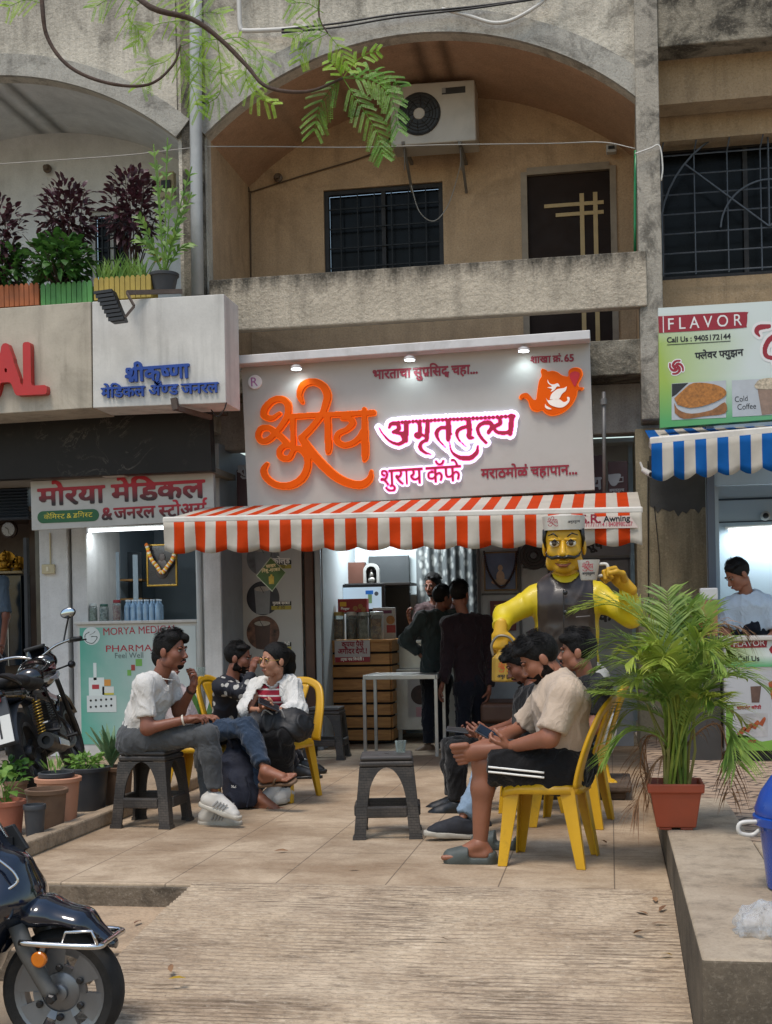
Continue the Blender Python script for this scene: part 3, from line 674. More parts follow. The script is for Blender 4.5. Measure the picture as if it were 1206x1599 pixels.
# ---- pharmacy: box sign with raised letters
YP1 = 10.3
BOXM = plaster('old_sign_sheet', 'b3aa9a', '57503f', patch=.3, pscale=2.2, bstr=.08, streak=.55, thr=.55, grit=.06)
BOXW = plaster('white_sign_sheet', 'c6c4be', '6d6a62', patch=.18, pscale=2.5, bstr=.08, streak=.5, thr=.58, grit=.04)
ps = wempty('pharmacy_sign', 'dirty white box sign with big red letters and blue Devanagari letters above the pharmacy', 'sign', (-4.6, YP1, 2.9))
g = MB(); skew(g, [(-260, 500), (142, 471), (144, 637), (-260, 662)], YP1, .5); g.build('sign_box', BOXM, ps, bevel=.006)
g = MB(); skew(g, [(144, 471), (350, 459), (353, 629), (145.5, 637)], YP1-.02, .42); g.build('sign_box', BOXW, ps, bevel=.006)
REDL = M('red_letter', 'b01713', .4, .08, 6, coat=.2); BLUEL = M('blue_letter', '173f8f', .5, .12, 8)
lettering('raised_letters', 'MEDICAL', REDL, ps, (-215, 629), (75, 615), YP1, .05, .07, 1.38, N=30)
lettering('raised_letters', [('rak', 'श', .78), ('sp', -.0), 'ी', 'कृ', ('h', 'ष', .2), 'णा'], BLUEL, ps, (198, 597), (297, 590), YP1-.02, .03, .025, 1.0)
lettering('raised_letters', ['मेिडकल', ('sp', .25), 'ॲ', ('h', 'ण', .2), 'ड', ('sp', .2), 'जनरल'], BLUEL, ps, (160, 622), (342, 613), YP1-.02, .025, .025, 1.0)
# marble fascia and the soffit behind it
def marble():
    t = NT('black_marble'); v = t.noise(2.2, 10, .65, dist=1.6)
    f = t.ramp(v, [(.485, 0.), (.5, 1.), (.515, 0.)]); f = t.math('MULTIPLY', f, t.ramp(t.noise(1.3, 3), [(.5, 0.), (.65, 1.)]))
    t.set(t.mix(f, t.mix(t.noise(3, 5), '1b1917', '2b2826'), '6d665e'), .5); t.b.inputs['Specular IOR Level'].default_value = .2; return t.m
mf = wempty('marble_fascia', 'dark veined marble fascia band above the red lettered medical board', 'fascia', (-4.6, 10.8, 2.4))
g = MB(); skew(g, [(-260, 668), (327, 641), (331, 735), (-260, 760)], 10.8, .12); g.build('marble_panel', marble(), mf, bevel=.004)
g = MB(); a = atY(327, 641, 10.8); b = atY(331, 735, 10.8); g.box(-8, a.x-.01, 10.93, 11.6, b.z, b.z+.05); g.box(-8, a.x+.02, 10.5, 11.3, a.z+.03, a.z+.12); g.build('soffit', M('soffit_board', '7d7467', .8, .15, 4), mf)
panel('light_panel', 160, 739, 194, 744, 10.86, .1, M('light_panel', 'b8b4ac', .5), mf)
# board with the shop's name
RB = NT('red_black_letter'); sx = RB.n('SeparateXYZ'); RB.l(RB.tc.outputs['Generated'], sx.inputs[0]); RB.set(RB.mix(RB.ramp(sx.outputs[2], [(.1, 0.), (.75, 1.)]), '1d0a10', 'b3122a'), .5); RB = RB.m
GREENL = M('green_pill', '1d5a34', .5, .1, 6); YELL = M('yellow_letter', 'd8c23a', .5, .08, 9)
YM = 10.98
ms = wempty('medical_board', 'white shop board with red and black letters under the marble fascia', 'sign', (-4.4, YM, 2.3))
g = MB(); skew(g, [(48, 752), (333, 737), (335, 812), (50, 828)], YM, .06); g.build('sign_panel', M('grey_white_board', 'b5b2ac', .5, .05, 2, dirt='8a867e', damt=.3), ms)
lettering('lettering', ['मोरया', ('sp', .22), 'मेिडकल'], RB, ms, (61, 790), (320, 776), YM-.001, .035, .004, .8, N=40)
lettering('lettering', ['&', ('sp', .12), 'जनरल', ('sp', .22), ('h', 'स', .2), 'टोअ', ('reph', 'स')], RB, ms, (160, 812), (324, 803), YM-.001, .03, .003, 1.0)
c0, c1 = atY(59, 808, YM), atY(155, 804, YM); g = MB(); pts = []
rr = .055
for i in range(13): t = R(90+i*15); pts.append((c0.x+rr+rr*math.cos(t), YM-.002, c0.z+rr*math.sin(t)))
for i in range(13): t = R(-90+i*15); pts.append((c1.x-rr+rr*math.cos(t), YM-.002, c1.z+rr*math.sin(t)))
g.prism(pts, (0, -.003, 0)); pill = g.build('green_pill', GREENL, ms)
lettering('lettering', ['केिम', ('h', 'स', .2), 'ट', ('sp', .2), '&', ('sp', .2), ('rak', 'ड', .6), 'िग', ('h', 'स', .2), 'ट'], YELL, pill, (69, 811), (145, 807), YM-.0055, .012, .001, .85)

# ---- pharmacy shopfront
YC = 11.5
ph = wempty('pharmacy_shop', 'pharmacy shopfront with white piers and a bright glazed hatch', 'shop front', (-4.4, YC, 0))
def pier(x0, x1, y0, y1, z1, mat, name='pier', z0=0): g = MB(); g.box(x0, x1, y0, y1, z0, z1); return g.build(name, mat, ph, bevel=.008)
X = lambda px, Y, py=900: atY(px, py, Y).x
pier(X(62, YC), X(105, YC), YC, 12.4, 2.35, WALLW); pier(X(109, YC), X(133, YC), YC+.05, 12.4, 2.35, WALLW)
xr = X(345, 11.35); xl = X(306, 11.35); pier(X(318, 11.35), xr, 11.35, 12.0, 2.9, WALLW); pier(xl, X(318, 11.35)-.002, 11.42, 12.3, 2.6, WALLW)
pier(xr-.03, xr+.001, 12.001, 13, 2.9, BLUEW, 'side_wall'); g = MB(); g.box(xr+.0005, xr+.004, 11.36, 12.0, 0, 2.9); g.build('blue_face', BLUEW, ph)
g = MB(); g.tube([(X(311, 11.4), 11.4, 0.02), (X(311, 11.4), 11.4, 2.5)], .03, 8); g.build('drain_pipe', M('grey_pipe', 'aeb0ae', .5, .08, 5), ph, smooth=True)
zt = 2.1
PHW = M('pharmacy_interior', '8795a0', .6, .1, 1.5); PHD = M('pharmacy_dark_shelf', '2c3741', .35, .3, 3, spec=.6)
g = MB(); g.box(X(133, YC), xl, 13.4, 13.5, 0, 2.6); g.box(X(133, YC)-.1, X(133, YC), 12.4, 13.4, 0, 2.6); g.box(xl+.02, xl+.08, 12.3, 13.4, 0, 2.6); g.box(X(133, YC)-.1, xl+.08, YC, 13.4, 2.4, 2.46); g.build('interior_wall', PHW, ph)
# glazed partitions inside
panel('glass_partition', 134, 850, 182, 975, 12.3, .02, M('smoked_glass', '22323c', .1, .3, 2.2, spec=.6), ph); panel('wall_panel', 167, 862, 187, 975, 12.28, .015, PHW, ph); panel('wall_panel', 208, 866, 216, 975, 12.28, .015, PHW, ph)
panel('shelf_recess', 188, 862, 222, 968, 12.6, .02, PHD, ph)
g = MB(); rbox(g, 188, 904, 222, 907, 12.3, .3); rbox(g, 188, 934, 222, 937, 12.3, .3); g.build('wooden_shelf', M('amber_shelf', '7d5a2c', .5, .2, 5), ph)
TUBE = EM('tube_light', 'f3fbff', 3.5)
def tube_light(label, x0, y0, x1, y1, Y, watts, group=None):
    a, b = atY(x0, y0, Y), atY(x1, y1, Y); r = wempty('tube_light', label, 'lamp', (a.x, Y, a.z))
    g = MB(); g.tube([a, b], .016, 10); g.build('tube', TUBE, r, smooth=True)
    g = MB(); g.obox(a+V(-.03, .03, .02), b+V(.03, .03, .02), .05, .03); g.build('batten', M('lamp_batten', 'd6d6d2', .5), r, bevel=.004)
    l = bpy.data.lights.new('tube', 'AREA'); l.shape = 'RECTANGLE'; l.size = (b-a).length; l.size_y = .04; l.energy = watts; l.color = (.86, .95, 1)
    lo = bpy.data.objects.new('tube_glow', l); link(lo, r); lo.location = (a+b)/2+V(0, -.02, -.03)-Vector(r.location); lo.rotation_euler = (R(20), 0, 0)
    return r
tube_light('long white tube lamp under the lintel of the pharmacy hatch', 136, 829, 258, 824, 11.62, 4)
# counter with the printed front
cb = wempty('pharmacy_counter', 'white pharmacy counter with a mint green printed front behind the man on the stool', 'counter', (-4.6, YC, 0))
MINT = NT('mint_print'); sx = MINT.n('SeparateXYZ'); MINT.l(MINT.tc.outputs['Generated'], sx.inputs[0])
MINT.set(MINT.mix(MINT.ramp(MINT.math('ADD', sx.outputs[0], MINT.math('MULTIPLY', MINT.noise(2.5, 4), .5)), [(.25, 0.), (1.1, 1.)]), '55a08d', 'bcc4c2'), .45); MINT = MINT.m
g = MB(); xa, xb = X(118, YC-.06), X(305, YC-.06); zc = atY(210, 969, YC).z; g.box(xa, xb, YC-.04, YC+.5, 0, zc-.03); g.build('counter_body', M('counter_white', 'c4c2bd', .5, .05, 3, dirt='8a877f', damt=.3), cb)
g = MB(); g.box(xa-.02, xb+.01, YC-.07, YC+.52, zc-.029, zc); g.build('counter_top', M('counter_top', 'b9b7b2', .3, .1, 9), cb, bevel=.006)
g = MB(); g.box(X(123, YC-.045), xb-.01, YC-.046, YC-.041, .12, zc-.06); pf = g.build('printed_front', MINT, cb)
yp = YC-.047
lettering('lettering', 'MORYA MEDICAL', M('print_red', 'a52434', .5), pf, (162, 992), (277, 987), yp, .012, .001, 1.05)
lettering('lettering', 'PHARMACY', M('print_red', 'a52434', .5), pf, (166, 1018), (262, 1016), yp, .012, .001, .75); lettering('lettering', 'Feel Well', M('print_grey', '5b6a68', .5), pf, (180, 1028), (224, 1027), yp, .004, .001, 1)
PW = M('print_white', 'cfd6d3', .5); disc('badge', 143, 993, yp, .085, PW, pf, .001)
brush('print_marks', brush_mask([[(60, 30, 8), (20, 60, 8), (30, 120, 8), (90, 140, 8), (130, 100, 8), (130, 75, 8), (80, 75, 8)], [(60, 60, 5), (100, 40, 5), (120, 20, 5)]], (160, 160), 3), 3, 6.2, (130, 982), yp-.002, M('print_dark', '3d4a45', .5), pf, 0, .0005)
PG = [(30, 110, 60, 150, 'dde4e2'), (0, 0, 0, 0, '')]
def pbox(x0, y0, x1, y1, col, off=.0015): panel('print_mark', x0, y0, x1, y1, yp-off, .001, M('print_'+col, col, .5, .05), pf, bevel=0)
for q in ((139, 1058, 163, 1090, 'cfd8d4'), (146, 1035, 151, 1062, 'cfd8d4')): pbox(*q)
pbox(144, 1069, 155, 1076, 'a8323a', .003); pbox(160, 1072, 178, 1082, 'd0d2cc'); pbox(163, 1061, 173, 1071, 'c98a3c'); pbox(160, 1082, 178, 1085, 'c4b63a'); pbox(136, 1086, 182, 1112, 'c8cecb', .0025); pbox(205, 1038, 211, 1047, '9a3a34'); pbox(199, 1046, 205, 1055, '6da54a'); pbox(212, 1029, 222, 1040, '6da54a')
for r_ in range(2):
    for q in range(5): disc('print_dot', 142+q*8, 1094-r_*0+r_*10-q*.6, yp-.0035, .011, BLACKP, pf, .001, 10)
# things on the counter: jars, a water bottle pack, the garlanded picture
JARG = GL('clear_jar', 'd5dcda', .06, .12)
def jar(px, py0, py1, Y, r, fill, lid, label, z0=None, group='jars on the pharmacy counter', square=False, fh=.75):
    b = atY(px, py1, Y); h = atY(px, py0, Y).z-b.z; zz = b.z if z0 is None else z0
    t = wempty('jar', label, 'jar', (b.x, Y, zz), group)
    n = 4 if square else 18; k = 1.25 if square else 1
    g = MB(); g.lathe([(r*k, .002), (r*k, h*.8), (r*.8*k, h*.88)], (b.x, Y, zz), n); g.build('jar_body', JARG, t, smooth=40)
    g = MB(); g.lathe([(r*.9*k, .006), (r*.9*k, h*fh)], (b.x, Y, zz), n); g.build('contents', fill, t, smooth=40)
    g = MB(); g.lathe([(r*.86*k, h*.88), (r*.86*k, h), (r*.8*k, h+.004)], (b.x, Y, zz), 18); g.build('lid', lid, t, smooth=40)
    return t
def crumb(name, c1, c2, s=60): t = NT(name); t.set(t.mix(t.ramp(t.noise(s, 3, .6), [(.4, 0.), (.6, 1.)]), c1, c2), .7); return t.m
zc_ = zc+.001
jar(129, 935, 969, 11.6, .045, crumb('mixed_sweets', '2b2a22', '8a8a78'), M('cream_lid', 'b7ab92', .5), 'clear jar of dark mixed sweets with a cream lid, leftmost on the pharmacy counter', zc_)
jar(146, 942, 969, 11.6, .04, crumb('green_sweets', '6b7a5c', 'a3aca0'), M('clear_lid', 'aab0ae', .3), 'clear jar of pale green sweets on the pharmacy counter', zc_)
jar(163, 943, 969, 11.62, .045, crumb('white_sweets', 'b9bdb9', '2b4a40', 25), M('green_lid', '1f4a3f', .5), 'jar with a dark green lid on the pharmacy counter', zc_)
jar(183, 937, 969, 11.6, .04, crumb('red_sweets', '8a2a2a', 'b58a80', 40), M('red_lid', '7d1a22', .5), 'jar of red wrapped sweets with a red lid on the pharmacy counter', zc_)
wp = wempty('bottle_pack', 'shrink wrapped pack of small clear water bottles on the pharmacy counter', 'bottle pack', (X(226, 11.7), 11.7, zc_))
WB = M('water_bottle_plastic', '7d9cb8', .12, .25, 14, spec=.7)
for i in range(6):
    for j in range(2):
        c = V(X(200, 11.7)+i*.062, 11.66+j*.07, zc_); g = MB(); g.lathe([(.029, 0), (.03, .1), (.027, .12), (.03, .135), (.012, .17), (.012, .185)], c, 12); bt = g.build('bottle', WB, wp, smooth=50)
        g = MB(); g.lathe([(.014, .185), (.014, .2)], c, 10); g.build('bottle_cap', M('bottle_cap', 'c9d4dc', .4), bt)
GOLDF = M('gilt_frame', '9c7a2c', .35, .2, 20, metal=.5)
def art(name, x0, y0, x1, y1, Y, frame, w, bg, label, cat='picture', fmat=None, d=.03):
    t = wempty(name, label, cat, tuple(atY((x0+x1)/2, y1, Y))); a, b = atY(x0, y0, Y), atY(x1, y1, Y); lo, hi = min(a.z, b.z), max(a.z, b.z)
    g = MB(); g.box(a.x, b.x, Y, Y+d, hi-w, hi); g.box(a.x, b.x, Y, Y+d, lo, lo+w); g.box(a.x, a.x+w, Y, Y+d, lo+w, hi-w); g.box(b.x-w, b.x, Y, Y+d, lo+w, hi-w); g.build('frame', frame, t, bevel=.004)
    g = MB(); g.box(a.x+w, b.x-w, Y+.01, Y+d-.002, lo+w, hi-w); pc = g.build('picture', bg, t); return t, pc, (a.x+w, b.x-w, lo+w, hi-w)
def garland(name, pts, Y, mats, r, label, sag=0):
    t = wempty('garland', label, 'garland', tuple(atY(*pts[0], Y)))
    P = catmull(pts, 7); gs = {}
    for i, p in enumerate(P): c = atY(p[0], p[1], Y); gs.setdefault(i % len(mats), MB()).ell(c, (r, r*.8, r), 8, 5)
    for i, g in gs.items(): g.build('flowers', mats[i], t, smooth=True)
MGO, MGY, WHF = M('marigold_orange', 'c2641c', .8, .3, 60, .5, 90), M('marigold_yellow', 'c9a022', .8, .3, 60), M('white_flower', 'c4bba8', .8, .2, 60)
t, pc, bx_ = art('framed_picture', 228, 850, 277, 915, 12.15, GOLDF, .018, M('dark_picture', '1d1b22', .3, .6, 7, spec=.6), 'gilt framed dark picture hung with a marigold garland inside the pharmacy')
g = MB(); c = atY(253, 885, 12.15); g.ell(c+V(0, .004, -.02), (.07, .006, .1)); g.ell(c+V(0, .004, .09), (.035, .006, .045)); g.build('painted_figure', M('picture_tone', '4a3f3c', .5, .3, 20), pc, smooth=True)
garland('garland', [(229, 851), (236, 872), (245, 884), (253, 894), (262, 884), (270, 872), (276, 851)], 12.11, [MGO, WHF, MGY], .022, 'orange and white flower garland draped over the gilt framed picture')
# switch box on the white pier, seen left of the red lettered board
sb = wempty('switch_box', 'small beige electric switch box with a conduit on the white pier', 'switch box', tuple(atY(74, 895, YC-.03)))
panel('box', 65, 881, 84, 896, YC-.045, .044, M('beige_plastic', 'b5a988', .5, .08, 9), sb, bevel=.006); panel('switch', 72, 885, 76, 892, YC-.052, .008, M('cream_switch', 'd0c8b0', .4), sb)
g = MB(); g.tube([atY(79, 881, YC-.015), atY(78, 832, YC-.015)], .008, 6); g.build('conduit', M('beige_plastic', 'b5a988'), sb)
# ---- shop at the far left: shutter, clock, idol shelf, glass shelves
ls = wempty('corner_shop', 'dark shop opening at the far left under a ribbed blue grey shutter', 'shop front', (-5.4, 12, 0))
g = MB()
for i in range(19): z0 = 2.28+i*.03; g.prism([(-8, 11.5, z0), (-8, 11.47, z0+.015), (-8, 11.5, z0+.03)], (8+X(47, 11.5), 0, 0))
g.box(-8, X(47, 11.5), 11.505, 11.6, 2.28, 2.85)
g.build('shutter', M('shutter_paint', '38414c', .5, .1, 3), ls)
g = MB(); g.box(-8, X(62, 12.6), 12.9, 13, 0, 2.6); g.box(-8, X(62, YC), 11.5, 12.9, 2.35, 2.4); g.box(X(62, 12.6)-.01, X(62, 12.6)+.05, 12.4, 12.9, 0, 2.6); g.build('interior_wall', M('brown_laminate', '3f2c20', .4, .2, 3), ls)
g = MB(); g.box(X(36, YC), X(41, YC), YC+.02, YC+.08, 0, 2.1); g.build('door_jamb', M('dark_jamb', '22242a', .5), ls)
panel('shelf', -120, 893, 34, 897, 12.3, .35, M('pale_shelf', 'a08d6a', .4), ls); panel('glass_cabinet', -120, 900, 34, 1040, 12.4, .3, M('blue_glass', '1f2c38', .1, .5, 9, spec=.6), ls)
g = MB()
for i in range(7): rbox(g, -120+i*22, 900, -119+i*22, 1040, 12.39, .01)
g.build('cabinet_frame', STEEL, ls)
ck = wempty('wall_clock', 'round wall clock with white face and brown rim at the far left shop', 'clock', tuple(atY(16, 827, 12.3))); c = atY(16, 827, 12.3)
g = MB(); g.lathe([(.088, .0), (.088, -.03), (.07, -.04)], c, 32, (0, 1, 0)); g.build('rim', M('clock_rim', '33211c', .35, .2, 5), ck, smooth=40)
g = MB(); g.lathe([(.07, .0), (.07, .004)], c+V(0, -.041, 0), 32, (0, -1, 0)); g.build('face', M('clock_face', 'c9d3da', .4, .03), ck)
g = MB(); yk = c.y-.047; g.obox((c.x, yk, c.z), (c.x-.03, yk, c.z+.022), .002, .008, (0, 1, 0)); g.obox((c.x, yk, c.z), (c.x+.012, yk, c.z-.05), .002, .006, (0, 1, 0))
for i in range(12): a = R(30*i); g.obox((c.x+.058*math.sin(a), yk, c.z+.058*math.cos(a)), (c.x+.066*math.sin(a), yk, c.z+.066*math.cos(a)), .002, .005, (0, 1, 0))
g.build('hands', BLACKP, ck)
GOLDI = M('gold_idol', 'a5781c', .35, .35, 25, metal=.6)
for px, s, lb in ((8, 1.0, 'larger seated gold idol figurine on the pale shelf of the far left shop'), (27, .75, 'smaller seated gold idol figurine nearer the door jamb of the far left shop')):
    b = atY(px, 893, 12.42); idl = wempty('idol', lb, 'figurine', tuple(b), 'gold idols on the shelf')
    g = MB(); g.ell(b+V(0, 0, .02*s), (.07*s, .05, .03*s)); g.ell(b+V(0, 0, .08*s), (.04*s, .035, .06*s)); g.ell(b+V(0, -.01, .155*s), (.026*s, .026, .03*s)); g.lathe([(.025*s, .17*s), (.02*s, .2*s), (.004, .23*s)], b, 10)
    for sgn in (-1, 1): g.tube([b+V(.035*sgn*s, 0, .12*s), b+V(.07*sgn*s, -.01, .1*s), b+V(.05*sgn*s, -.03, .06*s)], .012*s, 6)
    g.build('body', GOLDI, idl, smooth=True); g = MB(); g.lathe([(.1*s, -.0), (.1*s, .008), (.085*s, .012)], b+V(0, .045, .12*s), 20, (0, 1, 0)); g.build('halo', GOLDI, idl)
# ============================================================ tea shop front and counter
YT = 12.05
ts = wempty('tea_shop_front', 'tea shop front with grey partition, brown door frame and open doorway under the striped awning', 'shop front', (-1.6, YT, 0))
xl_, xm_, xr_ = X(372, YT), X(745, 12.4), X(985, 12.4)
mp = wempty("menu_board", 'tall pale menu panel with round drink pictures and black and yellow price labels', 'menu board', (X(420, YT), YT, 0))
panel('board', 372, 800, 473, 1165, YT, .05, M('menu_white', 'aeaeac', .4, .05, 2), mp)
def drink(px, py, bg, body, r=.165):
    d = disc('round_picture', px, py, YT-.0005, r, bg, mp, .002, 40); c = atY(px, py, YT-.003)
    g = MB(); g.prism([c+V(-.07, 0, -.155), c+V(.06, 0, -.155), c+V(.075, 0, .09), c+V(-.085, 0, .09)], (0, -.001, 0)); gl = g.build('drink', body, d)
    g = MB(); pts = [c+V(.08*math.cos(R(a))-.005, -.001, .09+.025*math.sin(R(a))) for a in range(0, 360, 20)]; g.prism(pts, (0, -.001, 0)); g.build('drink_top', M('foam', 'a9a49b', .5, .2, 40), gl)
    g = MB(); g.obox(c+V(-.04, -.003, .17*.8), c+V(.01, -.003, .05), .004, .008, (0, 1, 0)); g.build('straw', BLACKP, gl)
drink(411, 934, M('picture_navy', '23222f', .4, .6, 14), M('grey_drink', '83868a', .4, .15, 9)); drink(411, 988, M('picture_brown', '6d4a3a', .5, .9, 16), M('brown_drink', '4a322a', .4, .2, 12)); drink(411, 872, M('picture_grey', '75787c', .5, .5, 12), M('grey_drink', '83868a'))
for py, words, pr_ in ((875, ['कोल्ड'], '30'), (939, ['गुलाब', ('sp', .2), 'सरबत'], '30'), (1003, ['कोल्ड', ('sp', .2), 'कॉफी'], '30')):
    lb = panel('name_label', 424, py, 455, py+6.5, YT-.004, .003, BLACKP, mp, 0); lettering('lettering', words, WHITE_L, lb, (426, py+5), (453, py+4.5), YT-.0045, .03, .0005, 1.05, N=30)
    lb = panel('price_label', 424, py+7, 455, py+13, YT-.004, .003, M('price_yellow', 'a79a33', .5, .08), mp, 0); lettering('lettering', '₹ '+pr_, BLACK_L, lb, (433, py+12), (445, py+12), YT-.0045, .02, .0005, 1, N=30)
# green diamond notice hung from the awning
gd = wempty('hanging_notice', 'green diamond shaped notice with a yellow bottle hung from the awning', 'notice', tuple(atY(423, 897, 10.6)))
g = MB(); skew(g, [(423, 870), (447, 894), (425, 924), (400, 899)], 10.6, .006); g.build('edge', M('notice_white', 'b9c2ae', .5), gd); g = MB(); skew(g, [(423, 871.5), (445.7, 894), (425, 922), (401.5, 899)], 10.597, .003); gp = g.build('card', M('notice_green', '3f5f2c', .5, .3, 8), gd)
lettering('lettering', ['साखर'], M('notice_cream', 'd2c89a', .5), gp, (416, 887), (431, 885), 10.5965, .03, .001, 1, N=30); lettering('lettering', ['िनंबू', '-', 'शरबत'], M('notice_cream', 'd2c89a'), gp, (409, 894), (438, 891), 10.5965, .03, .001, 1, N=30)
panel('bottle_mark', 420, 900, 428, 912, 10.595, .001, M('notice_yellow', 'c2a63a', .5, .3, 30), gp, 0); panel('bottle_mark', 422.5, 897, 425.5, 900, 10.595, .001, M('notice_yellow', 'c2a63a'), gp, 0)
g = MB(); g.tube([atY(423, 870, 10.6), atY(427, 850, 10.6), V(atY(427, 845, 10.6).x, 10.62, 2.15)], .003, 5); g.build('string', BLACKP, gd)
# door frame and steel post
WOOD = M('brown_door_wood', '4e2f20', .45, .2, 5, dirt='2b1a12', damt=.4)
g = MB(); g.box(X(476, YT), X(490, YT), YT-.02, YT+.1, 0, 2.5); g.build('door_post', WOOD, ts, bevel=.008)
g = MB(); g.box(X(491, YT), X(500, YT), YT+.01, YT+.06, 0, 2.5); g.build('steel_post', M('grey_aluminium', '8c9298', .4, .08, 5, metal=.5), ts, bevel=.004)
g = MB(); g.box(xl_-.02, xl_+.7, YT+.12, YT+.2, 0, 2.6); g.box(X(500, YT)-.08, X(500, YT)-.02, YT+.2, 13.9, 0, 2.9); g.build('side_wall', M('shop_side_wall', 'a5adb0', .6, .08, 2), ts)
INW = M('shop_inner_wall', 'a9b2b4', .7, .1, 1.6)
g = MB(); g.box(-3.2, 2.5, 13.9, 14, 0, 3); g.build('back_wall', INW, ts); g = MB(); g.box(-3.2, .3, YT+.1, 13.9, 2.86, 2.9); g.build('ceiling', INW, ts)
tube_light('white tube lamp on the ceiling inside the tea shop behind the awning', 530, 800, 640, 797, 13.2, 32)
panel('wall_niche', 577, 868, 640, 1010, 13.82, .05, M('dark_cabinet', '2e3234', .5, .2, 3), ts)
# grey partition to the right of the doorway
g = MB(); g.box(xm_, xr_, 12.4, 12.5, 0, 2.9); g.build('partition', GREYP, ts)
GT = M('partition_trim', '4a4e54', .5, .1, 4, metal=.3); g = MB()
for x in (748, 812, 858): rbox(g, x, 850, x+4, 1170, 12.375, .024)
for x0, x1, y in ((752, 812, 926), (752, 812, 1030), (816, 858, 884), (816, 858, 940), (862, 985, 872), (862, 985, 944)): rbox(g, x0+.2, y, x1-.2, y+3, 12.38, .019)
g.build('partition_trim', GT, ts)
bw = wempty('beige_side_wall', 'streaked beige wall with a dark cement patch between the two shops', 'wall', (.5, 11.35, 0))
YB2 = 11.35
BE2 = plaster('streaked_beige', '9c927a', '4a4436', patch=.35, pscale=2.2, bstr=.25, streak=.75, thr=.53)
g = MB(); g.box(X(996, YB2), X(1106, YB2), YB2, 12.6, 0, 2.86); g.build('wall_face', BE2, bw)
g = MB(); pts = [atY(1014, 712, YB2-.004), atY(1104, 706, YB2-.004)]+[atY(1104-i*6.4, 800+9*mnoise.noise((i*.7, 1, 1))+(6 if i % 5 == 2 else 0)-abs(i-7)*1.1, YB2-.004) for i in range(15)]
g.prism(pts, (0, .0035, 0)); g.build('cement_patch', M('cement_patch', '4b4b49', .9, .25, 4, .4, 40), bw)
g = MB(); g.tube([atY(1012, 720, YB2-.02), atY(1012, 780, YB2-.02), atY(1013, 960, YB2-.02)], .006, 5); g.tube([atY(1022, 790, YB2-.02), atY(1030, 870, YB2-.03), atY(1033, 960, YB2-.02)], .004, 5); g.build('wall_wire', BLACKP, bw)
mb_ = wempty('maroon_board', 'older maroon board with a white cup showing behind the tea shop sign', 'sign', (-1.5, 11.5, 2.4))
MARP = M('maroon_board', '33101a', .5, .1, 4)
panel('board', 370, 722, 943, 800, 11.5, .04, MARP, mb_); panel('board', 950, 720, 981, 795, 11.5, .04, MARP, mb_)
CUPW = M('cup_white', '8b8f98', .5)
g = MB(); g.prism([atY(x, y, 11.499) for x, y in catmull([(950, 741), (969, 740), (967, 750), (962, 758), (955, 758), (950, 750)], 4)], (0, -.002, 0)); g.tube([atY(967, 746, 11.497), atY(973, 745, 11.497), atY(973, 752, 11.497), atY(965, 753, 11.497)], .006, 5); g.build('cup_mark', CUPW, mb_)
lettering('lettering', ['शुराय'], CUPW, mb_, (895, 766), (940, 763), 11.499, .04, .002, 1.2, N=30); lettering('lettering', ['शु'], CUPW, mb_, (372, 742), (386, 741), 11.499, .04, .002, 1.1, N=30); lettering('lettering', ['अमृततु', ('h', 'ल', .2), 'य'], CUPW, mb_, (951, 768), (975, 767), 11.499, .03, .002, 1, N=30)
sp_ = wempty('stand_pipe', 'thin grey steel pipe standing beside the tea shop sign', 'pipe', (X(943, 10.98, 700), 10.98, 2.25)); g = MB(); g.tube([atY(943, 612, 10.98), atY(944, 775, 10.98)], .016, 8); g.build('pipe', M('galvanised_pipe', '6c6a68', .5, .2, 9, metal=.3), sp_, smooth=True); g = MB(); g.lathe([(.028, 0), (.028, .05)], atY(943, 632, 10.98), 10); g.build('coupling', M('galvanised_pipe', '6c6a68'), sp_)
# notices and pictures on the partition
YN = 12.37
t, pc, q = art('framed_picture', 755, 862, 808, 922, YN-.03, M('brown_frame', '6b5330', .4, .3, 12), .016, M('picture_blue', '4d5f80', .4, .3, 6), 'framed picture of a seated figure with a dark garland on the grey partition')
cx_, cz_ = (q[0]+q[1])/2, q[2]
g = MB(); yy = YN-.021
for c, r in (((cx_, cz_+.07), (.09, .03)), ((cx_, cz_+.12), (.04, .06)), ((cx_, cz_+.205), (.024, .03))): g.prism([(c[0]+r[0]*math.cos(R(a)), yy, c[1]+r[1]*math.sin(R(a))) for a in range(0, 360, 20)], (0, -.001, 0)); yy -= .0012
g.build('painted_figure', M('picture_skin', 'a08a78', .5, .15, 25), pc)
garland('garland', [(756, 862), (760, 885), (770, 905), (783, 917), (795, 906), (804, 886), (807, 862)], YN-.05, [M('dark_bead', '2a1416', .6)], .012, 'dark beaded garland looped over the picture of the seated figure')
nt = wempty('maroon_notice', 'maroon notice with yellow letters on the grey partition beside the statue arm', 'notice', tuple(atY(784, 970, YN))); panel('card', 766, 938, 806, 985, YN-.01, .008, M('notice_maroon', '5a1a24', .5, .15, 5), nt, 0); lettering('lettering', ['उपवास'], M('notice_gold', 'c9a23a', .5), nt, (773, 953), (803, 950), YN-.011, .04, .001, 1.1, N=30)
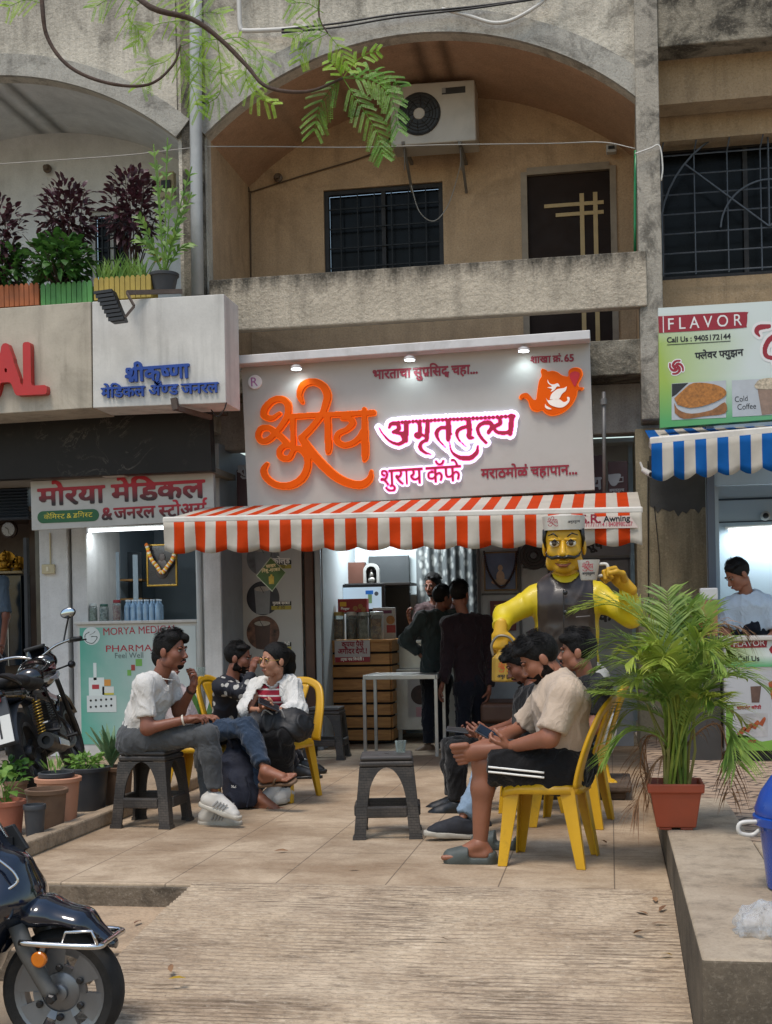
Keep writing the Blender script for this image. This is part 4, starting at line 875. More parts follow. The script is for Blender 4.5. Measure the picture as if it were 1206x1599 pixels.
for x0, y0, x1, wd, lb in ((862, 874, 985, ['सूप', ('sp', .3), 'चा'], 'upper'), (905, 948, 990, ['फ', ('sp', .01), 'क', ('sp', .25), 'टा'], 'lower')):
    n2 = wempty('menu_notice', 'pale grey notice with black Devanagari letters on the partition, '+('above the statue shoulder' if lb == 'upper' else 'behind the palm fronds'), 'notice', tuple(atY((x0+x1)/2, y0+60, YN)))
    panel('card', x0+4, y0+2, x1-3, y0+64, YN-.008, .006, M('notice_grey', '82868c' if lb == 'upper' else 'a3a9ad', .5, .06), n2, 0); lettering('lettering', wd, BLACK_L, n2, (x0+10 if lb == 'lower' else 900, y0+24), (x1-8 if lb == 'lower' else 935, y0+20), YN-.009, .05, .001, 1, N=30)
n2 = wempty('menu_notice', 'notice strip with black letters just under the awning hem right of the statue head', 'notice', tuple(atY(915, 860, YN))); panel('card', 868, 838, 985, 868, YN-.008, .006, M('notice_grey', '82868c'), n2, 0); lettering('lettering', ['सूप'], BLACK_L, n2, (915, 858), (942, 856), YN-.009, .05, .001, 1, N=30)
# table fan on a bracket
c = atY(834, 868, 12.2); fn = wempty('fan', 'small black wall fan between the picture and the statue head', 'fan', tuple(c)); g = MB()
for rr in (.13, .1, .07, .04): g.tube([c+V(rr*math.cos(t), -.05-.02*(1-rr/.13), rr*math.sin(t)) for t in np.linspace(0, 2*math.pi, 25)], .004, 5, caps=False)
g.lathe([(.13, -.05), (.135, -.02), (.1, .03), (.04, .09)], c, 24, (0, 1, 0)); g.build('cage', BLACKP, fn, smooth=40); g = MB()
for i in range(3): a = R(120*i); g.add([c+V(.02*math.cos(a), -.04, .02*math.sin(a)), c+V(.11*math.cos(a-.3), -.045, .11*math.sin(a-.3)), c+V(.11*math.cos(a+.4), -.03, .11*math.sin(a+.4))], [(0, 1, 2)])
g.lathe([(.03, -.07), (.03, -.03)], c, 14, (0, 1, 0)); g.build('blades', M('fan_blade', '4b555c', .3), fn)
# wooden crate counter
cr = wempty('crate_counter', 'amber slatted wooden counter at the tea shop doorway', 'counter', (X(553, 12.65), 12.65, 0))
def woodm(name, c1, c2, sc=(2, 14, 14)):
    t = NT(name); v = t.coord(sc); w = t.noise(1.6, 7, .6, v, 1.2); f = t.ramp(w, [(.3, 0.), (.7, 1.)])
    t.set(t.mix(t.math('MULTIPLY', t.ramp(t.noise(4, 2), [(.74, 0.), (.78, 1.)]), .8), t.mix(f, c1, c2), scl(c1, .35)), .5); t.bump(w, .2, .004); return t.m
AMB = woodm('amber_pine', '8a5a28', 'b98444')
x0, x1, y0, y1 = X(500, 12.65), X(607, 12.65), 12.65, 13.45; H8 = 1.05
g = MB()
for i in range(8): z = .04+i*.127; g.box(x0, x1, y0-.018, y0, z, z+.105); g.box(x1, x1+.018, y0+.001, y1, z, z+.105)
g.build('slats', AMB, cr, bevel=.004)
g = MB(); g.box(x0+.01, x1-.001, y0+.001, y1, .02, H8-.03); g.build('inner_box', M('dark_gap', '150f0b', .9), cr)
g = MB(); g.box(x0-.01, x1+.03, y0-.03, y1+.01, H8-.029, H8); g.build('counter_top', AMB, cr, bevel=.004)
pn = wempty('payment_notice', 'white and red notice asking to pay first on the crate counter', 'notice', tuple(atY(550, 1036, 12.63)))
panel('card', 523, 1000, 578, 1034, 12.612, .004, M('notice_paper', 'b0abac', .5, .04), pn, 0); panel('red_band', 523.5, 1026, 578, 1034, 12.6095, .0025, M('band_red', '8f1222', .5), pn, 0)
lettering('lettering', ['कृपया', ('sp', .2), 'पैसे'], MAROON, pn, (534, 1010), (568, 1009), 12.611, .05, .001, 1.15, N=36); lettering('lettering', ['अगोदर', ('sp', .18), 'देणे', '.!'], MAROON, pn, (528, 1021), (573, 1020), 12.611, .05, .001, 1.1, N=36)
lettering('lettering', ['।', ('sp', .1), 'एक', ('sp', .2), 'न', ('rak', 'म', .8), ('sp', .2), 'िवनंती', ('sp', .1), '।'], WHITE_L, pn, (533, 1032), (568, 1031), 12.6088, .03, .001, 1, N=30)
# goods on the counter
BIS = crumb('biscuits', '5b3c1c', 'a87a42', 30); NUT = crumb('dark_cookies', '2f2119', '6b543c', 45); LIDW = M('white_lid', 'b9b7b2', .4)
gj = 'snack jars on the crate counter'
jar(530, 957, 1000, 12.78, .055, BIS, M('yellow_lid', 'a28a4a', .5), 'square clear jar of golden biscuits, left end of the crate counter jars', H8+.001, gj, True)
jar(550, 957, 1000, 12.78, .06, NUT, LIDW, 'round clear jar of dark cookies with a white lid on the crate counter', H8+.001, gj)
jar(569, 958, 1000, 12.8, .05, crumb('pale_rusks', '6f6a62', 'a8a39a', 25), M('clear_lid', 'aab0ae'), 'nearly clear jar of pale rusks on the crate counter', H8+.001, gj, True)
jar(589, 957, 1000, 12.78, .065, crumb('rusk_rows', '6b3a20', 'b58a5a', 22), M('clear_lid', 'aab0ae'), 'wide clear jar of stacked brown rusks, right end of the crate counter jars', H8+.001, gj, True)
def carton(label, x0, y0, x1, y1, Y, d, mat, z0=None, name='carton', cat='box'):
    a, b = atY(x0, y1, Y), atY(x1, y1, Y); h = abs(atY(x0, y0, Y).z-a.z); z = a.z if z0 is None else z0
    t = wempty(name, label, cat, ((a.x+b.x)/2, Y, z)); g = MB(); g.box(a.x, b.x, Y, Y+d, z, z+h); g.build('box', mat, t, bevel=.003); return t
REDC = M('red_carton', '8e1a1c', .4, .1, 8)
t = carton('red biscuit carton standing at the left end of the crate counter', 500, 968, 519, 1000, 12.72, .1, REDC, H8+.001); disc('biscuit_mark', 507, 990, 12.719, .035, M('biscuit_tan', 'a0703a', .5, .3, 40), t, .001)
t = carton('red biscuit carton lying on top of the snack jars', 528, 936, 573, 957, 12.75, .12, REDC, atY(550, 957, 12.78).z+.006)
panel('brand_mark', 531, 940, 541, 947, 12.749, .0008, M('mark_yellow', 'c8981e', .5), t, 0); lettering('lettering', 'Finger', WHITE_L, t, (533, 952), (546, 952), 12.7488, .03, .001, 1, N=30)
for q in ((555, 950), (563, 947), (568, 952)): disc('biscuit_mark', *q, 12.749, .025, M('biscuit_tan', 'a0703a'), t, .001)
t = carton('white printed snack carton leaning behind the jars', 583, 951, 618, 1000, 12.95, .05, M('white_carton', 'a9a7a4', .5, .1, 9), H8+.001); panel('print', 588, 953, 612, 958, 12.949, .0008, M('mark_purple', '5b1a44', .5), t, 0); disc('print', 610, 968, 12.949, .045, M('biscuit_tan', 'a0703a'), t, .001); panel('print', 604, 976, 618, 988, 12.949, .0008, REDC, t, 0)
# monitor, shelf goods and the little shrine
mo = wempty('monitor', 'monitor with a lit white screen behind the red biscuit carton', 'monitor', tuple(atY(566, 950, 13.2)))
panel('casing', 531, 912, 601, 958, 13.2, .04, BLACKP, mo); sc_ = panel('screen', 536, 917, 596, 951, 13.197, .002, EM('screen_white', 'a9bfd0', .55), mo, 0)
panel('screen_mark', 571, 922, 583, 928, 13.195, .001, EM('screen_blue', '1a5fb0', .4), sc_, 0); disc('screen_mark', 588, 927, 13.196, .022, EM('screen_grey', '4d5560', .2), sc_, .001); panel('screen_mark', 575, 928, 581, 942, 13.195, .001, EM('screen_green', '6f8f6a', .3), sc_, 0)
g = MB(); a = atY(566, 958, 13.22); g.box(a.x-.03, a.x+.03, 13.21, 13.24, H8-.02, a.z); g.box(a.x-.1, a.x+.1, 13.17, 13.3, H8+.001, H8+.015); g.build('stand', BLACKP, mo)
dk = carton('tall brown printed panel with coffee cup marks standing on top of the wall cabinet', 518, 879, 570, 912, 13.5, .1, M('brown_card', '4a2a1e', .5, .1, 4))
g = MB(); c = atY(538, 899, 13.499); g.prism([c+V(-.04, 0, .05), c+V(.035, 0, .05), c+V(.02, 0, -.03), c+V(-.025, 0, -.03)], (0, -.001, 0)); g.build('cup_mark', M('card_gold', '8a7a5a'), dk)
sh_ = carton('long dark wall shelf that carries the shrine and the brown panel', 516, 912, 640, 916, 13.3, .5, M('dark_shelf', '2a2522', .5), name='wall_shelf', cat='shelf')
sr = wempty('shrine', 'small white arched household shrine with a tiny figure on the shelf above the monitor', 'shrine', tuple(atY(580, 911, 13.35)))
b = atY(580, 911, 13.35); g = MB(); out = [(math.cos(R(a))*.085, .13+math.sin(R(a))*.085) for a in range(0, 181, 15)]; inn = [(math.cos(R(a))*.058, .12+math.sin(R(a))*.062) for a in range(180, -1, -15)]
pts = [(.085, 0)]+out+[(-.085, 0), (-.058, 0)]+inn+[(.058, 0)]
for i in range(len(out)-1):
    o1, o2, i1, i2 = out[i], out[i+1], inn[::-1][i], inn[::-1][i+1]; g.prism([b+V(o1[0], 0, o1[1]), b+V(o2[0], 0, o2[1]), b+V(i2[0], 0, i2[1]), b+V(i1[0], 0, i1[1])], (0, .06, 0))
for s in (-1, 1): g.prism([b+V(.058*s, 0, 0), b+V(.085*s, 0, 0), b+V(.085*s, 0, .13), b+V(.058*s, 0, .12)], (0, .06, 0))
g.build('arch', M('marble_white', '9d9c98', .4, .1, 20), sr); g = MB(); g.box(b.x-.1, b.x+.1, 13.33, 13.42, b.z-.012, b.z-.001); g.box(b.x-.08, b.x+.08, 13.415, 13.42, b.z, b.z+.19); g.build('back', M('shrine_dark', '24262a', .5), sr)
g = MB(); g.ell(b+V(0, .03, .035), (.04, .03, .035)); g.ell(b+V(0, .03, .09), (.022, .02, .035)); g.ell(b+V(0, .03, .135), (.014, .014, .018)); g.build('figure', M('silver_figure', '8d8a84', .3, .2, 30, metal=.6), sr, smooth=True)
# steel serving counter with a poster, curtain behind
sc2 = wempty('steel_counter', 'stainless steel serving counter with a glass top and a drink poster behind the high table', 'counter', (X(665, 12.9), 12.9, 0)); xa, xb = X(612, 12.9), X(742, 12.9)
g = MB(); g.box(xa, xb, 12.9, 13.5, .12, .72); g.build('cabinet', STEEL, sc2, bevel=.005); g = MB(); g.box(xa, xb, 12.88, 13.5, .721, .74); g.box(xa, xb, 13.1, 13.5, .74, 1.0); g.box(xa-.01, xb, 13.0, 13.52, 1.001, 1.03); g.build('upper_shelf', STEEL, sc2, bevel=.004)
for x in (xa+.05, xb-.05): g = MB(); g.box(x-.02, x+.02, 12.95, 12.99, 0, .12); g.build('leg', STEEL, sc2)
for i in range(3): g = MB(); g.lathe([(.02, 0), (.02, .03), (.012, .035)], (xa+.08+i*.16, 12.9, .67), 12, (0, -1, 0)); g.build('knob', M('gold_knob', 'a08a58', .3, metal=.7), sc2, smooth=40)
po = panel('poster', 637, 1060, 690, 1120, 12.897, .002, M('poster_white', 'a8a5a4', .5, .08), sc2, 0); disc('poster_mark', 657, 1085, 12.8965, .1, M('poster_brown', '3a211a', .5, .5, 20), po, .001); panel('poster_mark', 664, 1078, 678, 1102, 12.895, .001, M('poster_grey', '8d8a88', .5), po, 0); panel('poster_mark', 650, 1104, 690, 1119, 12.8955, .001, M('poster_pink', 'b58a90', .5), po, 0)
cu = wempty('curtain', 'grey patterned curtain hanging at the back of the tea shop', 'curtain', (X(697, 13.75), 13.75, 1.0))
t = NT('curtain_cloth'); vv = t.n('TexVoronoi'); vv.inputs['Scale'].default_value = 16; t.l(t.coord((1, 1, .7)), vv.inputs[0]); t.set(t.mix(t.ramp(vv.outputs[0], [(.25, 0.), (.5, 1.)]), '989a97', '55595a'), .8); CUR = t.m
xa, xb = X(650, 13.75), X(748, 13.75); g = MB(); g.grid(lambda u, v: (xa+(xb-xa)*u, 13.75+.016*math.sin(u*46+1.2*math.sin(v*2))+.014*math.sin(u*19+v*2), .9+1.75*v), 120, 8); g.build('cloth', CUR, cu, smooth=True, solid=.004); g = MB(); g.tube([(xa-.05, 13.75, 2.66), (xb+.05, 13.75, 2.66)], .012, 8); g.build('rod', STEEL, cu)
# brown bench against the partition
bn = wempty('bench', 'low brown upholstered bench against the grey partition', 'bench', (X(800, 11.9), 11.9, 0)); g = MB(); g.box(X(745, 11.6), X(870, 11.6), 11.65, 12.3, .28, .47); g.build('cushion', M('brown_leather', '4d3122', .5, .2, 4), bn, bevel=.04, seg=4); g = MB(); g.box(X(750, 11.6), X(866, 11.6), 11.7, 12.28, 0, .279); g.build('base', M('dark_brown_base', '2a1b14', .6), bn)
# steel high table
tb = wempty('high_table', 'bare stainless steel standing table frame in front of the crate counter', 'table', (-1.93, 11.75, 0)); tx0, tx1, ty0, ty1, th = -2.22, -1.56, 11.5, 12.05, .74
g = MB(); g.obox((tx0, ty0, th-.02), (tx1, ty0, th-.02), .03, .04); g.obox((tx0, ty1, th-.02), (tx1, ty1, th-.02), .03, .04); g.obox((tx0, ty0+.015, th-.02), (tx0, ty1-.015, th-.02), .03, .04); g.obox((tx1, ty0+.015, th-.02), (tx1, ty1-.015, th-.02), .03, .04); g.build('frame', STEEL, tb, bevel=.003)
g = MB(); g.box(tx0+.015, tx1-.015, ty0+.015, ty1-.015, th-.012, th-.004); g.build('table_top', STEEL, tb)
for x in (tx0, tx1):
    for y in (ty0, ty1): g = MB(); g.obox((x, y, 0), (x, y, th-.041), .028, .028, (0, 1, 0)); g.build('leg', STEEL, tb)

# ============================================================ snack shop at the right
rs = wempty('snack_shop', 'bright pale blue snack shop interior at the right behind the flavour counter', 'shop front', (1.6, 11, .16))
RW = M('pale_blue_tiles', 'aebfca', .4, .05, 2)
xj = X(1106, 10.95); yb2 = 12.6
g = MB(); g.box(xj+.1, 5, yb2, yb2+.1, .16, 3); g.box(xj+.02, xj+.1, 11.0, yb2, .16, 3); g.build('interior_wall', RW, rs); g = MB(); g.box(xj, 5, 11.0, yb2, 2.86, 2.95); g.build('ceiling', RW, rs)
g = MB(); g.box(xj, X(1118, 10.95), 10.9, 11.0, .16, 2.9); g.build('door_jamb', M('blue_grey_jamb', '5a6472', .5, .08, 4), rs, bevel=.004)
g = MB(); rbox(g, 1118, 776, 1300, 779, yb2-.012, .011); rbox(g, 1118, 812, 1300, 814, yb2-.012, .011); g.build('wall_strip', M('dark_strip', '2b3a48', .5), rs)
g = MB(); g.box(xj, 5, 10.92, 11.0, 2.3, 2.86); g.build('lintel', M('lintel_paint', '9fb4c4', .5, .05, 3), rs)
tube_light('white tube lamp glowing on the back wall of the snack shop', 1138, 828, 1290, 819, 12.45, 9)
cc = wempty('camera_dome', 'small white security camera dome on the snack shop wall', 'security camera', tuple(atY(1195, 806, yb2-.06))); c = atY(1195, 806, yb2-.03); g = MB(); g.lathe([(.045, 0), (.045, .04), (.03, .055)], c, 18, (0, -1, 0)); g.build('mount', LIDW, cc, smooth=40); g = MB(); g.ell(c+V(0, -.055, 0), (.028, .02, .028)); g.build('lens', BLACKP, cc, smooth=True)
# sign with pictures
YFL = 10.3
def flavor_print():
    t = NT('green_white_print'); sx = t.n('SeparateXYZ'); t.l(t.tc.outputs['Generated'], sx.inputs[0])
    n_ = t.noise(1.4, 2); a = t.math('ADD', t.math('MULTIPLY', sx.outputs[0], 1.0), t.math('MULTIPLY', n_, .35))
    c = t.mix(t.ramp(a, [(.2, 0.), (.55, 1.)]), '93ab48', 'c0c8c4'); low = t.ramp(sx.outputs[2], [(.05, 1.), (.4, 0.)]); c = t.mix(t.math('MULTIPLY', low, .9), c, '3f9358'); c = t.mix(t.ramp(sx.outputs[2], [(.7, 0.), (.95, 1.)]), c, 'c3ccc8'); t.set(c, .4); return t.m
FP = flavor_print()
fs = wempty('flavour_sign', 'white and green snack sign with sandwich and cold coffee pictures over the blue awning', 'sign', tuple(atY(1030, 668, YFL)))
g = MB(); skew(g, [(1028, 481), (1400, 458), (1402, 640), (1031, 668)], YFL, .12); g.build('sign_panel', FP, fs)
yq = YFL-.001
def sk(name, pts, mat, parent, off=0., d=.0015): g = MB(); g.prism([atY(*p, yq-off) for p in pts], (0, -d, 0)); return g.build(name, mat, parent)
REDF = M('sign_red', '8c1426', .4, .06, 5); WB_ = M('sign_white', 'd5d2d0', .4, .03)
rb = sk('red_band', catmull([(1028, 494), (1100, 490), (1163, 487), (1167, 491), (1166, 508), (1160, 512), (1100, 516), (1029, 520)], 3), REDF, fs)
sk('band_line', [(1035, 494), (1036.5, 494), (1037, 519.5), (1035.5, 519.5)], WB_, rb, .002); lettering('lettering', 'F L A V O R', WB_, rb, (1044, 515), (1159, 508), yq-.002, .012, .001, 1.15)
lettering('lettering', 'Call Us : 9405172144', BLACK_L, fs, (1042, 535), (1141, 529), yq, .03, .001, 1.05); lettering('lettering', [('h', 'फ', .22), 'लेवर', ('sp', .25), ('h', 'फ', .22), 'युझन'], BLACK_L, fs, (1086, 561), (1161, 555), yq, .03, .001, 1.05)
sk('underline', [(1042, 538), (1141, 532), (1141, 533), (1042, 539)], BLACK_L, fs)
sw = [[(70+60*math.cos(R(a0+d))*(.25+.75*i/6), 70+60*math.sin(R(a0+d))*(.25+.75*i/6), 26-2*i) for i, d in enumerate((0, 12, 28, 48, 72, 96, 118))] for a0 in (0, 90, 180, 270)]
bm_ = brush_mask(sw, (145, 145), 3); brush('swirl_halo', bm_, 3, 5.2, (1043, 560), yq, WB_, fs, 3, .0012); brush('swirl', bm_, 3, 5.2, (1043, 560), yq, REDF, fs, 0, .001, .0013)
BIG = [[(180, 20, 30), (110, 30, 40), (90, 60, 30), (110, 90, 14)], [(260, 60, 30), (180, 120, 36), (150, 190, 34), (170, 240, 30), (260, 250, 30)], [(300, 20, 30), (250, 120, 40), (230, 240, 40), (240, 320, 40)]]
bm_ = brush_mask(BIG, (420, 340), 4); brush('script_halo', bm_, 4, 4.6, (1162, 505), yq, WB_, fs, 5, .0012); brush('script', bm_, 4, 4.6, (1162, 505), yq, REDF, fs, 0, .001, .0013)
p1_ = sk('picture', [(1049, 599), (1134, 594), (1134, 652), (1049, 656)], M('picture_pale', 'a9adb0', .5, .1, 9), fs); sk('picture_corner', [(1049.5, 599.5), (1075, 598), (1056, 616), (1049.5, 620)], M('picture_dark', '1d1f22', .5), p1_, .0017)
sk('sandwich', catmull([(1053, 629), (1060, 640), (1080, 646), (1112, 640), (1132, 628), (1133, 645), (1100, 650), (1068, 654), (1054, 645)], 3), M('bread_side', '8a5a30', .6, .35, 30), p1_, .0034); sk('sandwich', catmull([(1053, 622), (1066, 610), (1083, 598), (1115, 600), (1133, 609), (1131, 620), (1105, 632), (1078, 637), (1058, 632)], 3), M('bread_toast', 'a56a2c', .6, .45, 45), p1_, .005)
p2_ = sk('picture', [(1143, 594), (1260, 588), (1260, 645), (1144, 651)], M('picture_pale', 'a9adb0'), fs); sk('coffee_cup', [(1183, 606), (1215, 604), (1211, 646), (1190, 648)], M('coffee_print', '8a7262', .5, .25, 20), p2_, .0017); sk('coffee_foam', catmull([(1178, 602), (1186, 593), (1205, 590), (1222, 596), (1216, 606), (1195, 608), (1181, 607)], 3), M('foam_print', 'b5a68e', .5, .5, 60), p2_, .0034)
lettering('lettering', 'Cold', BLACK_L, p2_, (1148, 628), (1168, 626), yq-.0017, 0, .0008, 1.2); lettering('lettering', 'Coffee', BLACK_L, p2_, (1152, 640), (1181, 638), yq-.0017, 0, .0008, 1.2)
# counter
YK = 9.6; zk = .16
fc = wempty('snack_counter', 'white snack counter printed with green waves, red band and food pictures behind the palm', 'counter', (X(1170, YK, 1100), YK, zk)); xa = X(1132, YK, 1100); zt = atY(1170, 994, YK).z
g = MB(); g.box(xa, 3.2, YK, YK+.6, zk+.08, zt-.03); g.build('counter_body', M('counter_grey', 'a5a39f', .5, .06, 3), fc); g = MB(); g.box(xa-.02, 3.2, YK-.03, YK+.62, zt-.029, zt); g.build('counter_top', M('counter_top_grey', 'b5b0aa', .3, .08, 9), fc, bevel=.005); g = MB(); g.box(xa+.05, 3.1, YK+.06, YK+.5, zk, zk+.079); g.build('plinth', BLACKP, fc)
yq = YK-.001
f1 = sk('printed_panel', [(1134, 1000), (1300, 996), (1300, 1040), (1134, 1042)], FP, fc); rb = sk('red_band', catmull([(1141, 1003), (1170, 1001), (1196, 1000), (1198, 1003), (1197, 1009), (1194, 1011), (1141, 1012)], 3), REDF, f1, .0017); lettering('lettering', 'FLAVOR', WB_, rb, (1146, 1010), (1195, 1008), yq-.0035, .01, .001, 1)
sk('drop_mark', catmull([(1201, 1014), (1206, 1008), (1215, 1010), (1212, 1020), (1204, 1020)], 3), REDF, f1, .0017); lettering('lettering', 'Call Us', BLACK_L, f1, (1152, 1033), (1186, 1032), yq-.0017, .02, .001, 1)
f2 = sk('printed_panel', [(1134, 1048), (1300, 1046), (1300, 1170), (1134, 1172)], M('panel_pale', 'a9aaac', .5, .08, 3), fc)
sk('green_wave', catmull([(1134, 1150), (1165, 1148), (1190, 1158), (1240, 1150), (1300, 1150), (1300, 1170), (1134, 1172)], 2), M('wave_green', '6f9a3a', .5, .2, 6), f2, .0017); sk('green_wave', [(1134, 1100), (1146, 1100), (1143, 1150), (1134, 1150)], M('wave_green', '6f9a3a'), f2, .0017)
sk('glass_print', [(1172, 1072), (1189, 1071), (1186, 1097), (1174, 1097)], M('choco_print', '5b443a', .5, .3, 20), f2, .0017); p3_ = sk('picture', [(1149, 1115), (1199, 1113), (1199, 1150), (1149, 1152)], M('plate_print', 'a5a3a3', .5, .3, 14), f2, .0017)
for i in range(4): sk('snack_print', catmull([(1151+i*11, 1146-i*5), (1160+i*11, 1135-i*5), (1166+i*10, 1138-i*5), (1158+i*11, 1149-i*5)], 3), M('snack_orange', '9a4520', .5, .4, 30), p3_, .0034)
lettering('lettering', ['चॉकलेट', ('sp', .2), 'कॉफी'], REDF, f2, (1151, 1108), (1189, 1107), yq-.0017, .03, .001, 1, N=30); lettering('lettering', ['साधा'], REDF, f2, (1168, 1160), (1181, 1160), yq-.0035, .03, .001, 1, N=30)
sk('snack_print', catmull([(1200, 1066), (1215, 1062), (1225, 1090), (1205, 1092)], 3), M('snack_orange', '9a4520'), f2, .0017)
bj = wempty('biscuit_tub', 'tall square clear tub of biscuits with a white lid on the snack counter', 'tub', (X(1108, 10.0, 960), 10.0, zt)); zt2 = zt+.001
a, b = X(1095, 10, 960), X(1121, 10, 960); h = atY(1108, 918, 10).z-zt2
g = MB(); g.box(a, b, 10, 10.12, zt2, zt2+h*.75); g.build('tub', M('tub_biscuits', '9a7048', .3, .3, 26), bj, bevel=.008); g = MB(); g.box(a-.005, b+.005, 9.995, 10.125, zt2+h*.751, zt2+h); g.build('lid', M('clear_white_lid', 'bcbcba', .3), bj, bevel=.01)
rp = carton('red snack packet beside the biscuit tub on the snack counter', 1084, 964, 1098, 985, 9.95, .06, REDC, zt2, 'snack_packet', 'packet'); g = MB(); g.box(a-.2, xa-.021, YK+.1, YK+.6, zk, zt); tag(g.build('side_cabinet', M('side_cabinet', '3c3a38', .6, .2, 3)), 'dark low cabinet at the left end of the snack counter behind the palm', 'cabinet')
# ============================================================ plants
def leafmat(name, c1, c2, tr=.35, rough=.45, sc=9):
    t = NT(name); oi = t.noise(sc, 3, .6); c = t.mix(t.ramp(oi, [(.3, 0.), (.7, 1.)]), c1, c2); t.set(c, rough); t.b.inputs['Specular IOR Level'].default_value = .4
    tl_ = t.n('BsdfTranslucent'); t.l(t.mix(1., c, 'd8e070', 'MULTIPLY') if False else c, tl_.inputs[0]); mx = t.n('MixShader'); mx.inputs[0].default_value = tr
    t.l(t.b.outputs[0], mx.inputs[1]); t.l(tl_.outputs[0], mx.inputs[2]); t.l(mx.outputs[0], t.out.inputs[0]); return t.m
G_PALM = leafmat('palm_green', '4f7328', '98ad52'); G_PALM2 = leafmat('palm_yellow_green', '7d9830', 'b5bc58'); G_DRY = leafmat('dry_frond', '6b4a35', 'a8825e', .15, .8)
G_TREE = leafmat('tree_leaf', '6a9a1c', 'a8c838', .5); G_TREE2 = leafmat('tree_leaf_dark', '3f7418', '78a82c', .4); G_BUSH = leafmat('bush_green', '234a1c', '4f7a34'); G_PURP = leafmat('purple_leaf', '2c1a1f', '55303a', .2); G_LIGHT = leafmat('light_green_leaf', '4e7a2c', '88a850'); G_ALOE = leafmat('aloe_green', '4f7048', '86a07a', .1, .4); G_YEL = leafmat('yellow_leaf', 'b08a1c', 'c9a83a')
BARK = M('bark', '4a3a30', .9, .3, 20, .5, 60); SOIL = M('soil', '3a2a1e', .95, .35, 30, .8, 60)
def rv(a=1.): return Vector((random.uniform(-a, a), random.uniform(-a, a), random.uniform(-a, a)))
def leaf(mb, p, d, n, L, w, droop=.2, seg=3, fold=0.):
    """one leaf blade: base p, direction d, face normal n"""
    p = Vector(p); d = Vector(d).normalized(); n = Vector(n); s = d.cross(n)
    if s.length < 1e-3: s = d.orthogonal()
    s.normalize(); n = s.cross(d).normalized(); vs = []; fs = []
    prof = {1: [1., 0], 2: [.5, 1., 0], 3: [.25, 1., .75, 0], 4: [.3, .85, 1., .65, 0], 5: [.3, .8, 1, .8, .45, 0]}[seg]
    for i in range(seg+1):
        t = i/seg; c = p+d*(L*t)-Vector((0, 0, 1))*(droop*L*t*t); h = w*prof[i]/2
        if i == seg: vs.append(c)
        else: vs += [c-s*h+n*fold*h, c+s*h+n*fold*h]
    for i in range(seg-1): fs.append((2*i, 2*i+1, 2*i+3, 2*i+2))
    fs.append((2*seg-2, 2*seg-1, 2*seg)); mb.add(vs, fs)
def frond(mb, path, L, w, nl, droop=.25, ang=.75, both=True, start=.22, vee=.35, jit=.12):
    """feather leaf along a curve"""
    P = [Vector(q) for q in path]; C = []
    for q in catmull([tuple(p) for p in P], 10): C.append(Vector(q))
    mb.tube(C[::2]+[C[-1]], [.006*(1-i/len(C[::2]))+.0015 for i in range(len(C[::2])+1)], 5, caps=False)
    n = len(C)
    for k in range(nl):
        t = start+(1-start)*k/(nl-1); f = t*(n-1); i = min(int(f), n-2); c = C[i].lerp(C[i+1], f-i); d = (C[i+1]-C[i]).normalized()
        side = d.cross(Vector((0, 0, 1)))
        if side.length < .2: side = d.cross(Vector((0, 1, 0)))
        side.normalize(); up = side.cross(d); ll = L*(.55+.75*math.sin(math.pi*min(1, (t-start)/(1-start)*.85+.12)))*random.uniform(.85, 1.1)
        for s in (-1, 1):
            dd = d*math.cos(ang)+side*(s*math.sin(ang))+up*vee+rv(jit); leaf(mb, c, dd, up+side*s*.3, ll, w*random.uniform(.8, 1.1), droop*random.uniform(.6, 1.5), 3)
def bush(mb, c, r, n, L, w, droop=.3, up=.3, spread=1.):
    c = Vector(c)
    for _ in range(n):
        v = rv(); v = v.normalized()*random.random()**.4; p = c+Vector((v.x*r[0], v.y*r[1], v.z*r[2])); d = (v*spread+Vector((0, 0, up))+rv(.5)).normalized(); leaf(mb, p, d, Vector((0, 0, 1))+rv(.6), L*random.uniform(.6, 1.2), w*random.uniform(.7, 1.2), droop, 3, .25)
def stems(mb, base, c, r, n, rad=.006):
    for _ in range(n): e = Vector(c)+Vector((random.uniform(-r[0], r[0]), random.uniform(-r[1], r[1]), random.uniform(-.2, .8)*r[2])); m = Vector(base).lerp(e, .5)+rv(.03); mb.tube([Vector(base)+rv(.015)*1., m, e], [rad, rad*.8, rad*.4], 5)
def pot_mesh(mb, c, r0, r1, h, rim=.02, n=28): mb.lathe([(r0, 0), (r0*1.02, .01), (r1*.97, h-rim*1.4), (r1*1.06, h-rim*1.35), (r1*1.08, h-.004), (r1*1.04, h), (r1*.93, h), (r1*.9, h-.03), (.001, h-.035)], c, n, caps=False); mb.lathe([(r0, 0), (.001, 0)], c, n, caps=False)
TERRA = M('terracotta', 'a5644c', .8, .18, 7, .15, 60, dirt='6b4c3c', damt=.4); PEACH = M('peach_plastic', 'b98468', .55, .12, 6, dirt='75604f', damt=.5); CLAY = M('brown_clay', '6d533f', .8, .25, 8, .2, 50, dirt='3f3026'); DGREY = M('dark_grey_plastic', '34363a', .5, .12, 8, dirt='5a544c', damt=.35); BRICKP = M('brick_red_plastic', '98452c', .45, .1, 5, dirt='5d3a2a', damt=.3)
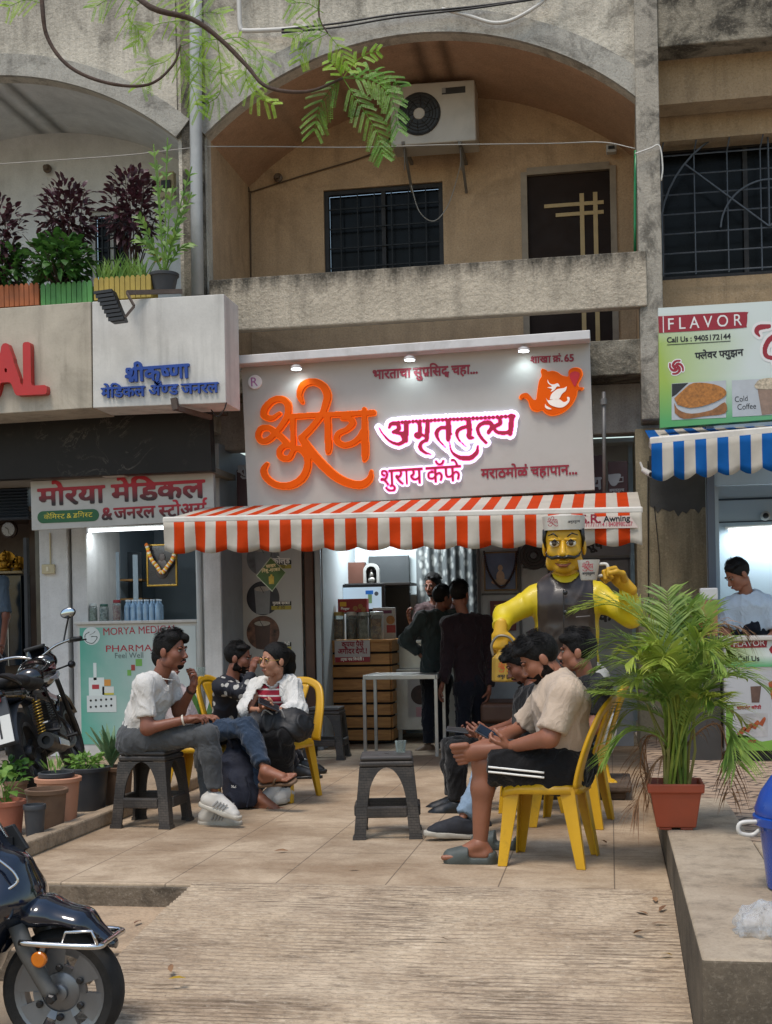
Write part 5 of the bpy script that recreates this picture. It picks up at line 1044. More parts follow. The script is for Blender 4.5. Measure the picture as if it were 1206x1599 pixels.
def pot(label, px, base, top, wpx, mat, plant=None, z=.061, name='plant_pot', group=None):
    b = atZ(px, base-4, z); s = 2000/(b.y*math.cos(YAW)-b.x*math.sin(YAW)); r1 = wpx/s/2; h = (base-top)/s*1.02; b.y += r1*.8; b.x *= 1+r1*.8/b.y
    t = wempty(name, label, 'plant pot', tuple(b), group); g = MB(); pot_mesh(g, b, r1*.74, r1*.93, h); g.build('pot', mat, t, smooth=40); g = MB(); g.lathe([(.001, h-.034), (r1*.86, h-.036)], b, 20, caps=False); g.build('soil', SOIL, t)
    return t, b, r1, h
t, b, r, h = pot('pink terracotta pot with big leafy seedling, leftmost in the row of pots', 8, 1312, 1258, 68, TERRA)
g = MB(); bush(g, b+V(-.02, 0, h+.1), (r*1.1, r, .09), 46, .09, .05); stems(g, b+V(0, 0, h-.03), b+V(0, 0, h+.1), (r*.8, r*.6, .08), 8, .004); g.build('plant', G_LIGHT, t)
t, b, r, h = pot('small empty dark grey pot in front of the brown clay pot', 55, 1313, 1263, 36, DGREY)
t, b, r, h = pot('brown weathered clay pot of bare soil beside the small grey pot', 74, 1300, 1240, 68, CLAY)
t, b, r, h = pot('peach plastic pot holding a smaller black pot with grassy sprouts', 92, 1288, 1222, 74, PEACH)
g = MB(); pot_mesh(g, b+V(-.01, 0, h-.04), r*.6, r*.72, .07); ip = g.build('inner_pot', DGREY, t, smooth=40); g = MB(); bush(g, b+V(-.01, 0, h+.05), (r*.5, r*.4, .03), 26, .08, .012, .1, 1.4); g.build('sprouts', G_LIGHT, t)
t, b, r, h = pot('large black pot with low leafy plants near the grey plastic stool', 135, 1272, 1206, 78, DGREY)
g = MB(); bush(g, b+V(0, 0, h+.03), (r*.95, r*.8, .05), 120, .055, .032, .3, .4); stems(g, b+V(0, 0, h-.03), b+V(0, 0, h), (r*.8, r*.7, .05), 14, .003); g.build('plant', G_LIGHT, t)
t, b, r, h = pot('brown pot with a spiky aloe just behind the grey plastic stool', 182, 1262, 1204, 58, CLAY)
g = MB()
for i in range(22):
    a = i*2.4; e = .7+.6*(i/22); d = V(math.cos(a)*math.cos(e), math.sin(a)*math.cos(e), math.sin(e)+.3)
    leaf(g, b+V(-.03, 0, h-.01), d, V(0, 0, 1)-d*.4, random.uniform(.2, .34), .036, .03, 4, .7)
g.build('aloe', G_ALOE, t, solid=.008)
t, b, r, h = pot('terracotta pot with arching seedling behind the leftmost pot', 25, 1262, 1225, 40, CLAY)
g = MB(); bush(g, b+V(0, 0, h+.07), (.1, .08, .07), 60, .075, .045, .4, .4); stems(g, b+V(0, 0, h-.03), b+V(0, 0, h+.08), (.08, .06, .06), 8, .004); g.build('plant', G_BUSH, t)
# leafy pot between the two seated men on the left
t, b, r, h = pot('broad leaved green plant between the men in white and dark patterned shirts', 322, 1216, 1160, 46, DGREY, z=.001)
g = MB()
for i in range(34): a = random.uniform(0, 6.3); d = V(math.cos(a)*.5, math.sin(a)*.5, random.uniform(.7, 1.4)); leaf(g, b+V(math.cos(a)*.03, math.sin(a)*.03, h-.02), d, V(math.cos(a), math.sin(a), .4), random.uniform(.3, .58), .09, .12, 5, .3)
g.build('plant', G_BUSH, t)
# areca palm
PB = atZ(1057, 1298, .201); PB.y += .12; PX, PYY, PZ = PB
pt = wempty('areca_palm', 'bushy areca palm in a square terracotta planter on the raised kerb', 'potted palm', (PX, PYY, PZ))
g = MB(); r0, r1, h = .092, .122, .225
def sq(rr, z): return [V(PX+sx*rr, PYY+sy*rr, PZ+z) for sx, sy in ((-1, -1), (1, -1), (1, 1), (-1, 1))]
rings = [sq(r0, .012), sq(r1*.97, h-.045), sq(r1*1.08, h-.043), sq(r1*1.1, h), sq(r1*.98, h), sq(r1*.93, h-.04)]; vs = [p for q in rings for p in q]; fs = [(i*4+k, i*4+(k+1) % 4, (i+1)*4+(k+1) % 4, (i+1)*4+k) for i in range(5) for k in range(4)]+[(3, 2, 1, 0)]; g.add(vs, fs)
for sx in (-1, 1): g.box(PX+sx*.05-.03, PX+sx*.05+.03, PYY-.085, PYY+.085, PZ, PZ+.012)
g.build('planter', BRICKP, pt, bevel=.007, seg=3); g = MB(); g.add(sq(r1*.93, h-.038), [(0, 1, 2, 3)]); g.build('soil', SOIL, pt)
FR = [([(1060, 1080), (1048, 1000), (1042, 925)], 0, .2, 0), ([(1050, 1090), (1020, 990), (960, 945), (908, 952)], -.1, .17, 1), ([(1050, 1100), (1008, 1030), (965, 1000), (925, 1028)], .05, .16, 0), ([(1066, 1100), (1090, 1010), (1125, 975), (1165, 985)], .1, .15, 2), ([(1075, 1120), (1110, 1070), (1150, 1050), (1192, 1072)], -.1, .16, 0), ([(1072, 1150), (1110, 1120), (1140, 1140), (1150, 1190)], -.2, .17, 0), ([(1040, 1160), (1000, 1140), (970, 1150), (945, 1185)], -.15, .14, 0), ([(1045, 1120), (1005, 1075), (965, 1065), (935, 1090)], .1, .15, 0), ([(1055, 1080), (1030, 1010), (1005, 960), (975, 935)], .2, .16, 1), ([(1064, 1090), (1085, 1020), (1100, 965), (1085, 940)], .25, .16, 0), ([(1058, 1100), (1050, 1050), (1032, 1010), (1005, 1010)], -.25, .15, 1), ([(1064, 1100), (1080, 1040), (1105, 1015), (1130, 1040)], -.28, .14, 0), ([(1060, 1110), (1066, 1040), (1072, 990), (1090, 985)], .1, .15, 0), ([(1050, 1140), (1015, 1110), (985, 1110), (958, 1140)], .2, .14, 0), ([(1070, 1140), (1105, 1105), (1135, 1105), (1165, 1130)], .25, .14, 1), ([(1060, 1090), (1040, 1040), (1010, 1040), (985, 1070)], -.3, .13, 1), ([(1066, 1150), (1085, 1100), (1100, 1080), (1115, 1100)], -.3, .12, 0),
      ([(1045, 1180), (1020, 1195), (1000, 1240), (990, 1262)], -.1, .1, 2), ([(1075, 1160), (1120, 1130), (1138, 1180), (1140, 1235)], .15, .11, 2), ([(1045, 1165), (1012, 1150), (1000, 1200), (1015, 1250)], .25, .1, 2)]+[([(1060+dx*.25, 1105), (1058+dx*.6, 1105-up*.6), (1058+dx, 1105-up+10), (1058+dx*1.35, 1105-up*.75)], dy, .13, i%3 == 0) for i, (dx, up, dy) in enumerate(((-60, 90, -.3), (55, 70, -.3), (-30, 130, .3), (35, 120, -.15), (-80, 45, .3), (80, 60, .3), (-20, 90, -.35), (20, 60, -.4), (-50, 20, -.35), (50, 25, -.35), (-90, 80, 0), (65, 110, .2), (-10, 150, .15), (-95, 30, -.1), (-70, 110, .1), (60, 100, .25), (-40, 60, -.4), (15, 165, .1)))]
gs = [MB(), MB(), MB()]
for i, (pp, dy, L, k) in enumerate(FR):
    b = V(PX+random.uniform(-.05, .05), PYY+random.uniform(-.05, .05), PZ+h-.04); path = [b]
    for j, q in enumerate(pp): path.append(atY(*q, PYY+dy*(j+1)/len(pp)))
    frond(gs[int(k)], path, L*1.08, .0125 if k < 2 else .006, 36 if k < 2 else 22, .3 if k < 2 else .9, .72, start=.3, jit=.1 if k < 2 else .3)
for k, (n_, m_) in enumerate((('fronds', G_PALM), ('young_fronds', G_PALM2), ('dry_fronds', G_DRY))): gs[k].build(n_, m_, pt)
g = MB()
for i in range(14): b = V(PX+random.uniform(-.06, .06), PYY+random.uniform(-.05, .05), PZ+h-.05); g.tube([b, b+V(random.uniform(-.04, .04), 0, .2), b+V(random.uniform(-.1, .1), random.uniform(-.05, .05), .42)], [.009, .007, .004], 6)
g.build('stems', M('palm_stem', '7d7a3a', .6, .3, 12, dirt='6b4f2c'), pt)

# ---- balcony planters above the pharmacy sign
yb_, zb_ = 10.42, atY(70, 476, 10.4).z
def picket(label, x0, x1, ytop, ybot, mat, zo=0):
    a, b = atY(x0, ytop, yb_), atY(x1, ytop, yb_); z0 = atY((x0+x1)/2, ybot, yb_).z+zo; hh = a.z-z0+.0
    t = wempty('planter_box', label, 'planter', ((a.x+b.x)/2, yb_, z0), 'picket planters on the sign ledge'); g = MB(); n = max(4, int((b.x-a.x)/.045)); w = (b.x-a.x)/n
    for i in range(n): xx = a.x+i*w; g.prism([(xx+.003, yb_, z0), (xx+w-.003, yb_, z0), (xx+w-.003, yb_, z0+hh*.9), (xx+w*.7, yb_, z0+hh), (xx+w*.3, yb_, z0+hh), (xx+.003, yb_, z0+hh*.9)], (0, .012, 0))
    g.build('pickets', mat, t); g = MB(); g.box(a.x, b.x, yb_+.013, yb_+.17, z0, z0+hh*.75); g.build('trough', mat, t); g = MB(); g.box(a.x+.01, b.x-.01, yb_+.02, yb_+.16, z0+hh*.751, z0+hh*.78); g.build('soil', SOIL, t); return t, (a+b)/2+V(0, .09, -hh*.2), (b.x-a.x)/2
picket('orange picket planter at the left end of the ledge over the pharmacy sign', -40, 61, 448, 479, M('orange_picket', '9c5528', .6, .15, 10, dirt='5f3a22'))
picket('green picket planter under the purple and green bushes', 63, 144, 443, 474, M('green_picket', '4e8a45', .6, .15, 10, dirt='35552f'))
picket('yellow picket planter with grassy leaves behind the flood lamp', 146, 236, 434, 466, M('yellow_picket', 'a08a3c', .6, .2, 10, dirt='6b5c30'))
def shrub(label, c_px, rpx, Y, n, mat, L, w, name='shrub', base=None, **kw):
    c = atY(*c_px, Y); s = Y/1950; r = (rpx[0]*s, .22, rpx[1]*s); b = atY(c_px[0], base or c_px[1]+rpx[1]*1.4, Y); t = wempty(name, label, 'plant', tuple(b)); g = MB(); bush(g, c, r, n, L, w, **kw); g.build('foliage', mat, t); g = MB(); stems(g, b, c, r, 10, .007); g.build('stems', BARK, t); return t
shrub('dark purple leaved shrub at the left edge of the balcony planters', (2, 375), (38, 75), 10.6, 340, G_PURP, .11, .045, base=450); shrub('tall dark purple shrub over the green picket planter', (104, 335), (46, 60), 10.65, 480, G_PURP, .1, .04, base=450); shrub('dark purple shrub under the clothes line behind the yellow planter', (207, 325), (44, 68), 10.7, 560, G_PURP, .1, .04, base=440)
shrub('bright green bushy plant growing over the green picket planter', (95, 405), (52, 40), 10.5, 460, G_BUSH, .1, .06, base=450); shrub('mid green shrub spilling behind the orange picket planter', (15, 420), (40, 36), 10.55, 260, G_BUSH, .09, .05, base=455)
b = atY(190, 446, 10.52); t = wempty('grass_plant', 'long grassy green leaves in the yellow picket planter', 'plant', tuple(b)); g = MB()
for i in range(170): leaf(g, b+V(random.uniform(-.22, .22), random.uniform(-.05, .05), 0), V(random.uniform(-.5, .5), random.uniform(-.3, .3), 1), V(0, -1, .3)+rv(.4), random.uniform(.18, .4), .012, .25, 3)
g.build('leaves', G_LIGHT, t)
b = atY(257, 455, 10.5); t = wempty('potted_plant', 'black pot with long strappy green and yellowing leaves at the pipe end of the ledge', 'plant pot', tuple(b)); g = MB(); pot_mesh(g, b, .09, .12, .15); g.build('pot', DGREY, t, smooth=40); g = MB(); gy = MB()
for (px, py, L) in ((225, 370, 0), (215, 335, 0), (245, 250, 0), (300, 260, 0), (285, 330, 0), (295, 380, 0), (230, 380, 1), (215, 372, 0), (270, 290, 0), (240, 225, 0), (262, 215, 0), (300, 300, 0), (275, 365, 0), (250, 350, 0)):
    e = atY(px, py, 10.5+random.uniform(-.15, .15)); s_ = b+V(0, 0, .13); m = s_.lerp(e, .55)+V(0, 0, .06); C = [Vector(q) for q in catmull([tuple(s_), tuple(m), tuple(e)], 4)]
    for i in range(len(C)-1):
        for sd in (-1, 1): leaf(gy if L else g, C[i], (C[i+1]-C[i]).normalized()+V(sd*.5, random.uniform(-.4, .4), -.1), V(0, -1, .5), .11 if i > 1 else .02, .03, .4, 3)
    (gy if L else g).tube(C, .006, 5)
g.build('leaves', G_LIGHT, t); gy.build('yellow_leaves', G_YEL, t)
# ---- tree branch reaching in from above
YTB = 5.2
tr = wempty('tree_branch', 'feathery leaved tree branch hanging in from above at the top of the picture', 'tree', tuple(atY(300, -160, YTB)))
def px3(L): return [atY(x, y, YTB+dy) for x, y, dy in L]
b1 = px3([(120, -330, .6), (170, -90, .3), (222, 2, 0), (300, 30, 0), (345, 62, .02), (385, 102, .02), (418, 136, 0), (480, 143, -.05), (536, 122, -.08)]); b2 = px3([(40, -330, .6), (62, -80, .2), (66, 5, .1), (75, 60, .1), (110, 105, .08), (170, 130, .05), (232, 132, .05), (270, 102, .1), (282, 70, .12)]); b3 = px3([(520, -280, .5), (505, -60, .3), (498, 20, .2), (512, 52, .18)])
g = MB(); sm = lambda L: [Vector(q) for q in catmull([tuple(p) for p in L], 6)]
for L, r in ((b1, .0125), (b2, .01), (b3, .006)): C = sm(L); g.tube(C, [r*1.2*(1-.65*i/len(C))*(1+.12*mnoise.noise((i*.6, r*99, 0))) for i in range(len(C))], 8)
g.build('branches', BARK, tr, smooth=True)
def bipin(mb, path, npin, pl, ll):
    C = sm(path); mb.tube(C, .0017, 4, caps=False); n = len(C)
    for k in range(npin):
        t = .15+.85*k/(npin-1); f = t*(n-1); i = min(int(f), n-2); c = C[i].lerp(C[i+1], f-i); d = (C[i+1]-C[i]).normalized(); s = d.cross(V(0, -1, 0)).normalized()
        for sg in (-1, 1):
            dd = (d*.75+s*sg*.8+V(0, random.uniform(-.35, .35), -.12)).normalized(); L = 1.5*pl*(.55+.6*math.sin(math.pi*(.15+.75*t)))*random.uniform(.85, 1.1); m = 17
            for j in range(m):
                u = (j+1)/m; q = c+dd*(L*u)-V(0, 0, 1)*(.15*L*u*u); ns = dd.cross(V(0, -1, .4)).normalized()
                for sg2 in (-1, 1): leaf(mb, q, dd*.55+ns*sg2, V(0, -1, .5)+rv(.3), ll*(1-.35*abs(u-.4)), ll*.36, .1, 2)
gl_, gd_ = MB(), MB()
for path, np_, pl, k in (([(536, 122, -.08), (560, 160, -.1), (588, 205, -.1), (598, 240, -.1)], 13, .05, 1), ([(536, 122, -.08), (580, 125, -.12), (610, 150, -.15), (622, 200, -.15)], 13, .046, 1), ([(536, 122, -.08), (520, 135, -.06), (500, 165, -.02), (492, 200, 0)], 9, .055, 1), ([(536, 122, -.08), (552, 100, -.08), (572, 85, -.08), (588, 80, -.08)], 5, .03, 0), ([(536, 122, -.08), (525, 105, -.1), (515, 95, -.1)], 4, .03, 0), ([(536, 122, -.1), (585, 110, .1), (625, 135, .2)], 8, .05, 1),
                         ([(512, 52, .18), (485, 45, .2), (460, 58, .2)], 7, .05, 0), ([(512, 52, .18), (530, 75, .2), (540, 95, .2)], 5, .04, 0), ([(505, 20, .2), (480, 5, .2), (455, 5, .2)], 7, .055, 0), ([(512, 52, .18), (480, 70, .2), (470, 92, .22)], 5, .045, 0),
                         ([(282, 72, .12), (260, 95, .12), (235, 105, .12), (222, 130, .12)], 9, .06, 0), ([(282, 72, .12), (300, 95, .15), (330, 110, .15), (362, 118, .15)], 9, .06, 0), ([(282, 72, .12), (290, 40, .15), (320, 20, .15), (345, 22, .15)], 9, .06, 0), ([(282, 72, .12), (285, 105, .18), (300, 135, .18), (310, 170, .18)], 8, .055, 0), ([(300, 30, 0), (285, 0, .1), (250, -20, .1)], 8, .06, 0), ([(345, 62, .02), (380, 60, .15), (410, 90, .15), (405, 120, .15)], 8, .055, 0), ([(385, 102, .02), (385, 125, .05), (400, 150, .05), (425, 162, .05)], 7, .045, 0), ([(340, 60, .1), (315, 70, .2), (310, 110, .22)], 8, .06, 0), ([(222, 2, 0), (200, 25, .1), (215, 45, .1)], 7, .06, 0), ([(222, 2, 0), (180, -5, .2), (150, 10, .2)], 7, .06, 0), ([(66, 5, .1), (40, 0, .1), (15, 10, .1)], 6, .05, 0), ([(340, 60, .05), (345, 140, .15), (320, 165, .2)], 8, .045, 0), ([(282, 72, .12), (320, 60, .3), (370, 75, .35), (400, 130, .35)], 11, .055, 0), ([(300, 30, 0), (240, 40, .3), (210, 70, .3)], 8, .055, 0)):
    bipin(gd_ if k else gl_, px3(path), np_, pl, .0105)
gl_.build('foliage', G_TREE, tr); gd_.build('foliage', G_TREE2, tr)
# dry leaves and litter on the ground
for i, (px, py, z, c) in enumerate(((1012, 1430, -.03, G_DRY), (1025, 1410, -.02, G_DRY), (1018, 1445, -.04, G_DRY), (1030, 1425, -.02, G_DRY), (1050, 1494, -.06, G_YEL), (560, 1358, .004, G_DRY), (450, 1330, .004, G_DRY), (947, 1318, .004, G_DRY), (1150, 1240, .165, G_DRY), (700, 1470, -.05, G_DRY), (290, 1530, -.1, G_YEL), (268, 1520, -.1, G_DRY), (220, 1440, -.1, G_DRY), (990, 1460, -.05, G_DRY))):
    p = atZ(px, py, z)
    if z < 0 and px > 300 and py > 1385:
        for _ in range(4): p = atZ(px, py, .008-(YP+.03-p.y)*.106)
    g = MB(); leaf(g, p+V(0, 0, .006), V(random.uniform(-1, 1), random.uniform(-1, 1), .15), V(0, 0, 1)+rv(.3), random.uniform(.05, .08), .025, .1, 3, .4)
    tag(g.build('fallen_leaf', c), ('yellow' if c is G_YEL else 'dry brown')+' fallen leaf lying on the '+('ramp' if z < 0 else 'floor tiles' if z < .1 else 'pavers'), 'leaf', 'fallen leaves')

# ============================================================ things on the facade
ya = 12.05
ac = wempty('air_conditioner', 'white outdoor air conditioner unit with round black fan high in the arched recess', 'air conditioner', tuple(atY(678, 225, ya)))
ACW = M('ac_casing', 'b5aea2', .4, .06, 4, dirt='7d7468', damt=.3)
g = MB(); skew(g, [(609, 133), (741, 124), (744, 219), (611, 228)], ya, .32); g.build('casing', ACW, ac, bevel=.012, seg=3)
c = atY(655, 178, ya-.002); g = MB(); g.lathe([(.2, 0), (.205, .006), (.198, .012)], c, 40, (0, -1, 0)); g.build('fan_shroud', M('fan_black', '1c1b1a', .5, .15, 9), ac, smooth=40)
g = MB()
for rr in (.19, .16, .13, .1): g.tube([c+V(rr*math.cos(t), -.016, rr*math.sin(t)) for t in np.linspace(0, 2*math.pi, 33)], .003, 4, caps=False)
for i in range(10): a = R(36*i); g.tube([c+V(.06*math.cos(a), -.016, .06*math.sin(a)), c+V(.198*math.cos(a+.25), -.014, .198*math.sin(a+.25))], .003, 4)
g.build('fan_grille', M('grille_dark', '2b2a28', .4), ac); g = MB(); g.lathe([(.055, 0), (.05, .006)], c+V(0, -.014, 0), 24, (0, -1, 0)); g.build('fan_hub', ACW, ac, smooth=40)
panel('name_plate', 690, 136, 727, 146, ya-.002, .002, M('plate_dark', '2d2b2a', .4, .1), ac, 0); panel('name_plate', 690, 137, 696, 145, ya-.004, .002, M('plate_grey', '8a8784', .4, .1), ac, 0)
for px in (631, 719): a = atY(px, 222, ya+.05); g = MB(); g.obox(a+V(0, -.06, -.03), a+V(0, .5, -.03), .03, .03); g.obox(a+V(0, .0, -.04), a+V(0, .48, -.32), .025, .025); g.obox(a+V(0, .02, -.03), a+V(0, .02, -.26), .03, .006); g.build('bracket', M('bracket_grey', '6d6860', .6, .2, 9), ac)
def wire(label, pts, r, mat, name='cable', cat='cable', kk=6): P = [Vector(q) for q in catmull([tuple(atY(x, y, Y)) for x, y, Y in pts], kk)]; g = MB(); g.tube(P, r, 6); return tag(g.build(name, mat, smooth=True), label, cat)
GW = M('grey_wire', 'a09c94', .5, .1, 9); WW = M('white_wire', 'c2c0ba', .5)
wire('thin wire drooping in a loop from the air conditioner over the dark window', [(725, 225, 12.3), (716, 270, 12.5), (700, 320, 12.45), (678, 345, 12.4), (655, 330, 12.45), (641, 285, 12.5)], .005, GW)
wire('black conduit line climbing the back wall of the arched recess', [(392, 440, 12.58), (391, 302, 12.58), (392, 300, 12.58), (480, 272, 12.58), (580, 241, 12.58), (610, 215, 12.58)], .008, M('dark_conduit', '5b4a38', .7), kk=3)
wire('pale wire strung across the arched recess', [(322, 229, 11.15), (420, 229, 11.5), (560, 230, 11.5), (700, 226, 11.5), (860, 224, 11.5), (940, 222, 11.3), (992, 232, 11.12)], .005, GW)
wire('clothes line strung across the white balcony above the purple shrubs', [(-60, 260, 10.9), (90, 250, 10.95), (200, 242, 10.98), (297, 231, 11.0)], .004, GW)
wire('pale cable hanging beside the pillar by the barred window', [(992, 240, 11.05), (1015, 232, 11.05), (1030, 228, 11.05), (1035, 260, 11.05), (1033, 282, 11.05)], .007, WW)
wire('thick white conduit bending along the wall at the top', [(372, -60, 11.1), (374, 20, 11.1), (376, 44, 11.1), (385, 48, 11.1), (440, 46, 11.1), (480, 42, 11.1)], .022, WW, 'conduit', 'conduit')
wire('white cable trunk sagging over the big arch', [(690, 14, 11.08), (730, 24, 11.08), (775, 36, 11.08), (815, 24, 11.08), (860, -10, 11.08), (880, -60, 11.08)], .016, WW)
for k, lb in enumerate(('upper black cable sagging along the top of the big arch', 'lower black cable sagging along the top of the big arch')): wire(lb, [(440, 46+k*5, 11.06), (530, 36+k*6, 11.06), (620, 22+k*5, 11.06), (740, 10+k*3, 11.06), (860, -5, 11.06)], .009, BLACKP)
tag(wire('grey downpipe running down the wall between the two arches', [(306, -60, 11.05), (306, 200, 11.05), (309, 462, 11.05)], .058, M('grey_downpipe', 'a8aaa8', .45, .08, 3, dirt='6d6c68', damt=.3), 'downpipe', kk=2), cat='pipe'); tag(wire('slim green pipe beside the pillar in the arched recess', [(993, 235, 11.25), (992, 310, 11.25), (992, 393, 11.25)], .013, M('green_pipe', '1f7a4a', .4, .1, 9), 'pipe', kk=2), cat='pipe')
def lampbox(name, label, cat, px, py, Y, s, mat, m2): c = atY(px, py, Y); t = wempty(name, label, cat, tuple(c)); g = MB(); g.bx(c, (s[0], .08, s[1])); g.build('body', mat, t, bevel=.01); g = MB(); g.bx(c+V(0, -.05, 0), (s[0]*.6, .02, s[1]*.3)); g.build('front', m2, t); return t
lampbox('security_camera', 'small white box camera on the recess wall over the brown door', 'security camera', 955, 233, 12.5, (.1, .08), LIDW, BLACKP); lampbox('meter_box', 'beige electric meter box behind the balcony plants', 'meter box', 262, 290, 12.4, (.16, .26), M('beige_plastic', 'b5a988'), BLACKP)
for px, py, lb in ((435, 278, 'bare bulb holder on the back wall of the orange recess'), (75, 264, 'bulb holder on the white balcony wall')): c = atY(px, py, 12.55); t = wempty('bulb_holder', lb, 'lamp holder', tuple(c)); g = MB(); g.lathe([(.045, 0), (.045, .02), (.025, .03), (.025, .07)], c, 14, (0, -1, 0)); g.build('holder', M('holder_brown', '5d4c3c', .5), t, smooth=40)
# flood lamp leaning over the pharmacy sign
fl = wempty('flood_lamp', 'black finned flood lamp on a steel arm over the pharmacy sign', 'lamp', tuple(atY(172, 475, 9.9)))
p = [atY(*q, 9.85) for q in ((146, 455), (175, 451), (195, 500), (172, 503))]; g = MB(); g.prism(p, (0, .1, 0)); g.build('housing', BLACKP, fl, bevel=.012); g = MB()
for i in range(8): u = (i+.5)/8; g.obox(p[0].lerp(p[3], u)+V(0, -.012, 0), p[1].lerp(p[2], u)+V(0, -.012, 0), .012, .024)
g.build('fins', M('fin_black', '222326', .5), fl); g = MB(); a, b = atY(198, 457, 10.2), atY(285, 455, 10.4); g.obox(a, b, .03, .035); g.obox(a, atY(210, 478, 9.9), .012, .025); g.obox(atY(210, 478, 9.9), atY(195, 496, 9.88), .012, .02); g.build('arm', M('rusty_steel', '4d4038', .7, .25, 12), fl)
hk = wempty('steel_bracket', 'rusty steel bracket under the right end of the pharmacy sign', 'bracket', tuple(atY(300, 635, 10.2))); g = MB(); g.obox(atY(272, 622, 10.24), atY(275, 640, 10.24), .05, .05, (0, 1, 0)); g.obox(atY(275, 637, 10.24), atY(330, 652, 10.6), .03, .04); g.build('bar', M('rusty_steel', '4d4038'), hk)
wire('black wire curling below the pharmacy sign box', [(354, 628, 10.3), (350, 640, 10.3), (340, 650, 10.35), (330, 640, 10.4)], .006, BLACKP); cc = wempty('bullet_camera', 'small white bullet camera at the end of the blue awning', 'security camera', tuple(atY(1012, 738, 10.9))); a, b = atY(1005, 734, 10.9), atY(1017, 741, 10.8); g = MB(); g.tube([a, b], [.022, .026], 12); g.tube([a, a+V(-.02, .15, .08)], .01, 6); g.build('body', LIDW, cc, smooth=40); g = MB(); g.tube([b, b+(b-a).normalized()*.006], .02, 12); g.build('lens', BLACKP, cc)
# ============================================================ people: rounded limbs blended into one surface
class SDF:
    def __init__(self, res, k=.03): self.res = res; self.k = k; self.pr = []; self.cuts = []; self.sub = []
    def cap(self, a, b, ra, rb=None, k=None, cut=None, flat=None):
        """tapered limb a->b; flat=(axis, factor) widens it along an axis; cut=[(point, normal)] trims the end the normal points to"""
        self.pr.append(('c', np.array(a, float), np.array(b, float), ra, ra if rb is None else rb, k, cut or [], flat)); return self
    def ell(self, c, r, M3=None, k=None, cut=None): self.pr.append(('e', np.array(c, float), np.array(r, float), M3, 0, k, cut or [], None)); return self
    def _bb(self, p):
        if p[0] == 'c': m = max(p[3], p[4])*(p[7][1] if p[7] else 1); return np.minimum(p[1], p[2])-m, np.maximum(p[1], p[2])+m
        m = p[2].max(); return p[1]-m, p[1]+m
    def mesh(self, warp=None):
        bb = [self._bb(p) for p in self.pr]; lo = np.min([b[0] for b in bb], 0)-self.k-3*self.res; hi = np.max([b[1] for b in bb], 0)+self.k+3*self.res; h = self.res
        n = np.ceil((hi-lo)/h).astype(int)+1; D = np.full(n, 1., np.float32)
        def block(b, mg):
            i0 = np.maximum(0, np.floor((b[0]-mg-lo)/h).astype(int)); i1 = np.minimum(n, np.ceil((b[1]+mg-lo)/h).astype(int)+1)
            G = [lo[a]+h*np.arange(i0[a], i1[a]) for a in range(3)]; return tuple(slice(i0[a], i1[a]) for a in range(3)), np.stack(np.meshgrid(*G, indexing='ij'), -1)
        def dist(p, Q):
            if p[0] == 'c':
                a, b = p[1], p[2]; ba = b-a; L = max(ba@ba, 1e-9); t = np.clip(((Q-a)@ba)/L, 0, 1); v = Q-a-t[..., None]*ba
                if p[7]: ax, f = np.array(p[7][0]), p[7][1]; v = v-(v@ax)[..., None]*ax*(1-1/f)
                d = np.sqrt((v*v).sum(-1))-(p[3]+(p[4]-p[3])*t)
            else:
                v = Q-p[1]
                if p[3] is not None: v = v@p[3]
                q = v/p[2]; m = np.sqrt((q*q).sum(-1)); d = (m-1)*np.sqrt((v*v).sum(-1))/np.maximum(m, 1e-6) if True else 0
            for c, nn in p[6]: nn = np.array(nn, float); nn = nn/np.linalg.norm(nn); d = np.maximum(d, (Q-np.array(c))@nn)
            return d
        for p, b in zip(self.pr, bb):
            k = self.k if p[5] is None else p[5]; sl, Q = block(b, k+2*h); d = dist(p, Q); o = D[sl]; hh = np.clip(.5+.5*(d-o)/k, 0, 1); D[sl] = d*(1-hh)+o*hh-k*hh*(1-hh)
        for p in self.sub:
            k = p[5] or self.k; sl, Q = block(self._bb(p), k+2*h); d = -dist(p, Q); o = D[sl]; hh = np.clip(.5-.5*(d-o)/k, 0, 1); D[sl] = o*hh+d*(1-hh)+k*hh*(1-hh)
        for c, nn in self.cuts:
            nn = np.array(nn, float); nn /= np.linalg.norm(nn); c = np.array(c, float)
            g = sum((((lo[a]+h*np.arange(n[a]))-c[a])*nn[a]).reshape([-1 if q == a else 1 for q in range(3)]) for a in range(3)); D = np.maximum(D, g.astype(np.float32))
        return nets(D, lo, h)
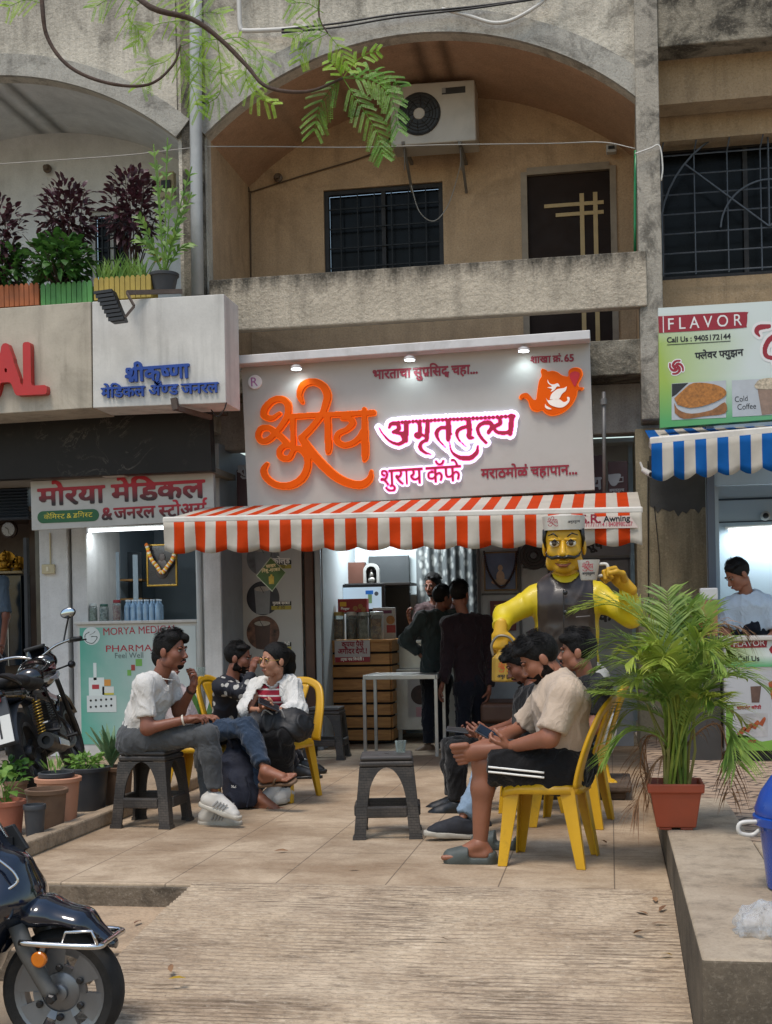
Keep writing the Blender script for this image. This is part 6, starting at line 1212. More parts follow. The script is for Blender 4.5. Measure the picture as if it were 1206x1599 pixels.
def nets(D, lo, h):
    s = D < 0; acc = None; nx, ny, nz = D.shape
    cn = {(i, j, k): (slice(i, nx-1+i), slice(j, ny-1+j), slice(k, nz-1+k)) for i in (0, 1) for j in (0, 1) for k in (0, 1)}
    allin = np.ones((nx-1, ny-1, nz-1), bool); anyin = np.zeros_like(allin)
    for c in cn.values(): allin &= s[c]; anyin |= s[c]
    cells = np.argwhere(anyin & ~allin); idx = np.full(allin.shape, -1, np.int64); idx[tuple(cells.T)] = np.arange(len(cells))
    P = np.zeros((len(cells), 3)); cnt = np.zeros(len(cells)); x, y, z = cells.T
    for a in cn:
        for ax in range(3):
            if a[ax] == 0:
                b = list(a); b[ax] = 1; va = D[x+a[0], y+a[1], z+a[2]]; vb = D[x+b[0], y+b[1], z+b[2]]; m = (va < 0) != (vb < 0); t = np.where(m, va/np.where(m, va-vb, 1), 0); q = np.tile(np.array(a, float), (len(cells), 1)); q[:, ax] += t; P[m] += q[m]; cnt[m] += 1
    V_ = lo+h*(cells+P/cnt[:, None]); F = []
    for ax in range(3):
        u, v = [(1, 2), (2, 0), (0, 1)][ax]; sl0 = [slice(1, -1)]*3; sl1 = [slice(1, -1)]*3; sl0[ax] = slice(0, -1); sl1[ax] = slice(1, None)
        ch = s[tuple(sl0)] != s[tuple(sl1)]; E = np.argwhere(ch); off = np.array([1, 1, 1]); off[ax] = 0; E = E+off; ins = s[tuple(E.T)]
        q = []
        for du, dv in ((-1, -1), (0, -1), (0, 0), (-1, 0)): c = E.copy(); c[:, u] += du; c[:, v] += dv; q.append(idx[tuple(c.T)])
        Q = np.stack(q, 1); Q[~ins] = Q[~ins][:, ::-1]; F.append(Q)
    return V_, np.concatenate(F)
def folds(Vx, amp, sc, seed=0, stretch=(1, 1, .55)):
    """cloth creases: push the surface in and out along soft ridges"""
    o = Vector((seed*3.7, seed*1.3, seed*7.1)); st = Vector(stretch); out = np.empty(len(Vx))
    for i, p in enumerate(Vx):
        q = Vector((p[0]*st.x, p[1]*st.y, p[2]*st.z))*sc+o; w = mnoise.noise(q*.5)*1.5; a = 1-min(1, abs(mnoise.noise(q+Vector((w, w, -w))))*2.6); out[i] = 1.7*a*a-.5+.7*mnoise.noise(q*.4)+.35*mnoise.noise(q*2.1)
    return out*amp
def vnormals(Vx, F):
    n = np.cross(Vx[F[:, 2]]-Vx[F[:, 0]], Vx[F[:, 3]]-Vx[F[:, 1]]); N = np.zeros_like(Vx)
    for c in range(4): np.add.at(N, F[:, c], n)
    return N/np.maximum(np.linalg.norm(N, axis=1, keepdims=True), 1e-9)
def relax(Vx, F, it=1):
    for _ in range(it):
        S_ = np.zeros_like(Vx); c = np.zeros(len(Vx))
        for a in range(4): b = (a+1) % 4; np.add.at(S_, F[:, a], Vx[F[:, b]]); np.add.at(S_, F[:, b], Vx[F[:, a]]); np.add.at(c, F[:, a], 1); np.add.at(c, F[:, b], 1)
        Vx = .45*Vx+.55*S_/np.maximum(c, 1)[:, None]
    return Vx
def vmesh(name, parts, mat, parent, fold=0, fsc=14, seed=0, it=1):
    """parts: list of (V,F) joined into one mesh object"""
    Vs, Fs, b = [], [], 0
    for Vx, F in parts:
        Vx = relax(Vx, F, it)
        if fold: Vx = Vx+vnormals(Vx, F)*folds(Vx, fold, fsc, seed)[:, None]
        Vs.append(Vx); Fs.append(F+b); b += len(Vx)
    Vx, F = np.concatenate(Vs), np.concatenate(Fs); me = bpy.data.meshes.new(name); me.from_pydata(Vx.tolist(), [], F.tolist()); me.update(); me.materials.append(mat); me.polygons.foreach_set('use_smooth', [True]*len(me.polygons))
    o = bpy.data.objects.new(name, me); link(o, parent)
    if parent is not None and parent.name in WC: o.location = -Vector(parent.location)
    return o
nrm = lambda v: np.array(v, float)/max(np.linalg.norm(v), 1e-9)
def frame(f, u):
    """columns: right, forward, up"""
    f = nrm(f); r = nrm(np.cross(f, u)); u = np.cross(r, f); return np.stack([r, f, u], 1)
def hand_sdf(w, d, pn, thumb, curl=.35, s=1., tcurl=.4, spread=.08, point=False):
    """hand at wrist w pointing along d, palm facing pn, thumb on the side of vector thumb"""
    d = nrm(d); pn = nrm(np.array(pn)-np.dot(pn, d)*d); t = np.cross(d, pn); t = t if np.dot(t, thumb) > 0 else -t; w = np.array(w, float); S_ = SDF(.004, .007)
    S_.cap(w-d*.02*s, w+d*.03*s, .021*s, .024*s, .012, flat=(t, 1.2)); S_.cap(w+d*.03*s, w+d*.075*s, .016*s, .015*s, .012, flat=(t, 2.3))
    for i, (o, L) in enumerate(((.029, .068), (.0095, .078), (-.0105, .072), (-.029, .056))):
        p = w+d*(.085-.004*abs(i-1.2))*s+t*o*s; a = 0; dd = nrm(d+t*(o*spread*20)); r = .0088*s
        for j, q in enumerate((.45, .32, .23)):
            a += curl*(1.1 if j else .9)*(1+.12*i); v = dd*math.cos(a)+pn*math.sin(a); e = p+v*L*q*s; S_.cap(p, e, r, r*.92, .004); p = e; r *= .92
    p = w+d*.03*s+t*.028*s+pn*.006*s; dd = nrm(d*.7+t*.75+pn*.25)
    for j, (q, r) in enumerate(((.034, .0125), (.03, .0105), (.024, .0092))): a = tcurl*j; v = nrm(dd*math.cos(a)+(d*.6-t*.3+pn*.75)*math.sin(a)); e = p+v*q*s; S_.cap(p, e, r*s, r*.93*s, .006); p = e
    return S_.mesh()
def head_sdf(c, Fm, s=1., res=.0045, jaw=1., nose=1.):
    S_ = SDF(res, .018); P = lambda x, y, z: np.array(c)+Fm@(np.array([x, y, z])*s); E = lambda x, y, z, a, b, d, k=None: S_.ell(P(x, y, z), np.array([a, b, d])*s, Fm, k)
    E(0, -.014, .03, .075, .096, .088); E(0, .022, -.035, .061*jaw, .068, .078); E(0, .052, -.09, .033*jaw, .032, .024, .02)
    for q in (-1, 1): E(q*.036, .05, -.028, .026, .03, .03); E(q*.048*jaw, .0, -.07, .02, .04, .03, .02); E(q*.077, -.012, -.012, .009, .021, .031, .006); E(q*.031, .083, .02, .024, .012, .008, .01); E(q*.012, .099, -.04, .009, .011, .008, .006)
    S_.cap(P(0, .084, .006), P(0, .107*nose, -.034), .008*s, .0125*s, .01); E(0, .088, -.064, .022, .013, .007, .006); E(0, .086, -.075, .019, .012, .007, .006)
    for q in (-1, 1): S_.sub.append(('e', P(q*.031, .096, .002), np.array([.017, .014, .011])*s, Fm, 0, .008*s, [], None))
    return S_.mesh()
def skinmat(name, col):
    t = NT(name); c = t.mix(t.ramp(t.noise(9, 5), [(.3, 0.), (.7, 1.)]), scl(col, .86), scl(col, 1.08)); t.set(c, .5); t.b.inputs['Subsurface Weight'].default_value = .08; t.b.inputs['Subsurface Radius'].default_value = (.5, .2, .1); t.b.inputs['Subsurface Scale'].default_value = .02; t.bump(t.noise(180, 3), .08, .002); return t.m
SK1, SK2, SK3, SK4 = skinmat('skin_deep', '7a4a36'), skinmat('skin_brown', '8d5a42'), skinmat('skin_tan', 'ad7a60'), skinmat('skin_dark', '5f3a2b')
def hairmat():
    t = NT('black_hair'); w = t.noise(1, 6, .7, t.coord((60, 60, 18))); t.set(t.mix(w, '040303', '100d0b'), .6); t.b.inputs['Specular IOR Level'].default_value = .25; t.bump(w, .9, .01); return t.m
HAIR = hairmat(); STUB = M('beard_hair', '1a120e', .8, .5, 90, .6, 200, spec=.15); EYEW = M('eye_white', '8f857a', .25, .03); LIPM = M('lip_tone', '7d463e', .45, .08, 30)
def cloth(name, col, var=.1, rough=.85, weave=260, bump_=.25, fold_=.5):
    t = NT(name); c = t.mix(t.ramp(t.noise(5, 5), [(.3, 0.), (.7, 1.)]), scl(col, 1-var), scl(col, 1+var*.5)); t.set(c, rough); t.b.inputs['Specular IOR Level'].default_value = .2; t.b.inputs['Sheen Weight'].default_value = .15
    t.bump(t.math('ADD', t.math('MULTIPLY', t.noise(weave, 2), .15), t.math('MULTIPLY', t.math('ABSOLUTE', t.math('SUBTRACT', t.noise(9, 3, .5, t.coord((1, 1, .6)), 2.), .5)), fold_*-4.)), bump_*1.5, .03); return t.m
def person(label, J, skin, top=None, legs=None, hair='short', beard=0, girth=1., hands=None, shoes=None, group=None, hs=1., res=.0105, eyes=True, extra=None, jaw=1., name='person', seated=True):
    """J: joint name -> world point.  top/legs: dict(mat, sleeve/len, fold)"""
    g_ = girth; J = {k: np.array(v, float) if not isinstance(v, str) else v for k, v in J.items()}
    base = Vector(J.get('base', J['pel'])); base.z = J['base'][2] if 'base' in J else 0; r = wempty(name, label, 'person' if name == 'person' else 'statue', tuple(base), group)
    side = nrm(J['shr']-J['shl']); up = nrm(J['nek']-J['pel']); fwd = nrm(np.cross(up, side)); hs_side = nrm(J['hir']-J['hil'])
    Fm = frame(J['hf'], J.get('hu', (0, 0, 1)))
    def torso(S_, o, cut=None):
        ch = J['nek']*.72+J['pel']*.28; wa = J['nek']*.38+J['pel']*.62; ch = ch+(J['che'] if 'che' in J else 0)
        S_.cap(J['pel'], wa, .094*g_+o, .09*g_+o, .04, cut, (hs_side, 1.35)); S_.cap(wa, ch, .09*g_+o, .102*g_+o, .04, cut, (side, 1.36)); S_.cap(ch, J['nek']-up*.05, .098*g_+o, .06*g_+o, .04, cut, (side, 1.5))
        S_.cap(J['shl'], J['shr'], .047*g_+o, .047*g_+o, .04, cut)
        for q in ('l', 'r'): S_.cap(J['nek']-up*.03, J['sh'+q], .042*g_+o, .046*g_+o, .035, cut)
    def arm(S_, q, o, a=0., b=2., k=.03, flare=0.):
        s_, e, w = J['sh'+q], J['el'+q], J['wr'+q]; lim = []
        if b < 1: p = s_+(e-s_)*b; lim = [(p, e-s_)]
        S_.cap(s_, e, .047*g_+o, .038*g_+o+flare, k, lim)
        if b > 1: p = e+(w-e)*min(1, b-1); S_.cap(e, w, .038*g_+o, .026*g_+o, k, [(p, w-e)] if b < 2 else [])
    def leg(S_, q, o, b=2., k=.035, flare=0.):
        h_, kn, an = J['hi'+q], J['kn'+q], J['an'+q]
        if b < 1: p = h_+(kn-h_)*b; S_.cap(h_, kn, .082*g_+o, .056*g_+o+flare, k, [(p, kn-h_)]); return
        S_.cap(h_, kn, .08*g_+o, .053*g_+o, k); p = kn+(an-kn)*min(1, b-1); m = kn*.68+an*.32; bk = nrm(np.cross(nrm(an-kn), hs_side))
        S_.cap(kn, m, .05*g_+o, .05*g_+o+flare*.4, k); S_.cap(m, an, .05*g_+o+flare*.4, .034*g_+o+flare, k, [(p, an-kn)] if b < 2 else [])
    S_ = SDF(res, .03); torso(S_, -.012); bot = legs or {}
    S_.cap(J['nek']-up*.04, np.array(J['head'])+Fm@np.array([0, -.02, -.06])*hs, .053*g_, .05*hs, .02)
    for q in ('l', 'r'): arm(S_, q, 0 if not top or top.get('sleeve', 2) < 1.6 else -.008); leg(S_, q, -.01 if bot.get('len', 2) > 1.5 else -.004)
    parts = [S_.mesh(), head_sdf(J['head'], Fm, hs, jaw=jaw)]
    for q in ('l', 'r'):
        hd = (hands or {}).get(q)
        d0 = nrm(J['wr'+q]-J['el'+q])
        if hd is None: hd = dict(d=d0, pn=-side if q == 'r' else side, th=fwd)
        parts.append(hand_sdf(J['wr'+q], hd.get('d', d0), hd['pn'], hd['th'], hd.get('curl', .35), hd.get('s', 1.), hd.get('tc', .4)))
    for q, sh in (shoes or {}).items():
        if sh['kind'] != 'sneaker': a_ = J['an'+q]; Vx, Fx = foot_sdf(a_, sh['d'], sh.get('up', (0, 0, 1))); parts.append(((Vx-a_)*sh.get('s', 1.)+a_, Fx))
    body = vmesh('body', parts, skin, r)
    P = lambda x, y, z: J['head']+Fm@(np.array([x, y, z])*hs)
    # eyes, brows, lips
    if eyes:
        for q in (-1, 1):
            rot = Matrix([list(row) for row in Fm]); g = MB()
            if eyes != 'shut': g.ell(P(q*.031, .0775, .001), (.0135*hs, .0105*hs, .0068*hs), 12, 8, rot); e = g.build('eye', EYEW, body, smooth=True); g = MB(); g.ell(P(q*.031+.001, .085, .001), (.0062*hs, .004*hs, .0062*hs), 10, 6, rot); g.build('iris', BLACKP, e, smooth=True)
            g = MB(); g.tube([P(q*.014, .091, .021), P(q*.033, .089, .027), P(q*.052, .073, .02)], [.004*hs, .0052*hs, .003*hs], 6); g.build('eyebrow', HAIR, body, smooth=True)
            g = MB(); g.tube([P(q*.018, .0885, .0065), P(q*.031, .0905, .0105), P(q*.046, .081, .006)], [.0016*hs, .0022*hs, .0014*hs], 5); g.build('eyelid', HAIR, body, smooth=True)
        g = MB(); g.tube([P(-.024, .088, -.069), P(-.008, .0985, -.066), P(0, .0985, -.068), P(.008, .0985, -.066), P(.024, .088, -.069)], [.002*hs, .006*hs, .0058*hs, .006*hs, .002*hs], 8); g.build('lips', LIPM, body, smooth=True)
    # hair
    H = SDF(.0045, .012); E = lambda x, y, z, a, b, d, k=None, cut=None: H.ell(P(x, y, z), np.array([a, b, d])*hs, Fm, k, cut)
    pl = lambda p, n: (P(*p), Fm@np.array(n, float)); front = [pl((0, .077, .062), (0, .75, -.62))]
    if hair != 'none':
        cut = front+[pl((0, -.06, -.075), (0, -.1, -1)), pl((0, .02, -.03), (0, 1.0, -.55))]
        t_ = .012
        E(0, -.017, .034, .0795, .101, .095, None, cut)
        if hair in ('quiff', 'wave'):
            hgt = .03 if hair == 'quiff' else .02
            for i in range(16): a = rng.uniform(-.06, .06); y = rng.uniform(-.03, .085); E(a*.85, y, .104+rng.uniform(-.01, .01)-abs(a)*.35-max(0, y-.05)*.35, .022, .027, hgt*rng.uniform(.8, 1.0), .022)
        elif hair == 'short':
            for i in range(12): a = rng.uniform(-.06, .06); E(a, rng.uniform(-.06, .06), .105-abs(a)*.45, .024, .028, .014, .022)
        elif hair == 'pony':
            E(0, -.024, .032, .082, .1, .095, None, [pl((0, .066, .07), (0, .9, -.55)), pl((0, -.03, -.06), (0, .5, -1))])
        H.sub.append(('e', P(0, .085, -.03), np.array([.066, .076, .098])*hs, Fm, 0, .006, [], None)) if hair not in ('none',) else 0
        hp = [H.mesh()]
        if hair == 'pony':
            Q = SDF(.007, .02); pts = [P(.0, -.115, .05), P(.03, -.155, .02), P(.05, -.165, -.06), P(.07, -.16, -.16), P(.08, -.15, -.26), P(.085, -.14, -.34)]
            for i in range(len(pts)-1): Q.cap(pts[i], pts[i+1], (.034, .04, .044, .04, .03)[i], (.04, .044, .04, .03, .012)[i])
            for q in (-1, 1): Q.cap(P(q*.074, .02, .04), P(q*.08, -.02, -.03), .01, .006); 
            hp.append(Q.mesh())
        ho = vmesh('hair', hp, HAIR, body, .0011, 60, 1, 1)
        g = MB()
        for i in range(1100):
            a, b = rng.uniform(-1.3, 1.3), rng.uniform(-.3, 1.15 if hair != 'pony' else .2); n0 = np.array([math.sin(a)*math.cos(b*.6), -.2+math.sin(b)*1., math.cos(a)]); n0 /= np.linalg.norm(n0); p = P(0, -.015, .037)+Fm@(n0*np.array([.079, .1, .096 if hair in ('short', 'pony') else .11])*hs); leaf(g, p, Fm@(n0*.28+np.array([rng.normal(0, .25), .75 if hair in ('quiff', 'wave') and b > .3 else -.5, -.25 if b < .3 else .1])), Fm@n0, rng.uniform(.022, .042), .003, .15, 3)
        g.build('loose_strands', HAIR, ho)
    if beard:
        B = SDF(.004, .004); t_ = .0014+.0011*beard
        cut = [pl((0, .03, -.05), (0, .35, 1)), pl((0, -.005, 0), (0, -1, .25))]
        if beard >= 1: B.ell(P(0, .022, -.036), (np.array([.061*jaw, .068, .078])+t_)*hs, Fm, None, cut)
        B.ell(P(0, .052, -.091), (np.array([.034*jaw, .032, .025])+t_+.0015)*hs, Fm, .006, [pl((0, .03, -.082), (0, .1, 1))]+([] if beard >= 1 else [pl((0, .062, 0), (0, -1, 0))]))
        for q in (-1, 1):
            if beard >= 1: B.ell(P(q*.048*jaw, .0, -.07), (np.array([.02, .04, .03])+t_)*hs, Fm, .006, cut); B.cap(P(q*.07, -.002, -.05), P(q*.071, .004, .02), .008*hs, .005*hs, .006)
            B.cap(P(q*.002, .1, -.055), P(q*.026, .085, -.066), .006*hs, .004*hs, .004)
        vmesh('beard', [B.mesh()], STUB, body, 0, 80, 2, 0)
    # clothes
    if top:
        T = SDF(top.get('res', res), .03); o = top.get('o', .012); hem = J['pel']-up*top.get('hem', .1); torso(T, o, [(hem, -up)]); T.sub.append(('c', J['nek']-up*.01+fwd*.012, np.array(J['head']), .062, .075, .012, [], None))
        for q in ('l', 'r'): arm(T, q, o-.002, b=top.get('sleeve', .62), flare=top.get('flare', .012))
        to = vmesh(top.get('name', 'shirt'), [T.mesh()], top['mat'], r, top.get('fold', .006), top.get('fsc', 11), top.get('seed', 1))
    if legs:
        T = SDF(res, .03); o = legs.get('o', .01); T.cap(J['pel']+up*.02, J['pel'], .094*g_+o, .098*g_+o, .04, [(J['pel']+up*.1, up)], (hs_side, 1.28))
        for q in ('l', 'r'): T.cap(J['pel'], J['hi'+q], .094*g_+o, .082*g_+o, .04); leg(T, q, o, legs.get('len', 1.95), flare=legs.get('flare', .008))
        vmesh(legs.get('name', 'trousers'), [T.mesh()], legs['mat'], r, legs.get('fold', .006), legs.get('fsc', 13), legs.get('seed', 4))
    for q, sh in (shoes or {}).items():
        if sh['kind'] != 'bare': shoe(sh, J['an'+q], r)
    if extra: extra(r, body, J, Fm, P, torso)
    return r
def foot_sdf(an, d, up):
    d = nrm(d); up = nrm(np.array(up)-np.dot(up, d)*d); t = np.cross(d, up); an = np.array(an, float); S_ = SDF(.0045, .02)
    S_.cap(an, an-up*.05-d*.035, .036, .031); S_.cap(an-up*.01+d*.01, an-up*.055+d*.11, .038, .026, flat=(t, 1.25)); S_.cap(an-up*.06-d*.02, an-up*.064+d*.12, .026, .018, flat=(t, 1.5))
    for i, (o, L, r) in enumerate(((-.034, .05, .0135), (-.014, .048, .0095), (.004, .042, .009), (.02, .034, .0085), (.034, .026, .008))): S_.cap(an-up*.066+d*.125+t*o*1.1, an-up*.07+d*(.132+L)+t*o*1.15, r*1.05, r, .003)
    return S_.mesh()
def shoe(sh, an, parent):
    d = nrm(sh['d']); up = nrm(np.array(sh.get('up', (0, 0, 1)))-np.dot(sh.get('up', (0, 0, 1)), d)*d); t = np.cross(d, up); an = np.array(an, float); k = sh['kind']; s = sh.get('s', 1.)
    A = lambda x, y, z: an+(d*x+t*y+up*z)*s; sole = [(A(0, 0, -.098), -up)]
    if k == 'sneaker':
        S_ = SDF(.0055, .02); S_.cap(A(0, 0, .005), A(0, 0, -.03), .046, .048, None, [(A(0, 0, .0), up)]); S_.cap(A(-.03, 0, -.055), A(.12, 0, -.075), .046, .034, None, sole, (t, 1.12)); S_.cap(A(.02, 0, -.03), A(.13, 0, -.06), .044, .034, None, sole); S_.cap(A(.1, 0, -.075), A(.165, .005, -.08), .036, .03, None, sole, (t, 1.25))
        o = vmesh('shoe', [S_.mesh()], sh['mat'], parent); S_ = SDF(.0055, .01); S_.cap(A(-.035, 0, -.09), A(.11, 0, -.09), .046, .05, None, [(A(0, 0, -.108), -up), (A(0, 0, -.079), up)]); S_.cap(A(.1, 0, -.09), A(.175, .004, -.088), .05, .038, None, [(A(0, 0, -.108), -up), (A(0, 0, -.077), up)])
        vmesh('sole', [S_.mesh()], sh['sole'], o); g = MB()
        for i in range(5): x = .045+i*.018; z = -.012-i*.0085; g.tube([A(x, -.03, z-.012), A(x+.004, 0, z+.004), A(x, .03, z-.012)], .0028, 5)
        g.build('laces', sh.get('lace', WHITE_L), o)
        if sh.get('stripe'):
            g = MB()
            for sg in (-1, 1):
                for i in range(4): x = .03+i*.022; g.obox(A(x, sg*.0535, -.07), A(x+.022, sg*.047, -.03), .006, .008, tuple(d))
            g.build('side_stripes', sh['stripe'], o)
    elif k == 'clog':
        S_ = SDF(.0055, .015); S_.cap(A(.05, 0, -.055), A(.15, 0, -.07), .05, .04, None, [(A(0, 0, -.1), -up), (A(.055, 0, 0), -d)], (t, 1.2)); S_.cap(A(-.05, 0, -.085), A(.14, 0, -.09), .045, .046, None, [(A(0, 0, -.108), -up), (A(0, 0, -.07), up)], (t, 1.1)); S_.cap(A(-.05, .03, -.06), A(-.05, -.03, -.06), .03, .03, None, [(A(-.045, 0, 0), d), (A(0, 0, -.045), up), (A(0, 0, -.1), -up)])
        vmesh('clog', [S_.mesh()], sh['mat'], parent)
    elif k == 'flip':
        S_ = SDF(.005, .008); S_.cap(A(-.045, 0, -.098), A(.16, 0, -.1), .036, .044, None, [(A(0, 0, -.107), -up), (A(0, 0, -.087), up)], (t, 1.05)); o = vmesh('sandal', [S_.mesh()], sh['mat'], parent); g = MB()
        for sg in (-1, 1): g.tube([A(.05, sg*.046, -.088), A(.08, sg*.036, -.05), A(.12, sg*.008, -.062), A(.135, 0, -.088)], .007, 6)
        g.build('strap', sh['sole'], o, smooth=True)
# ============================================================ plastic stools and chairs
def rattan():
    t = NT('grey_rattan_plastic'); br = t.n('TexBrick'); br.inputs['Scale'].default_value = 30; br.inputs['Mortar Size'].default_value = .03; br.inputs['Brick Width'].default_value = .9; br.inputs['Row Height'].default_value = .45
    sx = t.n('SeparateXYZ'); t.l(t.tc.outputs['Object'], sx.inputs[0]); cb = t.n('CombineXYZ'); t.l(t.math('ADD', sx.outputs[0], sx.outputs[1]), cb.inputs[0]); t.l(sx.outputs[2], cb.inputs[1]); t.l(cb.outputs[0], br.inputs['Vector'])
    c = t.mix(t.ramp(t.noise(4, 6), [(.3, 0.), (.7, 1.)]), '2b2724', '453f3a'); c = t.mix(t.math('MULTIPLY', t.ramp(t.noise(6, 8, .7), [(.5, 0.), (.7, 1.)]), .45), c, '6d6257'); c = t.mix(t.math('MULTIPLY', br.outputs['Fac'], .7), c, '171513'); t.set(c, .5); t.bump(t.math('MULTIPLY', br.outputs['Fac'], -1.), .8, .01); return t.m
RAT = rattan(); RATS = M('grey_stool_top', '3d3936', .5, .15, 5, dirt='6d6257', damt=.35)
def make_stool(label):
    t = empty('plastic_stool', label, 'stool', group='dark grey plastic stools'); Hs = .465; W = lambda z: .178-.04*z/Hs
    def o_in(z):
        if z < .12: return W(z)-.062
        if z < .185: return None
        if z < .40: u = (z-.185)/.215; return max(0.0, (W(z)-.058)*math.sqrt(max(0, 1-u**2.4)))
        return 0.
    zs = [0, .06, .1195, .1205, .1845, .1855]+[.19+.21*(1-(1-i/12)**1.7) for i in range(1, 13)]
    for sx in (-1, 1):
        for sy in (-1, 1):
            g = MB()
            for ax in (0, 1):
                for z0, z1 in zip(zs, zs[1:]):
                    zm = (z0+z1)/2; oi0 = o_in(z0+1e-4); oi1 = o_in(z1-1e-4)
                    if .1205 <= zm <= .1845: oi0 = W(z0)-.062; oi1 = W(z1)-.062
                    if oi0 is None or oi1 is None: continue
                    def P(w, z, dd):
                        a, b = (w, W(z)-dd); return (sx*a, sy*b, z) if ax == 0 else (sx*b, sy*a, z)
                    g.add([P(oi0, z0, 0), P(W(z0), z0, 0), P(W(z1), z1, 0), P(oi1, z1, 0), P(oi0, z0, .014), P(W(z0)-.014, z0, .014), P(W(z1)-.014, z1, .014), P(oi1, z1, .014)], [(0, 1, 2, 3), (7, 6, 5, 4), (0, 3, 7, 4), (0, 4, 5, 1), (2, 6, 7, 3)])
            g.add([(sx*(W(0)+.006), sy*(W(0)+.006), 0), (sx*(W(0)-.066), sy*(W(0)+.006), 0), (sx*(W(0)-.066), sy*(W(0)-.02), 0), (sx*(W(0)-.02), sy*(W(0)-.02), 0), (sx*(W(0)-.02), sy*(W(0)-.066), 0), (sx*(W(0)+.006), sy*(W(0)-.066), 0)]+[(sx*(W(0)+.004), sy*(W(0)+.004), .02), (sx*(W(0)-.064), sy*(W(0)+.004), .02), (sx*(W(0)-.064), sy*(W(0)-.02), .02), (sx*(W(0)-.02), sy*(W(0)-.02), .02), (sx*(W(0)-.02), sy*(W(0)-.064), .02), (sx*(W(0)+.004), sy*(W(0)-.064), .02)], [(0, 1, 2, 3, 4, 5), (11, 10, 9, 8, 7, 6)]+[(i, (i+1) % 6, 6+(i+1) % 6, 6+i) for i in range(6)])
            g.build('leg', RAT, t)
    for ax in (0, 1):
        for s in (-1, 1):
            g = MB(); w = W(.12)-.0625; d = W(.15)-.004
            a, b = ((-w, s*d, .1525), (w, s*d, .1525)) if ax == 0 else ((s*d, -w, .1525), (s*d, w, .1525)); g.obox(a, b, .03, .064); g.build('stretcher', RAT, t, bevel=.008)
    g = MB(); r = W(Hs)+.006; g.prism([(x, y, .401) for x, y in ((-r, -r), (r, -r), (r, r), (-r, r))], (0, 0, .034)); g.build('apron', RAT, t, bevel=.012, seg=3)
    g = MB(); r -= .004; g.prism([(x, y, .4355) for x, y in ((-r, -r), (r, -r), (r, r), (-r, r))], (0, 0, .03)); st = g.build('seat', RATS, t, bevel=.014, seg=3); g = MB(); g.lathe([(.012, 0), (.012, .002)], (0, 0, .465), 12); g.build('hand_hole', BLACKP, st)
    return t
st1 = make_stool('dark grey plastic stool in the middle of the floor with a tea glass on it'); st1.location = (-1.28, 7.27, .001); st1.scale = (1.07, 1.07, 1.); st1.rotation_euler.z = R(9)
st2 = copy_tree(st1, label='dark grey plastic stool the man in the white t-shirt sits on'); st2.location = (-2.81, 7.56, .001); st2.rotation_euler.z = R(-3)
st3 = copy_tree(st1, label='dark grey plastic stool standing empty behind the woman in white'); st3.location = (-2.55, 11.35, .001); st3.rotation_euler.z = R(2)
gl = wempty('tea_glass', 'small clear tea glass standing on the dark grey plastic stool in the middle', 'glass', tuple(atY(626, 1180, 7.3))); b = V(atY(626, 1180, 7.3).x, 7.3, .468); g = MB(); g.lathe([(.001, .006), (.024, .006), (.031, .068), (.0325, .068), (.026, 0), (.001, 0)], b, 20, caps=False); g.build('glass', GL('tea_glass_clear', 'd8dedb', .03, .1), gl, smooth=60)
YEL = NT('yellow_plastic'); c = YEL.mix(YEL.ramp(YEL.noise(3, 6), [(.3, 0.), (.7, 1.)]), 'b98a10', 'd6a51c'); c = YEL.mix(YEL.math('MULTIPLY', YEL.ramp(YEL.noise(7, 9, .75), [(.55, 0.), (.72, 1.)]), .5), c, '7d5d1c'); YEL.set(c, .38); YEL.bump(YEL.noise(60, 3), .08, .004); YEL = YEL.m
nrm2 = lambda v: v/max(np.linalg.norm(v), 1e-9)
